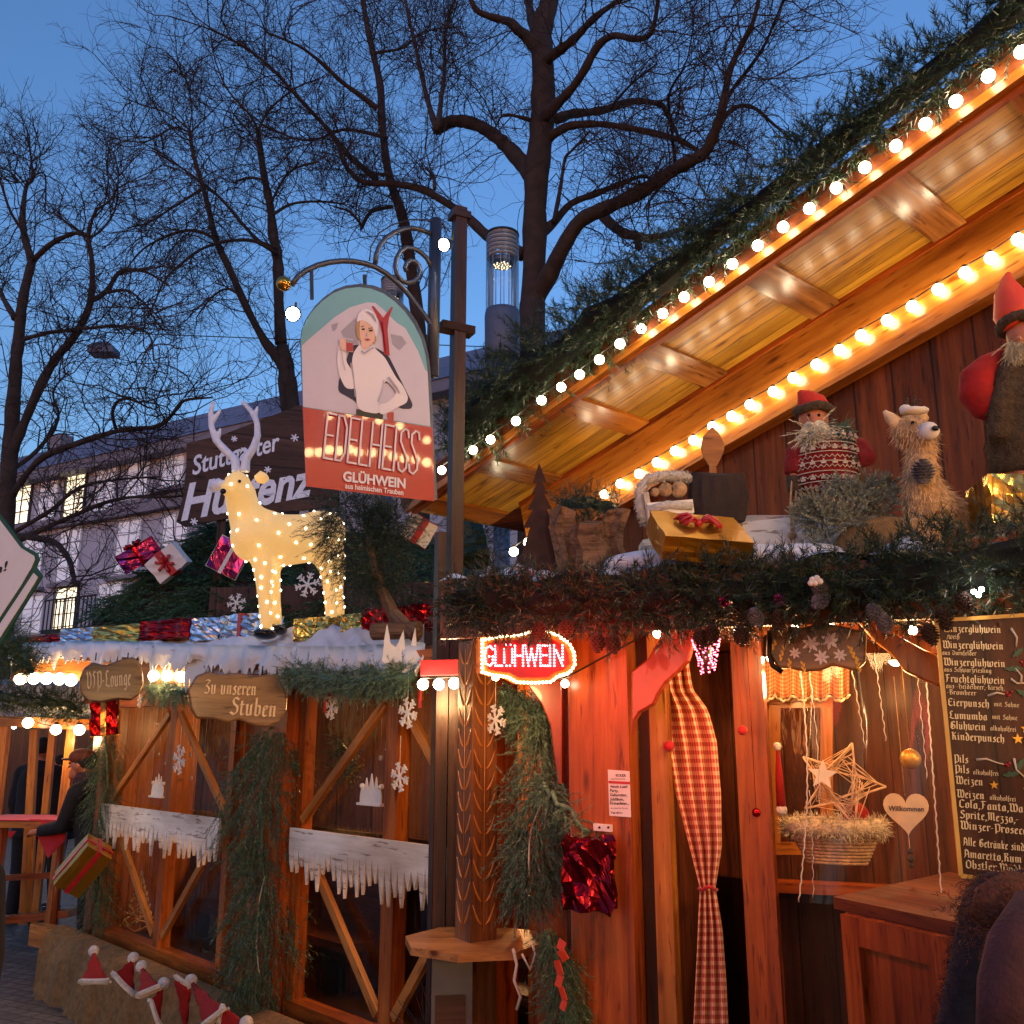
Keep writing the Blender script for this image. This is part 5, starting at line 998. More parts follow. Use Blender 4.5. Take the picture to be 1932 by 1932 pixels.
art([(968, 400), (985, 398), (1068, 500), (1140, 405), (1152, 408), (1118, 500), (1105, 600), (1125, 830), (1075, 815), (1060, 640), (1030, 520)], 5); art([(1100, 1320), (1160, 1318), (1158, 1400), (1104, 1392)], 5)
art([(870, 720), (900, 780), (985, 735), (1000, 770), (1080, 840), (1130, 930), (1180, 1020), (1240, 1090), (1285, 1190), (1270, 1240), (1180, 1280), (1100, 1330), (1050, 1340), (1020, 1300), (1030, 1250), (1100, 1240), (1190, 1160), (1130, 1080), (1085, 1040), (1060, 1150), (1025, 1240), (1040, 1340), (840, 1300), (830, 1100), (800, 1120), (740, 1110), (690, 1010), (665, 880), (680, 740), (690, 690), (730, 690), (750, 780), (745, 880), (800, 960), (815, 1000), (795, 880), (810, 800)], 6)
art([(790, 880), (812, 980), (832, 1180), (822, 1190), (806, 1040), (782, 900)], 2); art([(1080, 1040), (1062, 1150), (1028, 1236), (1015, 1220), (1050, 1120), (1068, 1036)], 11)
art([(835, 560), (850, 530), (860, 510), (1000, 560), (1010, 690), (990, 730), (980, 700), (880, 690), (850, 690), (832, 620)], 7)
art([(868, 520), (960, 530), (1000, 620), (990, 700), (950, 752), (905, 750), (872, 700), (862, 600)], 8)
art([(875, 705), (960, 720), (950, 755), (905, 778), (880, 750)], 8)
art([(835, 545), (850, 470), (900, 420), (980, 440), (1025, 520), (1025, 600), (1005, 680), (990, 600), (950, 550), (880, 515)], 6)
for e in (((880, 596), (905, 590), (908, 606), (882, 606)), ((942, 606), (975, 602), (976, 618), (944, 618)), ((872, 578), (900, 566), (902, 572), (874, 584)), ((938, 590), (975, 584), (975, 590), (940, 596))): art(e, 9)
art([(905, 685), (935, 680), (958, 688), (932, 700)], 10); art([(925, 620), (930, 660), (918, 664)], 2)
art([(735, 680), (805, 690), (808, 800), (748, 795)], 2); art([(745, 715), (806, 720), (806, 792), (752, 790)], 5)
art([(690, 690), (738, 670), (745, 720), (742, 790), (700, 770)], 8)
art([(371, 1275), (1493, 1450)] + [((820-490.6)/.2177, (946-490.6)/.2177), ((577.5-490.6)/.2177, (917.5-490.6)/.2177)], 5)
art([(700, 760), (716, 880), (735, 960), (742, 955), (722, 870), (708, 765)], 11); art([(1120, 1010), (1190, 1100), (1215, 1150), (1205, 1155), (1160, 1090), (1105, 1020)], 2); art([(880, 780), (905, 800), (985, 750), (990, 760), (905, 815), (876, 790)], 2)
art([(930, 440), (985, 470), (1010, 530), (1002, 535), (970, 480), (925, 450)], 2); art([(1060, 520), (1085, 520), (1110, 800), (1098, 800)], 10)
art([(735, 676), (806, 688), (806, 694), (735, 682)], 6)
mb.build('picture', ['sign_sky', 'sign_snow', 'sign_snow2', 'sign_navy', 'sign_olive', 'sign_red', 'sign_white', 'sign_hair', 'sign_skin', 'ink', 'sign_lip', 'sign_shade', 'sign_snow'], sign)
mb = MB()
# EDELHEISS in tall thin strokes, following the band's slope
o_ = zs(545, 1635, .016); o2 = zs(1375, 1790, .016); ex = (o2-o_).normalized(); ey = (UP-ex*UP.dot(ex)).normalized(); wE = (o2-o_).length; hE = (zs(545, 1375, .016)-zs(545, 1650, .016)).length*1.0
hh = (zs(700, 1395)-zs(700, 1665)).length*1.24
stroke_text(mb, 'EDELHEISS', zs(540, 1712, .0245), ex, ey, hh*1.16, wE, 0, .0078)
o_ = Sg(647, 907, .0235); o2 = Sg(765, 921, .0235); ex2 = (o2-o_).normalized(); ey2 = (UP-ex2*UP.dot(ex2)).normalized()
put_text(mb, 'GLÜHWEIN', o_, ex2, ey2, .062, .0, bold=.0022, width=(o2-o_).length)
o_ = Sg(651, 921, .0235); o2 = Sg(761, 934, .0235); ex2 = (o2-o_).normalized(); ey2 = (UP-ex2*UP.dot(ex2)).normalized()
put_text(mb, 'aus heimischen Trauben', o_, ex2, ey2, .034, .0, bold=.0006, width=(o2-o_).length)
mb.build('lettering', 'sign_white', sign)
mb = MB(); BO = -.014
def zb(x, y): return zs(x, y, BO)
mb.tube([zb(*p) for p in ((275, 215), (330, 140), (400, 90), (500, 45), (600, 20), (700, 8), (800, 10), (900, 28), (1000, 60), (1100, 120), (1200, 205), (1280, 290), (1350, 380), (1420, 470), (1490, 570), (1530, 640))], .013, 10)
mb.build('arch_bar', 'steel_blue', sign)
mb = MB(); sp_ = [(708, 497), (710, 480), (716, 464), (728, 449), (745, 438), (762, 432), (778, 430), (796, 434), (813, 441)]; mb.tube([Sg(u, v, BO) for u, v in sp_], .012, 10); mb.build('scroll_bar', 'steel_blue', sign)
mb = MB(); sp_ = [(813, 502), (806, 488), (797, 479), (788, 472), (777, 468), (766, 467), (755, 475), (748, 488), (746, 503), (749, 518), (757, 529), (768, 534), (780, 532), (789, 524), (793, 513), (790, 500), (783, 493), (774, 492), (767, 497), (764, 505), (767, 512)]; mb.tube([Sg(u, v, BO) for u, v in sp_], .012, 10); mb.build('scroll_bar', 'steel_blue', sign)
mb = MB(); mb.ball(zb(205, 205), .034, seg=18, rings=12); mb.build('end_ball', 'brass', sign)
for x0, y0, x1, y1 in ((445, 85, 450, 340), (905, 130, 912, 285)):
    mb = MB(); mb.bar(zb(x0, y0), zb(x1, y1), .014, .014, SN); mb.build('hanger', 'steel_dark', sign)
mb = MB(); tb_ = [Sg(822, 415, BO-.01), Sg(827, 712, BO-.01)]; tb_[1] = Vector((tb_[0].x, tb_[0].y, tb_[1].z)); mb.tube(tb_, .030, 16); mb.build('sleeve', 'steel_blue', sign)
mb = MB(); mb.tube([Sg(u, v, BO) for u, v in ((697, 492), (700, 465), (715, 440), (740, 424), (775, 414), (805, 415), (835, 424), (850, 438))], .0035, 6); mb.build('lamp_wire', 'steel_dark', sign)
def spot(p, d, label, mat='spot_white'):
    t_ = thing('spot_lamp', p, label, 'spot lamp', 'small spot lamps on the wine sign'); p = Vector(p); d = Vector(d).normalized()
    m_ = MB(); m_.lathe(p-d*.07, [(.012, 0), (.024, .01), (.032, .05), (.036, .065), (.030, .065)], 16, axis=d, caps=False); m_.build('housing', 'steel_dark', t_)
    m_ = MB(); m_.lathe(p-d*.012, [(.0, 0), (.029, .002), (.029, .006), (.0, .008)], 16, axis=d, caps=False); m_.build('lens', mat, t_)
    m_ = MB(); m_.tube([p-d*.06, p-d*.09+UP*.03, p-d*.09+UP*.07], .006, 6); m_.build('arm', 'brass', t_); return t_
spot(Sg(836, 462, .10), (-.45, -.75, -.5), 'lit spot lamp hanging near the top of the sign post'); spot(Sg(552, 592, .12), (.1, -.9, -.25), 'bright spot lamp glaring left of the arched sign')
# posts
post_ = thing('sign_post', (at(862, 760, 4.5).x, at(862, 760, 4.5).y, 0), 'tall brown steel post holding the arched wine sign', 'post')
pb = Vector((post_.location.x, post_.location.y, 0)); zt_ = at(848, 394, 4.5).z
mb = MB(); mb.bar(pb, pb+UP*(zt_), .062, .062, SN); mb.build('shaft', 'post_steelbrown', post_)
mb = MB(); mb.bar(pb-SD*.075, pb-SD*.075+UP*(zt_-1.75), .04, .05, SN); mb.build('side_strip', 'post_steelbrown', post_)
for v0 in (408, 622):
    mb = MB(); c_ = at(846, v0, 4.5); c_ = Vector((pb.x, pb.y, c_.z)); mb.bar(c_-SD*(.05 if v0 < 500 else .10), c_+SD*(.05 if v0 < 500 else .08), .04, .08, SN); mb.build('clamp', 'rust_iron' if v0 > 500 else 'post_steelbrown', post_)
ps2 = thing('steel_post', (at(846, 1500, 4.35).x, at(846, 1500, 4.35).y, 0), 'grooved grey brown steel post just left of the carved pillar', 'post')
q_ = Vector(ps2.location); mb = MB(); mb.bar(q_-Vector((.032, 0, 0)), q_+UP*2.2-Vector((.032, 0, 0)), .052, .06, (0, -1, 0)); mb.build('shaft', 'post_steelbrown', ps2)
mb = MB(); mb.bar(q_+Vector((.024, .01, 0)), q_+UP*2.2+Vector((.024, .01, 0)), .052, .05, (0, -1, 0)); mb.build('shaft', 'post_steelbrown', ps2)
ub = thing('utility_box', (at(852, 1870, 3.9).x, at(852, 1870, 3.9).y, 0), 'grey brown utility cabinet under the pillar table', 'cabinet'); q_ = Vector(ub.location); zb_ = at(852, 1795, 3.85).z
mb = MB(); mb.box(q_+UP*(zb_/2), .15, .10, zb_, .1); mb.build('body', 'box_grey', ub); mb = MB(); mb.box(q_+Vector((.0, -.054, zb_*.6)), .11, .006, zb_*.5, .1); mb.build('door', 'post_steelbrown', ub)

# ================================================================ carved pillar with its octagonal table
pil = thing('carved_pillar', (at(898, 1700, 4.0).x, at(898, 1700, 4.0).y, 0), 'square timber pillar with carved leaf grooves standing through an octagonal table', 'pillar')
q_ = Vector(pil.location); zt_ = at(898, 1212, 4.0).z; rzp = R(33)
mb = MB(); mb.box(q_+UP*(zt_/2), .118, .118, zt_, rzp, grain=2); mb.build('shaft', 'carved_pillar', pil)
mb = MB(); M3 = Matrix.Rotation(rzp, 3, 'Z'); z0_ = at(898, 1765, 3.9).z
for f_, (nn, tt) in enumerate(((Vector((-1, 0, 0)), Vector((0, -1, 0))), (Vector((0, -1, 0)), Vector((1, 0, 0))))):
    nn, tt = M3@nn, M3@tt; k = 0; z = z0_+.03
    while z < zt_-.05:
        for s_ in (-1, 1):
            pts = []
            for i in range(6): f = i/5; pts.append(q_+nn*.059+tt*(s_*(.008+.042*f))+UP*(z+.075*f**1.7))
            mb.tube(pts, [.002, .0045, .0055, .0045, .003, .0015], 5)
        z += .083; k += 1
    for i in range(1): mb.tube([q_+nn*.0595+UP*z0_, q_+nn*.0595+UP*(zt_-.03)], .0022, 5)
mb.build('carving', 'frame_pale', pil)  # paler wood: the light catching the carving put into its colour
tz = atz(898, 1775, at(898, 1775, 3.95).z).z
mb = MB(); oc = [q_+Vector((.285*math.cos(R(22.5+45*i)+.2), .285*math.sin(R(22.5+45*i)+.2), tz-.03)) for i in range(8)]; mb.prism(oc, UP, .028, 0, ((1, 0, 0), (0, 1, 0))); mb.build('tabletop', 'tabletop', pil)

# ================================================================ long name board on the stall behind
KB2n = Vector((.30, -.954, 0)); bb = at(470, 880, 8.3); kb2 = KB2n.dot(bb)
def Nb(u, v, off=0): return onp(u, v, KB2n, kb2+off)
nbo = thing('name_board', bb, 'dark wooden board reading Stuttgarter Hüttenz in slanting white script above the fir roof', 'sign')
mb = MB(); mb.prism([Nb(u, v, -.03) for u, v in ((333, 985), (345, 940), (352, 880), (352, 838), (420, 822), (560, 768), (600, 762), (640, 900), (640, 958), (560, 965), (450, 975), (350, 995))], KB2n, .03, 0, (UP.cross(KB2n), UP)); mb.build('board', 'board_dark', nbo)
for u in (420, 590):
    mb = MB(); p = Nb(u, 960, -.06); mb.bar(p-UP*1.2, p+UP*.35, .07, .05, KB2n); mb.build('support', 'board_dark', nbo)
mb = MB()
for txt, (u0, v0), (u1, v1), sz, bo in (('Stuttgarter', (364, 896), (534, 846), .235, .004), ('Hüttenz', (341, 981), (604, 930), .44, .012)):
    a, b = Nb(u0, v0, .004), Nb(u1, v1, .004); ex = (b-a).normalized(); ey = KB2n.cross(ex).normalized(); ey = ey if ey.z > 0 else -ey; put_text(mb, txt, a, ex, ey, sz, .0, bold=bo, shear=.55, width=(b-a).length)
mb.build('lettering', 'acrylic_white', nbo)
for u, v, r_ in ((366, 984, 7), (505, 886, 7), (556, 826, 8), (442, 828, 6), (400, 925, 6)):
    mb = MB(); c_ = Nb(u, v, .006); ex = UP.cross(KB2n).normalized(); mm = r_*8.3/FPX
    for k in range(3): d = ex*math.cos(k*math.pi/3+.3)+UP*math.sin(k*math.pi/3+.3); mb.bar(c_-d*mm, c_+d*mm, .012, .004, KB2n, off=.001*k)
    mb.build('snowflake', 'acrylic_white', nbo)

# ================================================================ green edged sign at the left edge
gs = thing('green_edged_sign', at(20, 1090, 3.4), 'white shaped sign with a dark green outline cut off by the left picture edge', 'sign')
def Gs(u, v, off=0): r = ray(u, v); return CAM+r*((3.4-off)/(r.y+.35*r.x))
gn = Vector((-.33, -.944, 0)); out1 = [(-60, 960), (0, 968), (28, 1005), (45, 1030), (72, 1044), (76, 1056), (70, 1070), (82, 1087), (76, 1098), (50, 1140), (18, 1192), (0, 1222), (-60, 1260)]
in1 = [(-60, 967), (-3, 977), (22, 1010), (40, 1034), (65, 1049), (66, 1056), (60, 1071), (40, 1105), (0, 1165), (-60, 1190)]
in2 = [(-60, 1205), (0, 1178), (34, 1127), (64, 1081), (72, 1089), (68, 1097), (44, 1136), (13, 1184), (-4, 1210), (-60, 1248)]
mb = MB(); mb.prism([Gs(*p) for p in out1], gn, .01); mb.build('board', 'ink_green', gs)
for pp in (in1, in2): mb = MB(); mb.prism([Gs(*p, .012) for p in pp], gn, .003); mb.build('face', 'paper_white', gs)
mb = MB(); a = Gs(-28, 1092, .017); b = Gs(16, 1074, .017); ex = (b-a).normalized(); ey = gn.cross(ex); ey = ey if ey.z > 0 else -ey; put_text(mb, 'en!', a, ex, ey, .058, .0, shear=.2, bold=.001, width=(b-a).length); mb.build('lettering', 'ink', gs)
mb = MB(); p = Gs(-45, 1250, -.03); mb.tube([Vector((p.x, p.y, 0)), p+UP*.5], .02, 8); mb.build('pole', 'steel_dark', gs)

# ================================================================ two carved hanging boards
def carved(name, label, outl, y0, tilt, lines, thick=.04):
    nn = Vector((math.sin(tilt), -math.cos(tilt), 0)); c_ = at(outl[0][0], outl[0][1], y0); kk = nn.dot(c_)
    F = lambda u, v, off=0: onp(u, v, nn, kk+off)
    t_ = thing(name, F(*outl[0]), label, 'carved sign', 'carved boards under the snowy eave'); m_ = MB(); m_.prism([F(*p, -thick) for p in outl], nn, thick, 0, (UP.cross(nn), UP)); o = m_.build('board', 'carved', t_)
    bv = o.modifiers.new('b', 'BEVEL'); bv.width = .012; bv.segments = 3
    m_ = MB()
    for txt, (u0, v0), (u1, v1), h_ in lines:
        a, b = F(u0, v0, .003), F(u1, v1, .003); ex = (b-a).normalized(); ey = nn.cross(ex); ey = ey if ey.z > 0 else -ey; fraktur(m_, txt, a, ex, ey, h_*y0/FPX, .0, nib=.8, width=(b-a).length)
    o = m_.build('lettering', 'gold_leaf', t_); sm_ = o.modifiers.new('s', 'SOLIDIFY'); sm_.thickness = .006; sm_.offset = 0
    for f in (.25, .75):
        xs = [p[0] for p in outl]; u = min(xs)+(max(xs)-min(xs))*f; v = min(p[1] for p in outl)+6; m_ = MB(); p = F(u, v, -thick/2); m_.tube([p, p+UP*.05], .004, 5); m_.build('hook', 'black_iron', t_)
    return F, t_
carved('carved_sign', 'carved wooden board reading VIP-Lounge hanging under the snowy eave', [(150, 1282), (158, 1262), (175, 1250), (200, 1256), (225, 1246), (250, 1240), (262, 1247), (269, 1268), (271, 1292), (262, 1312), (247, 1322), (222, 1320), (190, 1326), (165, 1324), (152, 1308)], 6.2, .35, [('VIP-Lounge', (163, 1300), (248, 1293), 5.2)])
Fz, cz_ = carved('carved_sign', 'larger carved board reading Zu unseren Stuben hanging beneath the icicles', [(354, 1302), (370, 1275), (392, 1268), (420, 1272), (450, 1270), (480, 1275), (520, 1272), (533, 1290), (542, 1318), (540, 1340), (526, 1362), (505, 1372), (480, 1370), (450, 1358), (430, 1364), (402, 1357), (370, 1356), (360, 1340)], 5.15, .30, [('Zu unseren', (384, 1309), (484, 1313), 4.4), ('Stuben', (432, 1348), (522, 1354), 5.4)])
# ================================================================ bar menu board
mkn = Vector((-.22, -.975, 0)).normalized(); M0 = at(1800, 1400, 2.72); km = mkn.dot(M0)
def Mu(u, v, off=0): return onp(u, v, mkn, km+off)
menu = thing('menu_board', Mu(1860, 1420), 'tall dark drinks board with golden frame, blackletter list and holly at the right edge', 'menu board')
mb = MB(); mb.prism([Mu(u, v, -.02) for u, v in ((1764, 1168), (1812, 1654), (2060, 1690), (2060, 1150))], mkn, .02, 0, (UP, UP.cross(mkn))); mb.build('board', 'wall_deep', menu)
mb = MB()
for a, b in (((1766, 1168), (1813, 1652)), ((1813, 1652), (2060, 1688)), ((1766, 1171), (2060, 1153))):
    mb.bar(Mu(*a, .002), Mu(*b, .002), .0105, .008, mkn)
mb.build('frame', 'menu_gold', menu)
mb = MB()
ZX = lambda x, y: (1686.5+x*.2902, 1121.3+y*.2902)
ML = [('Winzerglühwein', 322, 245, 700, 2.9, 'b'), ('/weiß', 345, 290, 430, 2.0, 's'), ('Winzerglühwein', 318, 350, 716, 2.9, 'b'), ('aus Dornfelder', 315, 393, 538, 1.8, 's'), ('Winzerglühwein', 325, 462, 728, 2.9, 'b'), ('aus Schwarzriesling', 328, 502, 636, 1.8, 's'), ('Fruchtglühwein', 335, 570, 725, 2.9, 'b'), ('aus -Heidelbeer,-Kirsch,', 340, 610, 722, 1.9, 's'), ('-Brombeer', 345, 650, 538, 1.9, 's'),
      ('Eierpunsch', 352, 725, 625, 2.9, 'b'), ('mit Sahne', 652, 728, 818, 1.8, 's'), ('Lumumba', 360, 808, 612, 2.9, 'b'), ('mit Sahne', 640, 811, 806, 1.8, 's'), ('Glühwein', 366, 875, 600, 2.9, 'b'), ('alkoholfrei', 627, 885, 800, 1.8, 's'), ('Kinderpunsch', 374, 945, 724, 2.9, 'b'),
      ('Pils', 390, 1093, 487, 2.9, 'b'), ('Pils', 395, 1160, 493, 2.9, 'b'), ('alkoholfrei', 515, 1170, 685, 1.8, 's'), ('Weizen', 403, 1232, 583, 2.9, 'b'), ('Weizen', 410, 1320, 592, 2.9, 'b'), ('alkoholfrei', 623, 1335, 797, 1.8, 's'), ('Cola,Fanta,Wasser', 422, 1385, 960, 2.9, 'b'), ('Sprite,Mezzo,-', 428, 1455, 815, 2.9, 'b'), ('Winzer-Prosecco', 433, 1525, 900, 2.9, 'b'),
      ('Alle Getränke sind auch mit', 450, 1632, 1060, 2.8, 'b'), ('Amaretto,Rum', 455, 1710, 835, 2.9, 'b'), ('Obstler,Wodka', 465, 1780, 880, 2.9, 'b')]
for txt, x0, y0, x1, h_, kd in ML:
    sl = .02+.085*(y0-240)/1540; a = Mu(*ZX(x0, y0), .002); b = Mu(*ZX(x1, y0+(x1-x0)*sl), .002); ex = (b-a).normalized(); ey = mkn.cross(ex); ey = ey if ey.z > 0 else -ey
    fraktur(mb, txt, a, ex, ey, h_*2.72/FPX*.82, .0, nib=.85 if kd == 'b' else .75, width=(b-a).length)
mb.build('lettering', 'menu_text', menu)
mb = MB(); ex = UP.cross(mkn).normalized(); ex = ex if ex.x > 0 else -ex
for x, y, r_ in ((805, 940, 34), (650, 1240, 28), (855, 872, 30), (870, 1270, 30)): mb = MB(); mb.prism(star_pts(Mu(*ZX(x, y), .001), ex, UP, r_*.2902*2.72/FPX, r_*.12*2.72/FPX), mkn, .003); mb.build('star', 'gold_paint', menu)
mb = MB()
for pts in (((760, 220), (800, 280), (795, 340)), ((760, 550), (800, 580), (880, 575)), ((610, 660), (670, 640), (720, 650)), ((535, 1075), (600, 1070), (670, 1095), (715, 1105)), ((780, 1065), (795, 1140), (850, 1190)), ((825, 580), (830, 530), (790, 480))):
    mb = MB(); mb.tube([Mu(*ZX(*p), .004) for p in pts], [.0035, .0028, *([.002]*(len(pts)-2))], 6); mb.build('painted_twig', 'twig_white', menu)
def leaf(mb, c, d, L, w_, n, k=7):
    c, d = Vector(c), Vector(d).normalized(); s_ = n.cross(d); P = []
    for sgn in (1, -1):
        for i in range(k+1):
            f = i/k if sgn == 1 else 1-i/k; P.append(c+d*(f*L)+s_*(sgn*w_*math.sin(math.pi*f)*(1 if i % 2 else .6)))
    P = [P[i] for i in range(len(P)) if i not in (k, 2*k+1)]; mb.prism(P, n, .002)
mb = MB()
for x, y, ang, L in ((770, 410, 40, 90), (710, 485, 0, 120), (790, 620, -30, 100), (700, 1180, 10, 110), (800, 1150, 60, 90), (860, 1000, 80, 90)): mb = MB(); leaf(mb, Mu(*ZX(x, y), .003), ex*math.cos(R(ang))+UP*math.sin(R(ang)), L*.2902*2.72/FPX, .009, mkn); mb.build('holly_leaf', 'holly', menu)
mb = MB()
for x, y in ((830, 440), (850, 430), (845, 460), (735, 640), (752, 655), (765, 635), (745, 660), (730, 1105), (750, 1098), (740, 1115)): mb.ball(Mu(*ZX(x, y), .004), .0038, seg=8, rings=6)
mb.build('berry', 'berry', menu)
# ================================================================ GLÜHWEIN light sign
gn2 = Vector((-.42, -.907, 0)).normalized(); g0 = at(1005, 1245, 3.38); kg2 = gn2.dot(g0)
def Gw(u, v, off=0): return onp(u, v, gn2, kg2+off)
gw = thing('light_sign', g0, 'GLÜHWEIN light sign of pink dots on red board ringed by warm lights', 'light sign')
ol = [(905, 1205), (940, 1198), (975, 1196), (1005, 1188), (1030, 1186), (1055, 1196), (1078, 1212), (1088, 1232), (1089, 1256), (1078, 1272), (1056, 1278), (1042, 1290), (1010, 1292), (975, 1291), (955, 1280), (925, 1276), (905, 1270)]
mb = MB(); mb.prism([Gw(u, v, -.03) for u, v in ol], gn2, .03); mb.build('board', 'pine_beam', gw)
cen = (1000, 1240); mb = MB(); mb.prism([Gw(cen[0]+(u-cen[0])*.82, cen[1]+(v-cen[1])*.74, .001) for u, v in ol], gn2, .006); mb.build('face', 'sign_red', gw)
mb = MB(); L_ = [Gw(cen[0]+(u-cen[0])*.95, cen[1]+(v-cen[1])*.93, .006) for u, v in ol]; Q = polyline_pts(L_+[L_[0]], 66)
for q in Q: mb.ball(q, .0052, seg=6, rings=4)
mb.build('edge_lights', 'led_yellow', gw)
a, b = Gw(913, 1256, .012), Gw(1066, 1256, .012); ex = (b-a).normalized(); mb = MB()
for x, y in stroke_dots('GLÜHWEIN', (b-a).length, .070, .0098): mb.ball(a+ex*x+UP*y, .0034, seg=6, rings=4)
mb.build('letter_lights', 'led_pink', gw)
ld = bpy.data.lights.new('sign_light', 'POINT'); ld.energy = 8; ld.color = (1, .07, .04); ld.shadow_soft_size = .2; lo = bpy.data.objects.new('sign_light', ld); COL.objects.link(lo); lo.location = g0+gn2*.42+Vector((.26, 0, -.02)); lo.parent = gw; lo.matrix_parent_inverse = Matrix.Translation(gw.location).inverted()
# small notice, socket box, red box above bulbs
nt_ = thing('notice_card', D(1168, 1497, .142), 'narrow printed notice card with red header pinned on the broad post', 'notice')
mb = MB(); mb.prism([D(u, v, .132) for u, v in ((1147, 1452), (1188, 1455), (1191, 1542), (1150, 1539))], -ND, .002); mb.build('card', 'paper_white', nt_)
mb = MB(); mb.prism([D(u, v, .1345) for u, v in ((1148, 1473), (1188.5, 1475), (1189, 1480), (1148.4, 1478))], -ND, .0006); mb.build('header_band', 'red_ribbon', nt_)
mb = MB()
for txt, u0, v0, u1, sz, bo in (('ECKER', 1162, 1465, 1181, .012, .0003), ('GASTRONOMIE', 1152, 1471, 1180, .007, 0), ('Noch Lust?', 1152, 1486, 1184, .011, .0004), ('Party,', 1151, 1494, 1167, .014, .0003), ('Geburtstag,', 1151, 1502, 1183, .014, .0003), ('Jubiläum,', 1151, 1510, 1177, .014, .0003), ('Firmenfeier...', 1151, 1518, 1187, .014, .0003), ('wir sind für Sie da', 1152, 1526, 1184, .008, 0), ('Tel: 0711', 1152, 1535, 1174, .009, .0003)):
    a, b = D(u0, v0, .1352), D(u1, v0+.5, .1352); e1 = (b-a).normalized(); put_text(mb, txt, a, e1, UP, sz, 0, bold=bo, width=(b-a).length)
mb.build('lettering', 'ink', nt_)
sk = thing('socket_box', D(1140, 1560, .15), 'small white socket box with wires above the red foil parcel', 'socket')
mb = MB(); mb.prism([D(u, v, .131) for u, v in ((1122, 1553), (1156, 1556), (1156, 1569), (1123, 1566))], -ND, .02); mb.build('body', 'paper_white', sk)
mb = MB()
for u in (1131, 1148): mb.lathe(D(u, 1561, .151), [(.004, 0), (.004, .003)], 10, axis=-ND)
mb.build('socket', 'black_iron', sk)
mb = MB(); mb.tube([D(1126, 1567, .14), D(1123, 1580, .16), D(1128, 1590, .15)], .002, 5); mb.tube([D(1136, 1567, .14), D(1133, 1580, .17), D(1136, 1590, .15)], .002, 5); mb.build('wire', 'cable', sk)
rb = MB(); rb.prism([at(u, v, 4.28) for u, v in ((795, 1248), (865, 1246), (865, 1274), (795, 1276))], (0, -1, 0), .05); one('red_box', rb, 'red_cloth', 'small plain red box above the three bright bulbs', 'box')
# ================================================================ parcels and boxes
def parcel_mesh(cx, ex, ey, ez, mb, n=5, j=.006, seed=0, mi=0):
    """crumpled box: cx centre, ex/ey/ez half axes"""
    rr = np.random.default_rng(seed); ex, ey, ez = Vector(ex), Vector(ey), Vector(ez); c = Vector(cx); idx = {}; V = []; F = []
    def vid(a, b, d):
        k = (a, b, d)
        if k not in idx:
            p = c+ex*(2*a/n-1)+ey*(2*b/n-1)+ez*(2*d/n-1)+Vector(rr.normal(0, j, 3)); idx[k] = len(V); V.append(p)
        return idx[k]
    for i in range(n):
        for k in range(n):
            for s_ in (0, n):
                q = [(s_, i, k), (s_, i+1, k), (s_, i+1, k+1), (s_, i, k+1)]; F.append(tuple(vid(*p) for p in (q if s_ else q[::-1])))
                q = [(i, s_, k), (i, s_, k+1), (i+1, s_, k+1), (i+1, s_, k)]; F.append(tuple(vid(*p) for p in (q if s_ else q[::-1])))
                q = [(i, k, s_), (i+1, k, s_), (i+1, k+1, s_), (i, k+1, s_)]; F.append(tuple(vid(*p) for p in (q if s_ else q[::-1])))
    mb.add(V, F, None, mi)
def gift(label, c, sx, sy, sz, rot, mat, rib=None, name='gift_box', group='wrapped gift boxes', bow=True, j=.005, seed=1, rw=.03):
    c = Vector(c); M = rot if isinstance(rot, Matrix) else Matrix.Rotation(rot, 3, 'Z'); X, Y, Z = M@Vector((1, 0, 0)), M@Vector((0, 1, 0)), M@Vector((0, 0, 1))
    t_ = thing(name, c-Z*sz/2, label, 'gift box', group); mb = MB(); parcel_mesh(c, X*sx/2, Y*sy/2, Z*sz/2, mb, 9 if 'row on' in group or 'row' in group else 5, j, seed); mb.build('wrapping', mat, t_)
    if rib:
        mb = MB(); e = .003+j*1.2
        mb.box(c, rw, sy+2*e, sz+2*e, rot=M); mb.box(c, sx+2*e+.002, rw, sz+2*e+.002, rot=M) if sy > .08 and bow != 1.5 else None
        mb.build('ribbon', rib, t_)
        if bow:
            mb = MB(); top = c+Z*(sz/2+e) if bow is True else c-Y*(sy/2+e)
            up = Z if bow is True else -Y
            for k in range(6):
                a = k*math.pi/3+.3; d = X*math.cos(a)+(Y if bow is True else Z)*math.sin(a); P = [top+d*(.07*math.sin(math.pi*t))+up*(.035*math.sin(math.pi*t*1.0)*(1-t*.5)) +d*.02*t for t in (0, .2, .4, .6, .8, 1)]
                mb.tube(P, [.004, .012, .016, .016, .012, .004], 5)
            mb.build('bow', rib, t_)
    return t_
def rowbox(label, u0, u1, v0, v1, y0, y1, mat, seed, rib=None, dp=.22):
    a, b = at(u0, v1, y0), at(u1, v1, y1); h = at(u0, v0, y0).z-a.z; b.z = a.z*.5+b.z*.5; a.z = b.z; ax = (b-a); L = ax.length; ax.normalize(); dpv = Vector((-ax.y, ax.x, 0)); dpv = dpv if dpv.y > 0 else -dpv
    rz_ = math.atan2(ax.y, ax.x); return gift(label, (a+b)/2+dpv*dp/2+UP*h/2, L, dp, h, rz_, mat, rib, bow=False, seed=seed, j=.0038, group='foil boxes in a row on the snowy roof')
rowbox('flat dark red foil box, first of the row on the snowy roof', 37, 110, 1200, 1220, 7.6, 7.4, 'foil_red', 1)
rowbox('crinkled silver foil box between the red box and the gold box', 111, 172, 1186, 1218, 7.35, 7.2, 'foil_silver', 2)
rowbox('crinkled pale gold foil box left of the square red foil box', 173, 260, 1180, 1213, 7.2, 6.95, 'foil_gold', 3)
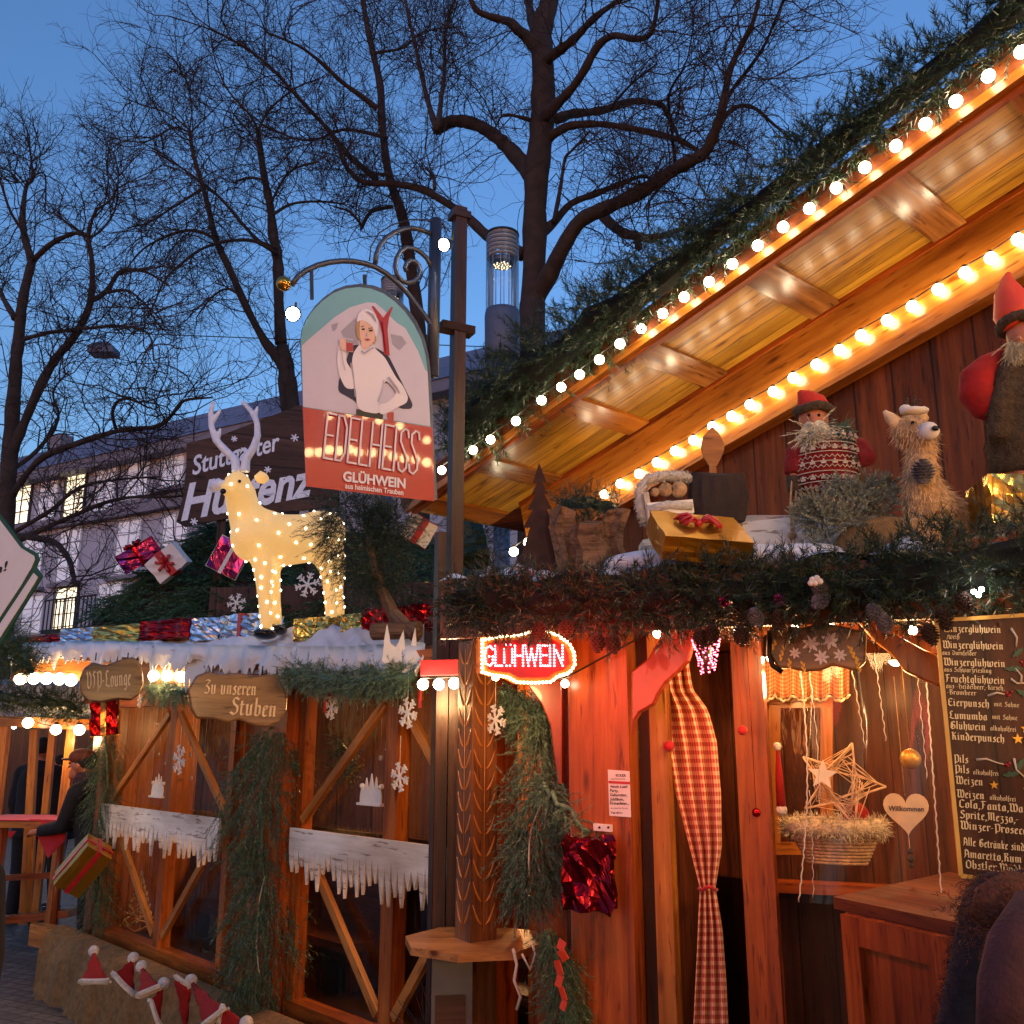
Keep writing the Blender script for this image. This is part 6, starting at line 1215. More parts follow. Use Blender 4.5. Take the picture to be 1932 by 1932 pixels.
rowbox('square red foil box with creases, left of the silver boxes', 262, 356, 1170, 1205, 6.9, 6.65, 'foil_red', 4)
rowbox('silver foil box directly left of the deer with glossy front', 358, 412, 1166, 1209, 6.55, 6.45, 'foil_silver', 5)
rowbox('larger silver foil box touching the front leg of the lit deer', 413, 488, 1160, 1206, 6.45, 6.25, 'foil_silver', 6, 'red_ribbon')
rowbox('gold foil box on the roof between the legs of the lit deer', 553, 618, 1166, 1208, 6.0, 5.85, 'foil_gold', 7)
rowbox('small gold and copper foil box right of the gold box', 642, 682, 1158, 1194, 5.75, 5.65, 'foil_gold', 8)
rowbox('red foil box behind the trunk of the leaning fir tree', 683, 745, 1146, 1202, 5.6, 5.5, 'foil_red', 9)
rowbox('shiny red foil box at the right end of the snowy roof', 757, 822, 1140, 1184, 5.4, 5.3, 'foil_red', 10)
def ER(a, b, c): return Matrix.Rotation(R(c), 3, 'Z')@Matrix.Rotation(R(b), 3, 'Y')@Matrix.Rotation(R(a), 3, 'X')
gift('red and pink foil gift lying at the left end of the fir covered roof', at(262, 1047, 8.3), .34, .16, .16, ER(20, -35, 10), 'foil_pink', 'foil_red', seed=11)
gift('white gift with a broad red ribbon lying tilted on fir branches', at(318, 1062, 8.1), .30, .13, .22, ER(15, -38, -12), 'paper_white', 'red_ribbon', seed=12, rw=.07, bow=1.5, j=.003)
gift('purple foil gift half hidden behind the chest of the lit deer', at(432, 1052, 8.0), .26, .18, .28, ER(10, 25, 15), 'foil_pink', 'paper_white', seed=13, bow=False)
gift('white gift with red ribbon wedged beside the foot of the sign post', at(790, 1000, 6.0), .18, .14, .16, ER(18, 28, 20), 'paper_white', 'red_ribbon', seed=14, rw=.045, bow=False, j=.003)
gift('red foil gift with a gold ribbon hanging under the VIP sign', at(199, 1350, 6.9)+Vector((0, 0, .0)), .17, .14, .26, ER(4, -4, 12), 'foil_red', 'foil_gold', seed=15, bow=False, rw=.035)
gift('gold diamond shaped gift with a dark red ribbon hanging on the corner swag', at(157, 1633, 7.1), .20, .18, .34, ER(28, 30, 40), 'foil_gold_flat', 'red_ribbon', seed=16, bow=False, rw=.03, j=.002)
c_ = D(1111, 1648, .20); gift('crumpled dark red foil parcel hung on the broad post above the notice', c_, .155, .10, .225, math.atan2(DD.y, DD.x), 'foil_dark_red', None, seed=17, j=.009, name='foil_parcel')
bpy.data.objects['foil_parcel']['label'] = 'crumpled dark red foil parcel hung on the broad post below the notice card'
# shelf top with the doll, deer and the rest
SZ = 2.36
gift('big golden gift with a shiny red bow on the canopy shelf', at(1318, 1015, 3.15), .30, .24, .085, ER(33, 3, 7), 'foil_gold_flat', None, seed=18, j=.0012, bow=False)
t_ = bpy.data.objects[[o.name for o in bpy.data.objects if o.get('label', '').startswith('big golden gift')][0]]
Mg = ER(33, 3, 7); gx, gy, gz = Mg@Vector((1, 0, 0)), Mg@Vector((0, 1, 0)), Mg@Vector((0, 0, 1)); tp_ = at(1318, 1015, 3.15)+gz*.047-gx*.01; mb = MB(); mb.ball(tp_+gz*.006, .014, seg=10, rings=8)
for k in range(22):
    sg_ = 1 if k % 2 else -1; L = random.uniform(.045, .085); yy = random.uniform(-.6, .6); d_ = (gx*sg_+gy*yy).normalized(); hh_ = random.uniform(.008, .028); P = [tp_+d_*(L*f)+gz*(hh_*math.sin(math.pi*f)+.003)+gy*random.uniform(-.003, .003) for f in (0, .25, .5, .75, 1)]; mb.tube(P, [.003, .0045, .006, .006, .004], 5)
mb.build('bow', 'red_ribbon', t_)
gift('gold striped foil box at the right end of the canopy shelf', at(1925, 955, 3.05), .26, .24, .16, -.15, 'foil_gold', None, seed=19, j=.002, bow=False)
# snow mounds and burlap
mb = MB(); 
for (u, v, y, a, b, c) in ((1010, 1085, 3.5, .14, .10, .045), (1180, 1075, 3.4, .15, .1, .04), (1250, 1052, 3.35, .22, .14, .05), (1430, 1045, 3.3, .2, .14, .055), (905, 1098, 3.55, .08, .07, .045), (1520, 1040, 3.2, .16, .12, .05)): mb.ball(at(u, v+14, y), a, b, c, 20, 10)
o = one('snow_mound', mb, 'snow_cloth', 'white cotton snow heaped on the canopy shelf', 'snow decoration'); o['kind'] = 'stuff'
mb = MB(); mb.ball(at(1672, 1030, 3.15), .17, .12, .10, 20, 12); o = one('burlap_mound', mb, 'burlap', 'burlap covered mound under the front legs of the straw deer', 'burlap'); remesh(o, .015, 3)
mb = MB(); mb.prism([at(1205, 1040, 3.7), at(1620, 1040, 3.6), at(1620, 985, 3.62), at(1400, 985, 3.7), at(1205, 1030, 3.75)], (0, -1, 0), .12); mb.prism([at(1395, 990, 3.5), at(1600, 972, 3.42), at(1610, 1060, 3.42), at(1395, 1060, 3.5)], (0, -1, 0), .05); one('beige_cushion', mb, 'white_wood', 'low beige block behind the golden gift on the shelf', 'block')
# rusty metal tree
def flat(name, label, cat, pts, y, mat, th=.006, n=(0, -1, 0), group=None):
    m_ = MB(); m_.prism([at(u, v, y) for u, v in pts], n, th); return one(name, m_, mat, label, cat, group)
flat('metal_tree', 'rusty cut-out metal fir tree standing on the canopy shelf', 'metal tree', [(1017, 874), (1031, 911), (1022, 910), (1033, 932), (1026, 931), (1042, 962), (1031, 960), (1046, 994), (1034, 992), (1056, 1062), (1070, 1100), (965, 1100), (980, 1062), (1000, 995), (987, 996), (1006, 961), (995, 963), (1011, 931), (1003, 932), (1014, 911), (1005, 912)], 3.55, 'rust_iron')
# bark pieces
for k, (pts, r_, lb) in enumerate(((((1075, 1090, 3.5), (1068, 1030, 3.5), (1062, 972, 3.5)), .040, 'tall split bark piece right of the metal tree'), (((1112, 1090, 3.4), (1118, 1040, 3.4), (1112, 995, 3.4)), .048, 'thick bark stump between the two taller bark pieces'), (((1160, 1090, 3.45), (1150, 1030, 3.45), (1163, 972, 3.45)), .040, 'twisted bark piece left of the white sled'))):
    mb = MB(); P = [at(*p) for p in pts]; P = [P[0], (P[0]+P[1])/2+Vector((.01, 0, 0)), P[1], (P[1]+P[2])/2-Vector((.012, 0, 0)), P[2]]; n = 11
    V = []; F = []
    for i, p in enumerate(P):
        for q in range(n): a = 2*math.pi*q/n; r2 = r_*(1+.35*math.sin(q*2.7+k)+.15*random.uniform(-1, 1)); V.append(p+Vector((r2*math.cos(a), r2*math.sin(a)*.8, (.03*random.random() if i == 4 else 0))))
    F = [(i*n+q, i*n+(q+1) % n, (i+1)*n+(q+1) % n, (i+1)*n+q) for i in range(4) for q in range(n)]+[tuple(range(4*n, 5*n)), tuple(reversed(range(n)))]; mb.add(V, F); one('bark_piece', mb, 'bark_wood', lb, 'bark piece', 'bark pieces on the shelf')
mb = MB(); garland(mb, [at(1055, 960, 3.7), at(1110, 945, 3.7), at(1165, 960, 3.7)], .06, 260, L=.07, per=20, nlen=.024, w=.0018); one('fir_sprig', mb, 'needle_dark', 'dark fir sprig behind the bark pieces on the shelf', 'fir branch', 'fir branches')
# white sled with fleece
sl_ = thing('white_sled', at(1255, 1015, 3.5), 'small whitewashed sled with fleece trim and wood slices, left of the bark basket', 'sled')
mb = MB(); 
for p, q in (((1218, 930), (1232, 1015)), ((1300, 945), (1306, 1010))): mb.bar(at(*p, 3.42), at(*q, 3.42), .020, .02, (0, -1, 0))
mb.bar(at(1222, 962, 3.41), at(1308, 955, 3.41), .050, .012, (0, -1, 0)); mb.bar(at(1228, 990, 3.41), at(1306, 984, 3.41), .018, .012, (0, -1, 0)); mb.build('frame', 'white_wood', sl_)
mb = MB(); P = [at(u, v, 3.45) for u, v in ((1218, 985), (1208, 955), (1208, 925), (1222, 904), (1250, 898), (1285, 898), (1310, 906))]; mb.tube(P, .018, 8)
Q = polyline_pts(P, 60); needles(mb, np.repeat(Q, 9, 0), RNG.normal(size=(540, 3)), .022, 12, .014, .0030, stem=0); P = [at(u, v, 3.40) for u, v in ((1225, 962), (1260, 952), (1306, 955))]; mb.tube(P, .016, 8); mb.build('fleece', 'white_fur', sl_)
for u, v, r_ in ((1255, 925, .026), (1280, 925, .030), (1235, 930, .016)):
    mb = MB(); mb.lathe(at(u, v, 3.43), [(0, 0), (r_, 0), (r_*.97, .02), (0, .02)], 18, axis=(0, -1, 0), caps=False); mb.build('wood_slice', 'straw', sl_)
# bark basket with wooden tulip
mb = MB(); cb = at(1358, 985, 3.45); V = []; n = 28
prof = [(.085, 0), (.10, .05), (.105, .10), (.10, .15), (.095, .172)]
for i, (r_, z) in enumerate(prof):
    for q in range(n): a = 2*math.pi*q/n; rr_ = r_*(1+.05*math.sin(q*3.1+i)); V.append(cb+Vector((rr_*1.05*math.cos(a), rr_*.6*math.sin(a), z*(1-.0)+(.014*math.cos(2*a)+.005 if i == 4 else 0))))
mb.add(V, [(i*n+q, i*n+(q+1) % n, (i+1)*n+(q+1) % n, (i+1)*n+q) for i in range(4) for q in range(n)]+[tuple(range(4*n, 5*n)), tuple(reversed(range(n)))]); one('bark_basket', mb, 'bark', 'dark rough bark basket behind the golden gift', 'basket')
flat('wooden_tulip', 'pale wooden tulip cut-out on a stem rising from the bark basket', 'wooden tulip', [(1338, 905), (1338, 880), (1326, 862), (1322, 845), (1326, 825), (1336, 812), (1344, 806), (1356, 820), (1365, 838), (1365, 852), (1358, 868), (1350, 882), (1352, 905)], 3.6, 'frame_pale', .012)
# frosted bush
mb = MB()
for (u, v, y, r_) in ((1545, 965, 3.2, .085), (1590, 935, 3.25, .085), (1560, 990, 3.15, .09), (1640, 935, 3.25, .085), (1672, 925, 3.3, .06), (1600, 990, 3.15, .09), (1520, 975, 3.18, .06), (1655, 965, 3.2, .075), (1610, 955, 3.2, .08)):
    c_ = at(u, v, y); d_ = unit(RNG.normal(size=(60, 3))+np.array([0, -.3, .4])); needles(mb, np.array([list(c_)]*60)+d_*r_*.35, d_, r_*.75, 30, .014, .0052, spread=62)
one('frosted_bush', mb, 'needle_hoar', 'frosted grey green artificial bush in front of the knitted doll', 'bush')
# ---------------------------------------------------------------- straw deer
sdr = thing('straw_deer', at(1760, 1060, 3.05), 'small straw deer with a white snout and a pine cone collar on the shelf', 'deer figure'); y_ = 3.05
mb = MB(); e = lambda u, v, dy=0: at(u, v, y_+dy)
mb.tube([e(1738, 830), e(1738, 880), e(1742, 930, .03), e(1752, 965, .05)], [.044, .050, .066, .08], 12); mb.tube([e(1748, 945, .05), e(1790, 965, .16)], [.070, .058], 12); mb.ball(e(1752, 950, .05), .070, .075, .07); mb.ball(e(1795, 968, .17), .06, .07, .06)
mb.ball(e(1718, 812), .060, .056, .054); mb.tube([e(1722, 814, -.01), e(1745, 816, -.05), e(1760, 815, -.08)], [.050, .036, .024], 12)
for p, q in (((1722, 980, .0), (1716, 1070, .0)), ((1760, 985, .0), (1752, 1072, -.02)), ((1800, 990, .15), (1812, 1070, .15)), ((1780, 990, .2), (1784, 1070, .2))): mb.tube([e(*p), e(*q)], [.032, .020], 9)
body = mb.build('body', 'straw', sdr); remesh(body, .009, 2)
V = np.array([v.co[:] for v in body.data.vertices]); Nn = np.array([v.normal[:] for v in body.data.vertices]); ix = RNG.integers(0, len(V), 3600)
mb = MB(); d_ = unit(Nn[ix]*.35+np.array([.1, -.1, -.75])+RNG.normal(0, .25, (3600, 3))); p0 = V[ix]; L_ = RNG.uniform(.018, .034, 3600)[:, None]; s_ = unit(np.cross(d_, RNG.normal(size=(3600, 3))))*.0013
T_ = np.stack([p0-s_, p0+s_, p0+d_*L_+Nn[ix]*.006], 1).reshape(-1, 3); mb.add(T_, np.arange(len(T_)).reshape(-1, 3)); mb.build('straw_coat', 'straw_light', sdr)
mb = MB(); mb.tube([e(1744, 815, -.055), e(1756, 813, -.085), e(1764, 813, -.105)], [.030, .030, .018], 14); mb.build('snout', 'nose_white', sdr)
mb = MB(); mb.ball(e(1765, 808, -.118), .012, .009, .009); mb.build('nose', 'black_gloss', sdr)
for u, v, dy in ((1722, 797, -.058),): mb = MB(); mb.ball(e(u, v, dy), .006); mb.build('eye', 'black_gloss', sdr)
for u, v, u2, v2, dy in ((1690, 800, 1668, 775, .0), (1735, 785, 1745, 768, .05)):
    mb = MB(); mb.tube([e(u+14, v+8, dy), e(u, v, dy), e((u+u2)/2, (v+v2)/2, dy), e(u2, v2, dy)], [.012, .024, .020, .006], 8); mb.build('ear', 'straw_light', sdr)
mb = MB(); mb.ball(e(1722, 776, -.01), .042, .035, .014); mb.ball(e(1708, 772), .02, .02, .016); mb.ball(e(1738, 774), .026, .02, .012); mb.build('snow_cap', 'nose_white', sdr)
mb = MB()
for u, v in ((1708, 762), (1722, 758), (1732, 764)): mb.tube([e(u, v+10, -.01), e(u+3, v-8, -.01)], .004, 6); mb.ball(e(u+3, v-8, -.01), .006)
mb.build('stalks', 'cone_brown', sdr)
def cone(mb, c, ax, L, r, mi=0):
    """pine cone with overlapping scales from base c along ax"""
    c, ax = Vector(c), Vector(ax).normalized(); s1 = ax.orthogonal().normalized(); s2 = ax.cross(s1); mb.tube([c, c+ax*L*.5, c+ax*L], [r*.55, r*.6, r*.15], 8, mi); rings = 8
    for i in range(rings):
        f = i/(rings-1); rr_ = r*math.sin(math.pi*(.18+.74*f))**.8; k = 9 if i < 6 else 5
        for q in range(k):
            a = 2*math.pi*(q+.5*(i % 2))/k; o_ = s1*math.cos(a)+s2*math.sin(a); t2 = ax.cross(o_); b = c+ax*(L*f*.92); w_ = r*.36
            mb.add([b+o_*rr_*.35-t2*w_*.5, b+o_*rr_*.35+t2*w_*.5, b+o_*rr_*1.05+ax*L*.10+t2*w_*.7, b+o_*rr_*1.2+ax*L*.14, b+o_*rr_*1.05+ax*L*.10-t2*w_*.7, b+o_*rr_*.6+ax*L*.16], [(0, 1, 2, 5), (0, 5, 4), (5, 2, 3), (5, 3, 4), (0, 4, 3, 2, 1)], None, mi)
mb = MB(); cone(mb, e(1742, 912, -.075), (0, -.15, 1), .075, .034); mb.build('collar_cone', 'cone_grey', sdr)
# ---------------------------------------------------------------- pine cones in the canopy garland
cl_ = [(1127, 1196, .0, 'cone_brown', 'brown pine cone, left one of the hanging pair above the red lit post'), (1152, 1198, .2, 'cone_brown', 'brown pine cone, right one of the hanging pair above the red lit post'), (1068, 1168, 0, 'cone_brown', 'small pine cone above the right end of the GLÜHWEIN sign'), (1018, 1172, -.1, 'cone_brown', 'reddish lit pine cone hanging over the middle of the GLÜHWEIN sign'),
       (1318, 1186, .1, 'cone_brown', 'brown pine cone above the left end of the red light net'), (1344, 1180, -.2, 'cone_brown', 'brown pine cone above the right end of the red light net'), (1396, 1182, 0, 'cone_brown', 'brown pine cone just left of the silver one over the valance'), (1421, 1148, .2, 'cone_grey', 'silver grey pine cone above the checked valance'), (1466, 1152, 0, 'cone_brown', 'small dark pine cone beside the reddish tinsel tuft'),
       (1540, 1092, .2, 'cone_grey', 'round grey cone just under the white berries'), (1560, 1122, -1.2, 'cone_grey', 'long silvery pine cone lying slantwise in the garland'), (1640, 1140, .5, 'cone_grey', 'grey pine cone at the upper end of the orange bracket'), (1664, 1158, .1, 'cone_grey', 'bluish grey pine cone over the orange bracket'), (1750, 1178, .1, 'cone_brown', 'long pine cone left of the top of the menu board'), (1815, 1118, 0, 'cone_brown', 'large brown pine cone hanging over the menu board heading'), (1772, 1150, .3, 'cone_brown', 'brown pine cone above the bright lamp near the menu board')]
for u, v, tl_, mt, lb in cl_: mb = MB(); cone(mb, C(u, v, .235), (tl_, -.25, -1), .060 if mt == 'cone_brown' else .058, .0225); one('pine_cone', mb, mt, lb, 'pine cone', 'pine cones in the canopy garland')
mb = MB(); 
for u, v in ((1533, 1098), (1541, 1095), (1547, 1101), (1538, 1104), (1530, 1104)): mb.ball(C(u, v-4, .26), .010, seg=10, rings=8)
one('white_berries', mb, 'nose_white', 'cluster of white berries on top of the grey cone in the garland', 'berries')
for u, v, lb in ((1470, 1132, 'reddish pink tinsel tuft in the canopy garland, brighter right one'), (1366, 1138, 'dull reddish tinsel tuft in the canopy garland, left one')):
    mb = MB(); c_ = C(u, v, .24); d_ = unit(RNG.normal(size=(60, 3))); needles(mb, np.array([list(c_)]*60), d_, .012, 6, .018, .0016); one('tinsel_tuft', mb, 'foil_pink', lb, 'tinsel', 'tinsel tufts')
# ---------------------------------------------------------------- bearded dolls
def tubes(mb, *L):
    for P, r_ in L: mb.tube(P, r_, 10)
dl = thing('bearded_doll', at(1555, 1090, 3.45), 'bearded doll in a red patterned knit sweater and pointed cap, holding a fir sprig', 'doll'); y_ = 3.45
mb = MB(); mb.ball(e(1535, 788), .058, .055, .060); mb.tube([e(1540, 810), e(1550, 840)], [.03, .04], 8); mb.ball(e(1534, 795, -.05), .012, .012, .014)
mb.tube([e(1550, 840, .02), e(1556, 1000, .02), e(1555, 1085, .02)], [.07, .08, .05], 10); mb.tube([e(1500, 890, -.03), e(1497, 925, -.03)], [.022, .012]); tubes(mb, ([e(1612, 862, -.03), e(1600, 850, -.06)], [.022, .02]))
hd = mb.build('body', 'skin', dl); remesh(hd, .009, 2)
mb = MB(); mb.tube([e(1548, 822), e(1553, 860), e(1555, 905), e(1556, 940)], [.06, .115, .125, .085], 20); tubes(mb, ([e(1525, 835), e(1502, 858, -.02), e(1496, 895, -.03)], [.045, .045, .036]), ([e(1580, 830), e(1622, 850, -.02), e(1634, 862, -.04), e(1612, 868, -.06)], [.045, .048, .042, .034])); sw = mb.build('sweater', 'knit_red', dl); remesh(sw, .010, 2)
mb = MB()
for v in range(842, 938, 9):
    kk_ = .5+.5*math.sin((v-842)/96*math.pi); r_ = (.108+.022*kk_)
    c_ = e(1554, v); P = []
    for i in range(41): a = math.pi*(1.02+.96*i/40); zz = (.005*(1 if i % 2 else -1) if (v//9) % 2 else 0); P.append(c_+Vector((r_*math.cos(a), r_*math.sin(a)*1.0, zz)))
    mb.tube(P, .0022, 4)
    if (v//9) % 3 == 0:
        for i in range(9): a = math.pi*(1.12+.76*i/8); p = c_+Vector((r_*1.02*math.cos(a), r_*1.02*math.sin(a), .012)); mb.box(p, .018, .006, .008, a+math.pi/2); mb.box(p+Vector((0, 0, .008)), .006, .006, .012, a)
mb.build('knit_pattern', 'knit_white', dl)
mb = MB(); mb.tube([e(1537, 778), e(1530, 762), e(1517, 748), e(1507, 738)], [.064, .056, .032, .008], 14); mb.build('cap', 'cap_red', dl)
mb = MB(); c_ = e(1535, 776); 
for i in range(16): a = 2*math.pi*i/16; mb.ball(c_+Vector((.062*math.cos(a), .062*math.sin(a), .004*math.sin(a*3))), .020, seg=8, rings=6)
o = mb.build('cap_fur', 'fur_brown', dl); remesh(o, .008, 1)
mb = MB(); P0 = np.array([list(e(1535+dx, 803+dz, -.04)) for dx in range(-14, 15, 4) for dz in range(0, 16, 5)]); P0 = np.repeat(P0, 16, 0); d_ = np.array([0, -.3, -1])+RNG.normal(0, .45, P0.shape); needles(mb, P0, d_, .095, 8, .035, .0042, spread=16); mb.ball(e(1540, 820, -.03), .058, .04, .06); mb.build('beard', 'straw_beard', dl)
for u in (1526, 1545): mb = MB(); mb.ball(e(u, 783, -.052), .0065); mb.build('eye', 'black_gloss', dl)
mb = MB(); mb.tube([e(1522, 797, -.055), e(1534, 801, -.066), e(1548, 797, -.055)], .004, 6); mb.build('moustache', 'straw_beard', dl)
mb = MB(); tubes(mb, ([e(1497, 900, -.03), e(1500, 925, -.03), e(1503, 935, -.03)], [.03, .028, .012])); o = mb.build('mitten', 'fur_brown', dl); mb = MB(); mb.ball(e(1606, 868, -.075), .026); mb.build('mitten', 'fur_brown', dl)
mb = MB(); garland(mb, [e(1590, 800, -.05), e(1592, 840, -.07)], .03, 70, L=.04, per=16, nlen=.018, w=.002); mb.build('held_sprig', 'needle_frost', dl)
mb = MB(); mb.bar(e(1592, 850, -.08), e(1618, 960, -.06), .020, .012, (0, -1, 0)); mb.bar(e(1612, 850, -.08), e(1640, 955, -.05), .014, .012, (0, -1, 0)); mb.build('wooden_stick', 'carved', dl)
mb = MB(); mb.tube([e(1494, 905, -.05), e(1491, 950, -.05), e(1494, 1005, -.05)], .004, 6); mb.tube([e(1502, 925, -.05), e(1500, 965, -.05), e(1496, 1005, -.05)], .004, 6); mb.ball(e(1494, 1010, -.05), .016); mb.build('rope', 'straw', dl)
d2 = thing('bearded_doll', at(1920, 1010, 3.1), 'tall bearded doll with an orange pointed cap and red sack at the right edge', 'doll'); y_ = 3.05
mb = MB(); mb.ball(e(1935, 632), .065, .06, .07); mb.tube([e(1935, 660), e(1940, 760), e(1940, 900), e(1940, 1020)], [.05, .09, .1, .06], 10); mb.ball(e(1922, 640, -.06), .014); hd = mb.build('body', 'skin', d2); remesh(hd, .010, 2)
mb = MB(); mb.tube([e(1930, 605), e(1915, 585), e(1902, 550), e(1900, 528), e(1903, 515)], [.078, .074, .045, .020, .008], 16); mb.build('cap', 'red_felt', d2); bpy.data.objects[d2.children[-1].name].data.materials[0] = MATS['orange_ribbon']
mb = MB(); mb.tube([e(1935, 680), e(1935, 760), e(1935, 850), e(1930, 905)], [.075, .115, .12, .10], 16); tubes(mb, ([e(1905, 700, -.03), e(1888, 760, -.05), e(1884, 830, -.05)], [.045, .04, .035])); o = mb.build('coat', 'fur_brown', d2); remesh(o, .012, 2)
mb = MB(); Vv = np.array([v.co[:] for v in o.data.vertices]); Nn = np.array([v.normal[:] for v in o.data.vertices]); ix = RNG.integers(0, len(Vv), 1800); needles(mb, Vv[ix], Nn[ix]*.5+np.array([0, 0, -.8])+RNG.normal(0, .2, (1800, 3)), .012, 3, .018, .0018, stem=0); mb.build('coat_fur', 'fur_brown', d2)
mb = MB(); c_ = e(1932, 612)
for i in range(18): a = 2*math.pi*i/18; mb.ball(c_+Vector((.074*math.cos(a), .07*math.sin(a), .008*math.sin(2*a))), .022, seg=8, rings=6)
o = mb.build('cap_fur', 'fur_brown', d2); remesh(o, .009, 1)
mb = MB(); P0 = np.repeat(np.array([list(e(1918+dx, 645+dz, -.05)) for dx in range(-16, 24, 6) for dz in range(0, 18, 6)]), 12, 0); needles(mb, P0, np.array([-.1, -.3, -1])+RNG.normal(0, .35, P0.shape), .07, 8, .03, .0022, spread=18); mb.build('beard', 'beard', d2)
mb = MB(); mb.tube([e(1895, 665, .02), e(1862, 690, -.0), e(1843, 715, 0), e(1842, 740, 0), e(1862, 768, 0), e(1890, 785, .0)], [.02, .042, .06, .062, .055, .03], 14); o = mb.build('sack', 'red_felt', d2); remesh(o, .012, 2)
mb = MB(); mb.tube([e(1900, 790), e(1897, 850), e(1898, 900)], [.03, .034, .03], 10); mb.build('red_scarf', 'red_felt', d2)

# ---------------------------------------------------------------- lit acrylic deer on the roof
de = thing('lit_deer', at(560, 1190, 6.0), 'warm glowing acrylic deer with white antlers standing on the snowy roof', 'deer figure'); y_ = 6.0
mb = MB()
tubes(mb, ([e(452, 925, -.1), e(458, 955, -.05), e(470, 985, .0), e(486, 1010, .02)], [.10, .105, .13, .17]))
mb.tube([e(486, 1008, .02), e(530, 1020, .12), e(575, 1016, .22), e(612, 1002, .32)], [.175, .175, .165, .15], 16); mb.ball(e(478, 1015, .0), .15, .17, .16); mb.ball(e(617, 1003, .33), .13, .14, .15)
mb.ball(e(448, 913, -.12), .088, .095, .08); mb.tube([e(445, 916, -.15), e(424, 926, -.22)], [.07, .048], 12)
tubes(mb, ([e(492, 1035, -.03), e(497, 1080, -.03), e(500, 1130, -.03), e(503, 1190, -.03)], [.085, .062, .046, .042]), ([e(505, 1035, .16), e(512, 1080, .16), e(517, 1130, .16), e(521, 1180, .16)], [.085, .062, .046, .042]),
      ([e(605, 1030, .26), e(622, 1075, .28), e(622, 1110, .30), e(626, 1172, .28)], [.11, .07, .046, .042]), ([e(622, 1025, .44), e(636, 1070, .46), e(636, 1110, .48), e(640, 1165, .46)], [.10, .065, .046, .042]))
db = mb.build('body', 'acrylic', de); remesh(db, .022, 3); 
V = [v for v in db.data.vertices]; rr = random.Random(4); rr.shuffle(V); pk = []
mb = MB()
for v in V:
    dmin = .105 if v.co.z > at(500, 1060, 6).z else .065
    if v.normal.y < .3 and all((v.co-q).length > dmin for q in pk): pk.append(v.co.copy())
mb.ball((0, 0, 0), .0085, seg=6, rings=4); l0 = mb.build('diode', 'deer_led', de); l0.matrix_parent_inverse = Matrix.Identity(4)
for k, q in enumerate(pk):
    lc = l0 if k == 0 else l0.copy()
    if k: COL.objects.link(lc)
    lc.location = q-de.location
for c_, d_ in (((482, 903), (507, 903)), ((424, 915), (395, 920))):
    a, b = e(*c_, -.08), e(*d_, -.05); mb = MB(); mb.tube([a, a.lerp(b, .35)+UP*.01, a.lerp(b, .75), b], [.02, .042, .034, .010], 10); mb.build('ear', 'acrylic_white' if d_[0] < 420 else 'acrylic', de)
for P, r_ in (((((446, 890), (444, 868), (425, 848), (405, 828), (399, 805), (397, 780), (403, 758)), (.034, .034, .03, .027, .024, .02, .012))), ((((410, 832), (414, 818), (416, 808)), (.02, .018, .012))), ((((399, 797), (408, 785), (415, 772)), (.018, .016, .012)))): pass
for nm, segs in (('antler', ((((446, 892), (444, 868), (425, 850), (407, 830), (399, 805), (397, 780), (403, 757)), .028), (((408, 832), (413, 820), (416, 808)), .018), (((399, 798), (408, 785), (417, 772)), .018))), ('antler', ((((462, 890), (464, 866), (478, 846), (486, 822), (485, 798), (474, 776), (457, 757)), .028), (((470, 862), (462, 850), (455, 845)), .014), (((485, 800), (482, 785), (486, 766)), .018)))):
    mb = MB()
    for P, r_ in segs: n = len(P); mb.tube([e(u, v, -.09) for u, v in P], [r_*(1.15-.65*i/(n-1)) for i in range(n)], 9)
    o = mb.build(nm, 'acrylic_white', de); remesh(o, .008, 1)
mb = MB(); mb.ball(e(421, 927, -.275), .020, .014, .018); mb.build('nose', 'black_gloss', de)
for u, v, dy in ((452, 908, -.215), (432, 909, -.205)): mb = MB(); mb.ball(e(u, v, dy), .011); mb.build('eye', 'black_gloss', de)
for u, v, dy in ((500, 1196, -.08), (520, 1188, .11)): mb = MB(); mb.ball(e(u, v, dy), .075, .10, .035); mb.build('hoof', 'black_gloss', de)
for u, v, dy in ((626, 1178, .26), (640, 1170, .44)): mb = MB(); mb.ball(e(u, v, dy), .06, .08, .03); mb.build('hoof', 'black_gloss', de)

# ---------------------------------------------------------------- burlap planter and red felt hats
s0, s1 = sg(150, 1800, G)-.32, sg(760, 1990, G)
pl_ = [(0.03, .06), (.08, .38), (.20, .45), (.33, .41), (.40, .28), (.42, .12), (.44, .0)]
def bur(u, v):
    s = s0+(s1-s0)*u; f = v*(len(pl_)-1); i = min(int(f), len(pl_)-2); t = f-i; o_ = pl_[i][0]*(1-t)+pl_[i+1][0]*t; z = pl_[i][1]*(1-t)+pl_[i+1][1]*t
    w = .020*math.sin(u*37+v*5)+.016*math.sin(u*81+v*4)+.012*math.sin(u*190+2*v)*v+.006*math.sin(u*420)*v; return PP(G, s, max(0.0, z*.92+w*.5*(z > .03)), o_+w)
mb = MB(); mb.grid(bur, 110, 26); mb.add([bur(0, i/12) for i in range(13)], [tuple(range(13))]); one('burlap_planter', mb, 'burlap', 'long burlap wrapped bolster along the foot of the lounge windows', 'planter')
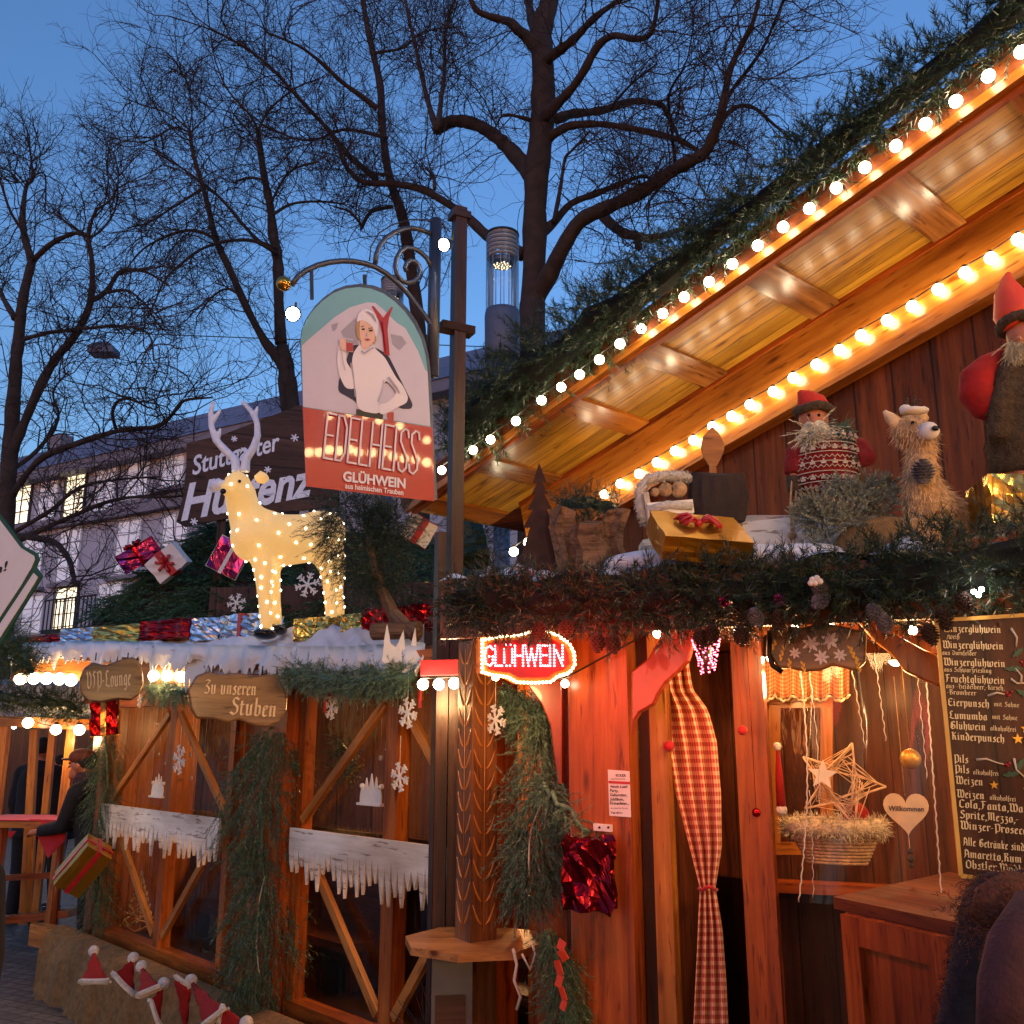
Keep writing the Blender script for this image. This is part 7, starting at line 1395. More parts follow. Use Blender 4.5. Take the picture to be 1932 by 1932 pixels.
def hat(label, tip, b0, b1, y, bend=.0):
    y = min(G(b0[0], b0[1], .52).y, G(b1[0], b1[1], .52).y)-.03; a, b, t = at(*b0, y), at(*b1, y), at(*tip, G(tip[0], tip[1], .48).y); c_ = (a+b)/2; ax = (t-c_); L = ax.length; si = (b-a)/2; dn = Vector((0, -1, 0))*si.length*.28; th_ = thing('red_hat', c_, label, 'red hat', 'red felt hats pinned to the burlap'); mb = MB(); n = 18
    rows = 7; V = []
    for i in range(rows+1):
        f = i/rows; cc = c_+ax*f+Vector((0, 0, -1)).cross(ax.normalized())*0; rr_ = 1-f*.93
        for q in range(n): an = 2*math.pi*q/n; V.append(cc+si*(math.cos(an)*rr_)+dn*(math.sin(an)*rr_*(1+.25*math.sin(q*3+i)))+Vector((.006*math.sin(i*2+q), 0, 0)))
    mb.add(V, [(i*n+q, i*n+(q+1) % n, (i+1)*n+(q+1) % n, (i+1)*n+q) for i in range(rows) for q in range(n)]+[tuple(reversed(range(n))), tuple(range(rows*n, rows*n+n))], None, 0, True); mb.build('felt', 'red_felt', th_)
    mb = MB(); P = [c_+si*(1.05*math.cos(2*math.pi*q/20))+dn*(1.15*math.sin(2*math.pi*q/20)) for q in range(21)]; w_ = si.length*.16; V = []
    up_ = ax.normalized(); V = [p-up_*w_ for p in P]+[p+up_*w_ for p in P]; m = len(P); mb.add(V, [(i, i+1, m+i+1, m+i) for i in range(m-1)]); o = mb.build('white_band', 'white_fur', th_); sm_ = o.modifiers.new('s', 'SOLIDIFY'); sm_.thickness = .018
    mb = MB(); mb.ball(t+ax.normalized()*.02, .034, seg=12, rings=8); mb.build('pompom', 'white_fur', th_)
hat('upright red hat with a straight white band at the left end of the burlap', (177, 1797), (154, 1852), (203, 1852), 6.75)
hat('red hat tipped to the right, second from the left end', (250, 1812), (215, 1838), (252, 1876), 6.3)
hat('red hat with a pale bow, third from the left end', (268, 1826), (262, 1878), (302, 1862), 6.1)
hat('narrow red hat hanging sideways in the middle of the row', (307, 1862), (285, 1888), (300, 1935), 5.8)
hat('red hat whose band points up left, near the middle of the row', (350, 1950), (328, 1842), (360, 1862), 5.7)
hat('broad red hat with its pompom at the top, right of the middle', (362, 1853), (385, 1935), (425, 1905), 5.5)
hat('red hat with a tall white edge near the foot of the broad fir swag', (458, 1930), (410, 1955), (420, 1895), 5.3)

# ---------------------------------------------------------------- window ornaments
def flake(label, c, ex, r, th=.004, string=.12, mat='white_paint'):
    c = Vector(c); ex = Vector(ex).normalized(); n = ex.cross(UP); mb = MB()
    for k in range(6):
        a = k*math.pi/3+.26; d = ex*math.cos(a)+UP*math.sin(a); mb.bar(c, c+d*r, r*.15, th+.0006*k, n)
        for f in (.5, .78):
            for s_ in (-1, 1): d2 = (ex*math.cos(a+s_*.9)+UP*math.sin(a+s_*.9)); mb.bar(c+d*r*f, c+d*r*f+d2*r*.32, r*.11, th+.0006*k+.0003, n)
    mb.tube([c+UP*r, c+UP*(r+string)], .0012, 4); return one('snowflake', mb, mat, label, 'snowflake', 'white snowflake ornaments')
flake('white snowflake hanging before the middle stile of the left window', G(338, 1433, .14), AD, .095); flake('white snowflake hanging at the top left of the right window', G(625, 1335, .14), AD, .062)
flake('large white snowflake at the top of the right window middle stile', G(769, 1345, .14), AD, .072); flake('lower white snowflake right of the white village cut-out', G(754, 1466, .14), AD, .068)
flake('small white snowflake under the carved VIP sign', G(264, 1322, .14), AD, .05)
flake('white snowflake on the fir roof under the name board', at(446, 1137, 7.7), (1, 0, 0), .075, string=.0); flake('small white snowflake on the brown wall behind the deer legs', at(580, 1103, 7.6), (1, 0, 0), .10, string=0); flake('faint snowflake on the brown wall left of the deer', at(614, 1100, 7.6), (1, 0, 0), .05, string=0)
flake('white snowflake ornament beside the carved pillar in the frosted swag', G(935, 1358, .3), AD, .06)
def village(label, c, w):
    c = Vector(c); X = -AD; mb = MB(); h = w*.55; pts = [c-X*w/2, c+X*w/2, c+X*w/2+UP*h*.35]
    for i, (x, z) in enumerate(((.42, .85), (.34, .5), (.24, 1.25), (.14, .6), (.02, 1.4), (-.10, .6), (-.22, 1.2), (-.32, .55), (-.42, .9))): pts.append(c+X*w*x+UP*h*z)
    pts.append(c-X*w/2+UP*h*.35); mb.prism(pts, -NA, .006); 
    mb.bar(c-X*w*.55-UP*.004, c+X*w*.55-UP*.004, .012, .04, NA); 
    for x in (-.45, .45): mb.ball(c+X*w*x+UP*h*.8, .014, seg=8, rings=6)
    one('village_cutout', mb, 'white_paint', label, 'cut-out', 'white village cut-outs')
village('white wooden village cut-out behind the left window on the icicle board', G(297, 1502, .04), .20); village('white wooden village cut-out on the left pane of the right window', G(700, 1516, .04), .19)
mb = MB(); c_ = G(738, 1420, .0); P = star_pts(c_, -AD, UP, .055, .024); mb.tube(P+[P[0]], .004, 5); mb.tube([c_+UP*.055, c_+UP*.2], .001, 4); one('star_ornament', mb, 'white_paint', 'small white star outline hanging in the right window', 'star')
for i, (u, v, r_) in enumerate(((280, 1400, .014), (300, 1424, .016), (312, 1440, .012), (360, 1424, .018), (362, 1468, .014), (386, 1425, .015), (685, 1378, .013), (718, 1430, .014))):
    mb = MB(); c_ = G(u, v, -.04); mb.lathe(c_, [(0, 0), (r_, 0), (r_, .004), (0, .004)], 14, axis=-NA, caps=False); mb.tube([c_+UP*r_, Vector((c_.x, c_.y, zH-.1))], .001, 4)
    one('paper_disc', mb, 'white_paint', ['tiny white disc hanging highest in the left pane of the left window', 'white disc hanging left of the left window stile', 'small white disc just beside the left window stile', 'larger white disc hanging right of the left window stile', 'lowest white disc in the right pane of the left window', 'white disc beside the diagonal batten of the left window', 'white disc high in the right window', 'white disc next to the star outline in the right window'][i], 'ornament', 'white discs hanging in the windows')
# wicker tree inside
wt = G(258, 1752, -.25); mb = MB()
for i in range(9):
    f = i/8; r_ = .12*(1-f)+.008; n = 14; P = [Vector((wt.x, wt.y, wt.z+.02+f*.36))+Vector((r_*math.cos(2*math.pi*k/n+i), r_*math.sin(2*math.pi*k/n+i), .02*math.sin(k*2.1+i))) for k in range(n+1)]; mb.tube(P, .006, 5)
for k in range(6): a = k*math.pi/3; mb.tube([wt+Vector((.125*math.cos(a), .125*math.sin(a), 0)), wt+UP*.42], .004, 4)
one('wicker_tree', mb, 'straw_light', 'small pale wicker cone tree behind the lower left window pane', 'wicker tree')
def cane(label, u, v, P, s=1.0, mat='red_cloth'):
    mb = MB(); c_ = P(u, v, .16); pts = [c_+UP*(.0), c_+UP*.08*s, c_+UP*.10*s+AD*-.012, c_+UP*.105*s-AD*.03*s, c_+UP*.085*s-AD*.045*s]; mb.tube(pts, .007, 8); mb.tube([c_+UP*.10*s, c_+UP*.25], .001, 4); mb.ball(c_+UP*.10*s-AD*.02, .012, seg=8, rings=6); one('candy_cane', mb, mat, label, 'candy cane', 'candy canes')
cane('red and white candy cane left of the large snowflake', 612, 1345, G); cane('pinkish candy cane right of the right window top', 792, 1335, G, 1.2); cane('red candy cane under the short garland between the carved signs', 318, 1345, G)
# ---------------------------------------------------------------- hatch: curtain, valance, clear sheet, ornaments
Lc = [(1190, 1240), (1300, 1243), (1330, 1250), (1400, 1258), (1500, 1276), (1600, 1302), (1675, 1321), (1750, 1317), (1850, 1312), (2000, 1305)]; Rc = [(1190, 1290), (1300, 1306), (1340, 1336), (1400, 1352), (1500, 1360), (1600, 1361), (1675, 1349), (1750, 1362), (1850, 1370), (2000, 1378)]
itp = lambda T, v: float(np.interp(v, [a for a, _ in T], [b for _, b in T]))
def cur(a, b):
    v = 1190+810*b; u = itp(Lc, v)*(1-a)+itp(Rc, v)*a; return D(u, v, -.10+.026*math.sin(a*22+b*2)*(1-.4*math.exp(-((v-1675)/40)**2)))
mb = MB(); mb.grid(cur, 64, 50, gfn=lambda a, b: (a*.62, b*1.56, 0)); o = mb.build('curtain', 'gingham'); o.modifiers.new('s', 'SOLIDIFY').thickness = .002
ctn = thing('checked_curtain', D(1330, 1675, -.10), 'red and white checked curtain gathered by a tie at the hatch', 'curtain'); adopt(o, ctn)
mb = MB(); P = [D(1318+34*i/8, 1676+3*math.sin(i), -.10+.05*math.sin(math.pi*i/8)) for i in range(9)]; mb.tube(P, .007, 6); mb.build('tie', 'red_cloth', ctn)
def val(a, b): u = 1392+210*a; v = 1200+(108+10*abs(math.sin(a*19)))*b; return onp(u, v, ND, KD+.78+.02*math.sin(a*60)*b)
mb = MB(); mb.grid(val, 100, 8, gfn=lambda a, b: (a*.95, b*.28, 0)); o = mb.build('cloth', 'gingham_fine'); o.modifiers.new('s', 'SOLIDIFY').thickness = .002; vt = thing('checked_valance', val(.5, .5), 'small checked valance with a lace hem behind the carved edelweiss board', 'curtain'); adopt(o, vt)
mb = MB(); P = [val(i/120, 1)-UP*(.004+.008*abs(math.sin(i*.55))) for i in range(121)]; mb.tube(P, .006, 5); mb.build('lace_hem', 'curtain_lace', vt)
def pv(a, b): u = 1507+16*math.sin(b*math.pi)*(1-a)+(1778-1507)*a-(34*a*(1-b)); v = 1232+470*b+18*a*b*b; return onp(u, v, ND, KD-.02+.022*math.sin(a*10+b*1.5)+.006*math.sin(b*7+a*14))
mb = MB(); mb.grid(pv, 60, 40); o = mb.build('clear_sheet', 'pvc'); pvt = thing('clear_plastic_sheet', pv(.5, .5), 'crinkled transparent plastic sheet hanging in the hatch', 'plastic sheet'); adopt(o, pvt)
for a in (0, 1):
    mb = MB(); P = [pv(a+.004*math.sin(i*2.2), i/60) for i in range(61)]; mb.tube(P, [.0018+.0012*abs(math.sin(i*1.7)) for i in range(61)], 4); mb.build('hem', 'pvc_glint', pvt)  # sheet edges as pale tubes, their bright edge glints put into the colour
for k, (a0, b0_, a1, b1_) in enumerate(((.07, .05, .10, .62), (.40, .0, .47, .38), (.60, .0, .64, .35), (.93, .05, .95, .5), (.02, .55, .10, .98))):
    mb = MB(); P = [pv(a0+(a1-a0)*i/24+.006*math.sin(i*1.9+k), b0_+(b1_-b0_)*i/24)-ND*.004 for i in range(25)]; mb.tube(P, [.0006+.0012*abs(math.sin(i*1.3+k)) for i in range(25)], 4); mb.build('glint', 'pvc_glint', pvt)  # thin pale tubes stand in for glints on the plastic
# carved edelweiss board
eb = thing('edelweiss_board', C(1545, 1225, -.02), 'carved wooden board with painted edelweiss and wheat ears under the garland', 'carved board'); ep = [(1452, 1190), (1470, 1178), (1510, 1186), (1550, 1176), (1600, 1184), (1636, 1195), (1634, 1250), (1615, 1268), (1595, 1262), (1572, 1256), (1550, 1266), (1520, 1268), (1490, 1262), (1470, 1262), (1455, 1240)]
mb = MB(); mb.prism([C(*p, -.03) for p in ep], -ND, .03, 0, (DD, UP)); o = mb.build('board', 'carved', eb); bv = o.modifiers.new('b', 'BEVEL'); bv.width = .008; bv.segments = 2
mb = MB(); mb.tube([C(1452, 1190, .005), C(1451, 1235, .005), C(1458, 1256, .005), C(1476, 1268, .005)], .009, 8); mb.build('strap', 'black_iron', eb)
mb = MB()
for u, v, r_ in ((1530, 1215, .030), (1566, 1208, .032), (1550, 1240, .026), (1500, 1232, .020), (1585, 1236, .022)):
    c_ = C(u, v, .004)
    for k in range(7): a = k*2*math.pi/7; leaf(mb, c_, DD*math.cos(a)+UP*math.sin(a), r_, r_*.22, -ND)
    mb.ball(c_-ND*.004, r_*.2, seg=8, rings=6)
mb.build('edelweiss', 'sign_white', eb)
mb = MB()
for u, v, a in ((1478, 1225, 70), (1490, 1250, 80), (1515, 1255, 95), (1605, 1225, 110), (1616, 1245, 100), (1462, 1215, 60)):
    for k in range(6): f = k*.008; d = DD*math.cos(R(a))+UP*math.sin(R(a)); c_ = C(u, v, .006)-d*f; leaf(mb, c_, d+DD*.4*(1 if k % 2 else -1), .016, .004, -ND)
mb.build('wheat_ears', 'gold_paint', eb)
# wooden heart
hc = onp(1710, 1530, ND, KD+.10); ht = thing('wooden_heart', hc, 'pale wooden heart reading Willkommen hanging behind the clear sheet', 'heart'); s_ = .072; mb = MB(); P = []
for i in range(36): t_ = 2*math.pi*i/36; P.append(hc+DD*(s_*16*math.sin(t_)**3/16)+UP*(s_*(13*math.cos(t_)-5*math.cos(2*t_)-2*math.cos(3*t_)-math.cos(4*t_))/15))
mb.prism(P, -ND, .008); mb.build('plate', 'heart_wood', ht)
mb = MB(); put_text(mb, 'Willkommen', hc-DD*.055+UP*.0, DD, UP, .024, .0095, width=.11, bold=.0004, shear=.2); mb.build('lettering', 'cone_brown', ht)
mb = MB(); mb.tube([hc+UP*.05, hc+UP*.45], .0015, 4); mb.tube([hc-UP*.075, hc-UP*.17], .0015, 4); mb.build('cord', 'straw', ht); mb = MB(); mb.ball(hc-UP*.13, .010, seg=8, rings=6); mb.ball(hc-UP*.155, .012, seg=8, rings=6); mb.ball(hc-UP*.175, .009, seg=8, rings=6); mb.build('beads', 'rust_iron', ht)
# woven star, fur basket, baubles
mb = MB(); c_ = onp(1585, 1480, ND, KD+.35); P = star_pts(c_, DD, UP, .16, .068, 5, .35); rr = random.Random(2)
for i in range(10): mb.tube([P[i], P[(i+1) % 10]], .004, 5)
for i in range(90): k = rr.randrange(10); a = P[k].lerp(P[(k+1) % 10], rr.random()); k2 = (k+rr.choice((2, 3, 7, 8))) % 10; b = P[k2].lerp(P[(k2+1) % 10], rr.random()); b = c_+(b-c_)*.7; mb.tube([a, (a+b)/2+ND*rr.uniform(-.02, .02), b], .0018, 4)
one('woven_star', mb, 'straw_light', 'large woven twig star leaning behind the clear sheet', 'star')
mb = MB(); c_ = onp(1552, 1462, ND, KD+.28); mb.prism(star_pts(c_, DD, UP, .055, .024, 5, .1), -ND, .008); one('small_star', mb, 'white_paint', 'small white glitter star left of the woven twig star', 'star')
fb = thing('fur_basket', onp(1575, 1575, ND, KD+.4), 'twig basket with a thick cream fur rim behind the clear sheet', 'basket'); c_ = Vector(fb.location)
mb = MB()
for i in range(9): rr_ = .125-.005*i; P = [c_+DD*(rr_*1.25*math.cos(2*math.pi*k/20))+ND*(rr_*.6*math.sin(2*math.pi*k/20))-UP*(.012*i) for k in range(21)]; mb.tube(P, .007, 5)
mb.build('twigs', 'straw', fb)
mb = MB(); P = [c_+DD*(.16*math.cos(2*math.pi*k/24))+ND*(.085*math.sin(2*math.pi*k/24))+UP*.03 for k in range(25)]; mb.tube(P, .03, 8); Q = polyline_pts(P, 240); needles(mb, np.repeat(Q, 4, 0), np.array([0, -.2, -.2])+RNG.normal(size=(960, 3)), .04, 8, .034, .004, stem=0); mb.build('fur_rim', 'beard', fb)
mb = MB(); mb.ball(c_+DD*.08+UP*.07, .05); one('red_bauble', mb, 'red_felt', 'dull red ball sitting in the fur basket', 'ball')
for u, v, r_, mt, lb, ky in ((1427, 1533, .016, 'foil_red', 'shiny red bauble low beside the dark hatch opening', .25), (1401, 1378, .018, 'red_cloth', 'small red heart hanging near the checked curtain', .1), (1718, 1432, .035, 'gold_paint', 'yellowish dried pomander ball above the wooden heart', .15), (1262, 1408, .02, 'red_cloth', 'red ball hanging at the top of the checked curtain', -.02)):
    mb = MB(); c_ = onp(u, v, ND, KD+ky); mb.ball(c_, r_, seg=14, rings=10); mb.tube([c_+UP*r_, Vector((c_.x, c_.y, 2.15))], .0012, 4); one('bauble', mb, mt, lb, 'bauble', 'hanging baubles')
mb = MB(); c_ = onp(1470, 1460, ND, KD+.3); mb.tube([c_+UP*.09, c_, c_-UP*.12], [.006, .014, .018], 8, 0); mb.ball(c_-UP*.13, .022, mi=1); mb.ball(c_+UP*.10, .016, mi=1); one('felt_pendant', mb, ['red_felt', 'white_fur'], 'thin red felt pendant with white ends beside the golden window frame', 'ornament')
rn_ = thing('red_light_net', C(1332, 1215, -.05), 'bell shaped net of tiny red lights hanging below the garland', 'light net'); mb = MB(); c_ = Vector(rn_.location)
for i in range(130): a = random.random()*6.28; f = random.random(); r_ = .022+.026*f; mb.ball(c_+Vector((r_*math.cos(a), r_*math.sin(a), .02-.12*(1-f))), .0026, seg=5, rings=4)
mb.build('lights', 'led_red', rn_); mb = MB(); mb.tube([c_+UP*.02, c_+UP*.1], .002, 4); mb.tube([c_+UP*.02, c_-UP*.1], [.02, .01], 8); mb.build('core', 'cable', rn_)
# ribbon on the lower fir bunch; twigs under the table; jug base
mb = MB(); 
for P, w_ in (([(1062, 1775), (1056, 1792), (1068, 1812)], .03), ([(1050, 1812), (1058, 1840), (1052, 1862)], .026), ([(1058, 1862), (1066, 1888), (1060, 1905)], .022)):
    for a, b in zip(P[:-1], P[1:]): mb.bar(D(*a, .30), D(*b, .30), w_, .003, ND+DD*.4)
one('orange_ribbon', mb, 'orange_ribbon', 'curled orange paper ribbon on the lower fir bunch', 'ribbon')
mb = MB(); b0_ = at(812, 1990, 4.1)
for i in range(26): a = R(random.uniform(40, 150)); L = random.uniform(.12, .3); d = Vector((math.cos(a), random.uniform(-.4, .4), math.sin(a))); mb.tube([b0_, b0_+d*L*.5+Vector((0, 0, .02)), b0_+d*L+Vector((.03*random.uniform(-1, 1), 0, .02))], [.003, .002, .001], 4)
one('dry_twigs', mb, 'cone_brown', 'bunch of dry twigs left of the utility cabinet', 'twigs')
mb = MB(); mb.tube([D(968, 1790, .1), D(975, 1820, .1), D(970, 1850, .12), D(982, 1880, .1), D(975, 1905, .1)], .006, 6); mb.tube([D(985, 1800, .12), D(1000, 1830, .1), D(1010, 1800, .1), D(1004, 1780, .1)], .005, 6); one('hanging_root', mb, 'twig_white', 'pale twisted root hanging under the octagonal table', 'root')
mb = MB(); p_ = onp(1400, 1668, ND, KD+.2); mb.lathe(p_, [(.0, 0), (.03, 0), (.032, .01), (.03, .09), (.026, .09), (.026, .02)], 16, caps=False)
# two lanterns on the square and the hanging street lamp
def lantern(label, u, v0, v1, y, r):
    t_ = thing('street_lantern', (at(u, v0, y).x, y, 0), label, 'street lamp', 'cylindrical glass street lamps'); x = t_.location.x; zt, zb = at(u, v0, y).z, at(u, v1, y).z; H = zt-zb; c = Vector((x, y, zb))
    mb = MB(); mb.lathe(c, [(r*.93, 0), (r*1.0, .02), (r*1.03, H*.33), (r*.98, H*.37), (r*.6, H*.37)], 28); mb.build('base', 'lamp_base', t_)
    mb = MB(); mb.lathe(c+UP*(-zb), [(r*.5, 0), (r*.45, zb)], 16); mb.build('pole', 'lamp_base', t_)
    mb = MB(); mb.lathe(c, [(r*.97, H*.375), (r*.97, H*.985)], 32, caps=False); mb.build('glass', 'lamp_glass', t_)
    mb = MB()
    for i in range(6): z = H*(.80+.035*i); mb.lathe(c, [(r*.70, z), (r*.92, z+.002), (r*.92, z+H*.012), (r*.70, z+H*.010)], 28, caps=False)
    mb.build('louvre', 'window_frame_white', t_)
    mb = MB(); mb.lathe(c, [(0, H*.74), (r*.62, H*.745), (r*.74, H*.79), (r*.6, H*.80)], 28, caps=False); 
    mb.build('reflector', 'steel_blue', t_)
    mb = MB(); 
    for k in range(26): a = k*2.4; rr_ = r*.52*math.sqrt(k/26); mb.ball(c+Vector((rr_*math.cos(a), rr_*math.sin(a), H*.742)), .008, seg=6, rings=4)
    mb.build('diodes', 'window_lit', t_)
    mb = MB(); mb.lathe(c, [(r*1.0, H*.985), (r*1.0, H), (r*.2, H*1.01)], 28); mb.build('cap', 'steel_dark', t_)
    mb = MB()
    for k in range(10): a = 2*math.pi*k/10+.2; mb.tube([c+Vector((r*.80*math.cos(a), r*.80*math.sin(a), H*.375)), c+Vector((r*.80*math.cos(a), r*.80*math.sin(a), H*.8))], .004, 5)
    mb.build('rods', 'window_frame_white', t_)
lantern('tall cylindrical glass street lamp with louvred top right of the sign post', 948, 443, 675, 7.6, .148); lantern('distant cylindrical glass street lamp half hidden behind the arched sign', 741, 529, 660, 12.5, .17)
hl = thing('hanging_street_lamp', at(196, 660, 19), 'boxy street lamp slung on wires between the bare trees', 'street lamp'); c_ = Vector(hl.location); mb = MB()
V = [c_+Vector(p) for p in ((-.27, -.2, -.12), (.27, -.2, -.12), (.27, .2, -.12), (-.27, .2, -.12), (-.27, -.2, .02), (.27, -.2, .02), (.27, .2, .02), (-.27, .2, .02), (-.1, -.08, .16), (.1, -.08, .16), (.1, .08, .16), (-.1, .08, .16))]; mb.add(V, [(3, 2, 1, 0), (0, 1, 5, 4), (1, 2, 6, 5), (2, 3, 7, 6), (3, 0, 4, 7), (4, 5, 9, 8), (5, 6, 10, 9), (6, 7, 11, 10), (7, 4, 8, 11), (8, 9, 10, 11)]); mb.build('housing', 'lamp_base', hl)
mb = MB(); mb.tube([c_+UP*.15, c_+UP*.4], .015, 6); mb.tube([c_+UP*.4, c_+Vector((-6, -1, 2.2))], .012, 4); mb.tube([c_+UP*.4, c_+Vector((9, 2, .9))], .012, 4); mb.build('wires', 'steel_dark', hl)
# ================================================================ people
def human(label, base, rz, h=1.75, lean=.1, arms=(), coat='coat_black', legs='coat_black', hat=None, hair='hair_dark', vox=.011, collar=None, wide=1.0, fuzz=0):
    """base on the ground; facing local -Y turned by rz. arms: two (elbow, wrist) offsets from the shoulder in local metres"""
    base = Vector(base); M = Matrix.Rotation(rz, 3, 'Z'); k = h/1.75; T = lambda x, y, z: base+M@Vector((x*k, y*k, z*k))
    t_ = thing('person', base, label, 'person'); ly = lambda z: -lean*max(0, (z-.95)/.5)**1.1
    mb = MB(); hc = T(0, ly(1.62)-.03, 1.62-.05*lean)
    hy = ly(1.62)-.03; hz = 1.62-.05*lean
    mb.ball(T(0, hy+.012, hz+.02), .076*k, .095*k, .105*k, 20, 14, rot=M); mb.ball(T(0, hy-.03, hz-.05), .055*k, .06*k, .062*k, rot=M); mb.tube([T(0, hy-.095, hz+.012), T(0, hy-.118, hz-.018)], [.010*k, .017*k], 8); mb.ball(T(0, hy-.075, hz-.085), .028*k, rot=M); mb.tube([T(-.02, hy-.092, hz-.048), T(.02, hy-.092, hz-.048)], .008*k, 6); mb.ball(T(0, hy-.082, hz+.045), .05*k, .022*k, .016*k, rot=M)
    for s in (-1, 1): mb.ball(T(s*.078, hy+.015, hz), .012*k, .022*k, .032*k, rot=M)
    mb.tube([T(0, hy+.02, hz-.06), T(0, ly(1.45)+.01, 1.44)], [.052*k, .062*k], 12); mb.tube([T(0, ly(1.42), 1.42), T(0, ly(1.2), 1.2), T(0, .0, .95)], [.12*k, .13*k, .13*k], 14)
    for s in (-1, 1): mb.tube([T(s*.09, 0, .95), T(s*.10, -.01, .50), T(s*.10, .02, .08)], [.085*k, .055*k, .038*k], 10); mb.tube([T(s*.10, .04, .04), T(s*.11, -.14, .03)], [.036*k, .03*k], 8)
    wr = []
    for s, (e_, w_) in zip((-1, 1), arms or (((-.05, .02, -.28), (-.04, -.06, -.52)), ((.05, .02, -.28), (.04, -.06, -.52)))):
        sh = (s*.175*wide, ly(1.40), 1.40); el = (sh[0]+e_[0], sh[1]+e_[1], sh[2]+e_[2]); wp = (sh[0]+w_[0], sh[1]+w_[1], sh[2]+w_[2]); wr.append((sh, el, wp))
        mb.tube([T(*sh), T(*el), T(*wp)], [.05*k, .04*k, .028*k], 10); d = (Vector(wp)-Vector(el)).normalized(); W0 = Vector(wp); pc = W0+d*.045; mb.ball(T(*pc), .026*k, .026*k, .026*k); mb.tube([T(*W0), T(*(W0+d*.085))], [.026*k, .030*k], 8)
        sd_ = Vector((0, 0, 1)).cross(d); sd_ = sd_.normalized() if sd_.length > .2 else Vector((1, 0, 0)); up_ = d.cross(sd_)
        for q, (o_, L) in enumerate(((-.024, .066), (-.008, .076), (.008, .072), (.024, .056))):
            f0 = W0+d*.075+sd_*o_; mb.tube([T(*f0), T(*(f0+d*L*.55-up_*.006)), T(*(f0+d*L*.85-up_*.03))], [.0105*k, .0095*k, .008*k], 6)
        th0 = W0+d*.03-sd_*.022*s; mb.tube([T(*th0), T(*(th0+d*.035-sd_*.022*s)), T(*(th0+d*.06-sd_*.024*s))], [.012*k, .011*k, .009*k], 6)
    b = mb.build('body', 'skin', t_); remesh(b, vox, 2)
    mb = MB(); mb.tube([T(0, ly(1.47), 1.475), T(0, ly(1.42)+.0, 1.42), T(0, ly(1.3), 1.30), T(0, ly(1.1), 1.08), T(0, .0, .80)], [.095*k, .16*k*wide, .185*k*wide, .175*k*wide, .19*k*wide], 18); mb.tube([T(-.17*wide, ly(1.40), 1.395), T(0, ly(1.44)+.01, 1.445), T(.17*wide, ly(1.40), 1.395)], [.085*k, .10*k, .085*k], 14)
    for sh, el, wp in wr: mb.tube([T(*(Vector(sh)*1.0)), T(*el), T(*(Vector(el).lerp(Vector(wp), .93)))], [.088*k, .066*k, .05*k], 12); mb.ball(T(*sh), .088*k)
    mb.tube([T(0, ly(1.45)+.01, 1.44), T(0, ly(1.52)+.0, 1.515)], [.095*k, .078*k], 14)
    o = mb.build('coat', coat, t_); remesh(o, .014, 3)
    if fuzz:
        Vv = np.array([v.co[:] for v in o.data.vertices]); Nn = np.array([v.normal[:] for v in o.data.vertices]); ix = RNG.integers(0, len(Vv), fuzz); mb = MB(); needles(mb, Vv[ix]+RNG.normal(0, .004, (fuzz, 3)), Nn[ix]*.8+np.array([0, 0, -.5])+RNG.normal(0, .5, (fuzz, 3)), .008, 3, .010, .0012, stem=0); mb.build('fleece', coat, t_)
    mb = MB()
    for s in (-1, 1): mb.tube([T(s*.09, 0, .98), T(s*.10, -.01, .50), T(s*.105, .02, .09)], [.11*k, .078*k, .062*k], 12)
    o = mb.build('trousers', legs, t_); remesh(o, .015, 2)
    for s in (-1, 1): mb = MB(); mb.tube([T(s*.11, .08, .05), T(s*.115, -.02, .055), T(s*.12, -.16, .04)], [.045*k, .052*k, .04*k], 10); mb.build('shoe', 'black_gloss', t_)
    for s in (-1, 1): mb = MB(); mb.ball(T(s*.03, hy-.088, hz+.022), .009*k); mb.build('eye', 'black_gloss', t_)
    mb = MB(); mb.ball(T(0, hy+.03, hz+.045), .086*k, .098*k, .095*k, 18, 12, rot=M); o = mb.build('hair', hair, t_)
    if hat:
        mb = MB(); mb.ball(T(0, hy+.005, hz+.075), .098*k, .112*k, .07*k, 20, 12, rot=M); mb.ball(T(0, hy-.115, hz+.055), .066*k, .062*k, .012*k, 16, 8, rot=M); o = mb.build('cap', hat, t_)
    if collar: mb = MB(); mb.lathe(T(0, ly(1.5), 1.46), [(.098*k, 0), (.108*k, .05), (.092*k, .10), (.075*k, .09)], 20, caps=False); mb.build('scarf', collar, t_)
    return t_
pm = atz(160, 1800, 0)
human('man in a brown cap and black coat leaning on the red covered table, hands clasped', (at(166, 1800, 8.0).x, 8.05, 0), R(-98), 1.70, .16, arms=(((.02, -.12, -.26), (.12, -.38, -.30)), ((-.02, -.12, -.26), (-.10, -.38, -.31))), hat='cap_brown', collar='coat_plum')
human('person in a dark jacket seen from behind between the terrace posts', (at(45, 1700, 10.2).x, 10.2, 0), R(170), 1.80, .02, coat='coat_black')
human('short dark haired person in the shade of the open terrace, face half turned', (at(98, 1700, 10.8).x, 10.8, 0), R(-60), 1.62, .04, coat='coat_black')
FG = human('person in a fleecy black coat at the lower right picture corner', (at(2105, 1700, 2.05).x, 2.05, 0), R(150), 1.745, .03, arms=(((-.10, .0, -.26), (-.08, -.12, -.50)), ((.10, .0, -.26), (.08, -.12, -.50))), coat='coat_navy', hair='hair_brown', collar='hair_brown', wide=1.18, fuzz=26000)
mb = MB(); P = [at(1845, 1742, 1.98), at(1872, 1712, 1.98), at(1910, 1698, 1.97), at(1960, 1700, 1.97)]; mb.tube(P, [.02, .045, .055, .05], 10)
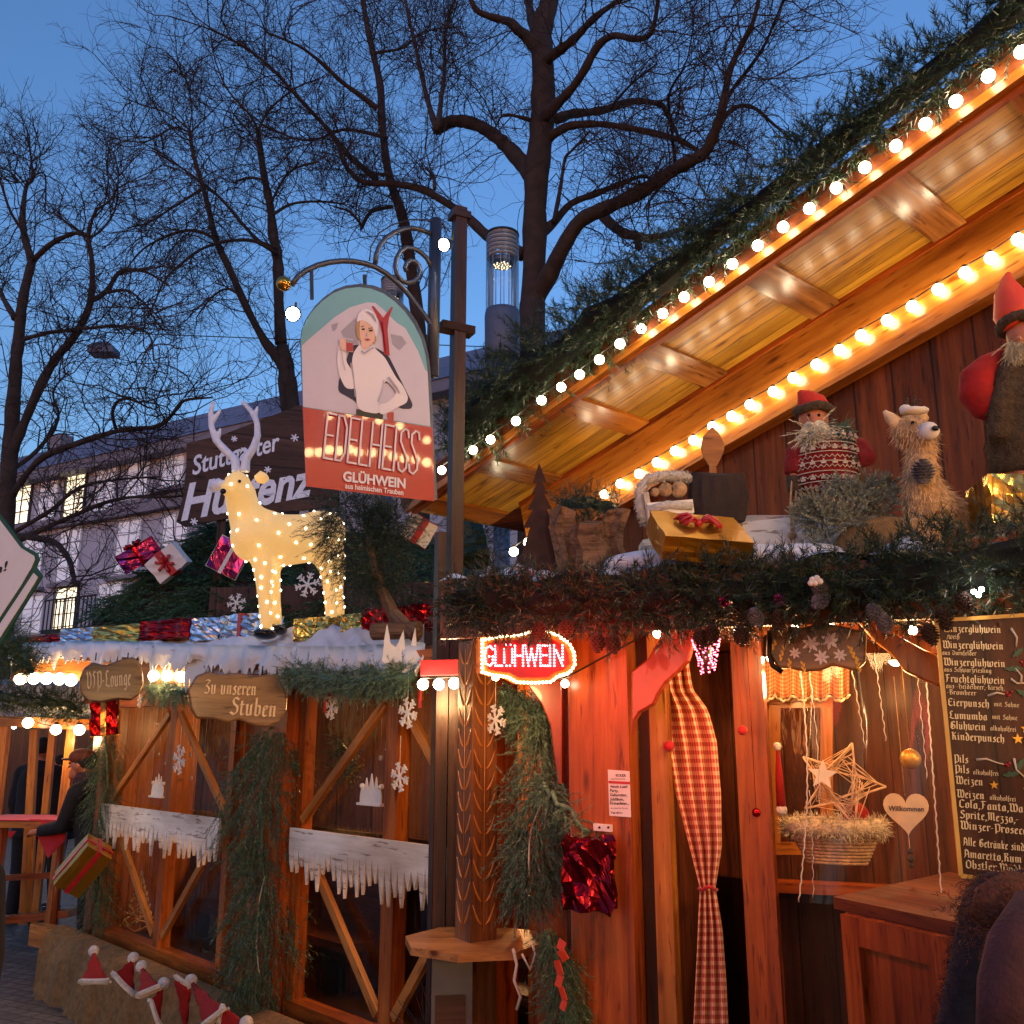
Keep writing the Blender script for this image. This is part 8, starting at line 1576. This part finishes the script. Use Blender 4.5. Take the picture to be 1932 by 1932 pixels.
Q = polyline_pts(P, 60); needles(mb, np.repeat(Q, 14, 0)+RNG.normal(0, .03, (840, 3)), np.array([0, -.5, -.3])+RNG.normal(size=(840, 3)), .02, 5, .018, .002, stem=0); mb.build('fur_collar', 'hair_brown', FG)
mb = MB(); P = [at(1948, 1700, 1.86), at(1915, 1780, 1.83), at(1902, 1860, 1.82), at(1900, 1960, 1.82)]; mb.tube(P, [.03, .045, .05, .05], 10); mb.build('scarf', 'coat_plum', FG)
human('person in a dark jacket cut off by the lower left picture edge', (at(-140, 1700, 3.5).x, 3.5, 0), R(30), 1.60, .03, coat='coat_navy')
# the lights of the stall across the lane, mirrored in the glossy wine sign
NO_ = SN
def refl(u, v, dist):
    p = Sg(u, v, .02); d = (p-CAM).normalized(); r_ = d-NO_*2*d.dot(NO_); return p+r_*dist
pts = [refl(u, v, 6.5) for u, v in ((583, 853), (603, 853), (622, 848), (640, 850), (660, 847), (677, 853), (702, 854), (722, 853), (742, 860), (764, 864), (785, 866), (806, 872), (826, 880))]
ALLB = list(pts)
chain('light_chain', 'long chain of bulbs on the stall across the lane, mirrored in the wine sign', pts, .052, 'bulb_lane', sock=False)
pts = [refl(u, v, 6.8) for u, v in ((545, 770), (585, 786), (622, 784), (660, 778), (690, 783), (716, 793), (755, 803), (806, 830))]
ALLB += pts
chain('light_chain', 'upper chain of bulbs on the stall across the lane, mirrored in the wine sign', pts, .045, 'bulb_lane', sock=False)

os_ = thing('opposite_stall', (2, -3.6, 0), 'dark timber stall across the lane with open hatch, added lamps and bulbs along its eave', 'stall')
ya = min(p.y for p in ALLB); zt2 = max(p.z for p in ALLB)+.12
a_, b_ = ALLB[0], ALLB[12]; dB = Vector((b_.x-a_.x, b_.y-a_.y, 0)).normalized(); nB = Vector((-dB.y, dB.x, 0)); nB = nB if nB.dot(Vector((0, 4, 0))-Vector((a_.x, a_.y, 0))) > 0 else -nB
q0 = Vector((a_.x, a_.y, 0))-nB*.12-dB*9; q1 = Vector((a_.x, a_.y, 0))-nB*.12+dB*9
mb = MB(); mb.bar(q0+UP*(zt2), q1+UP*(zt2), .30, .05, nB); mb.build('eave_board', 'wall_dark', os_)
mb = MB(); mb.prism([q0-nB*.8, q1-nB*.8, q1-nB*.8+UP*1.1, q0-nB*.8+UP*1.1], -nB, .1, 0, (dB, UP)); mb.build('counter_wall', 'wall_dark', os_)
mb = MB(); mb.prism([q0-nB*2.6, q1-nB*2.6, q1-nB*2.6+UP*zt2, q0-nB*2.6+UP*zt2], -nB, .1, 0, (UP, dB)); mb.build('back_wall', 'wall_room', os_)
mb = MB(); V_ = [q0+UP*(zt2+.16)+nB*.1, q1+UP*(zt2+.16)+nB*.1, q1-nB*2.7+UP*(zt2+1.4), q0-nB*2.7+UP*(zt2+1.4)]; mb.prism(V_, UP, .08); mb.build('roof', 'wall_dark', os_)
for k in range(5): mb = MB(); p = q0.lerp(q1, k/4)-nB*.1; mb.bar(p, p+UP*zt2, .14, .14, nB); mb.build('post', 'wall_dark', os_)
for k, lb in enumerate(('first added fill lamp over the counter of the stall across the lane', 'second added fill lamp over the counter of the stall across the lane', 'third added fill lamp over the counter of the stall across the lane', 'fourth added fill lamp over the counter of the stall across the lane')):
    p = q0.lerp(q1, (.28, .43, .58, .73)[k])-nB*.5; pendant(Vector((p.x, p.y, 2.35)), zt2, 120, lb, r=.12, col=(1, .56, .24))  # unseen lamps added to throw warm fill on the hut fronts
for o in list(bpy.data.objects):
    if o.type in ('MESH', 'EMPTY') and o.parent is None and o.get('kind') is None: o['kind'] = 'thing'
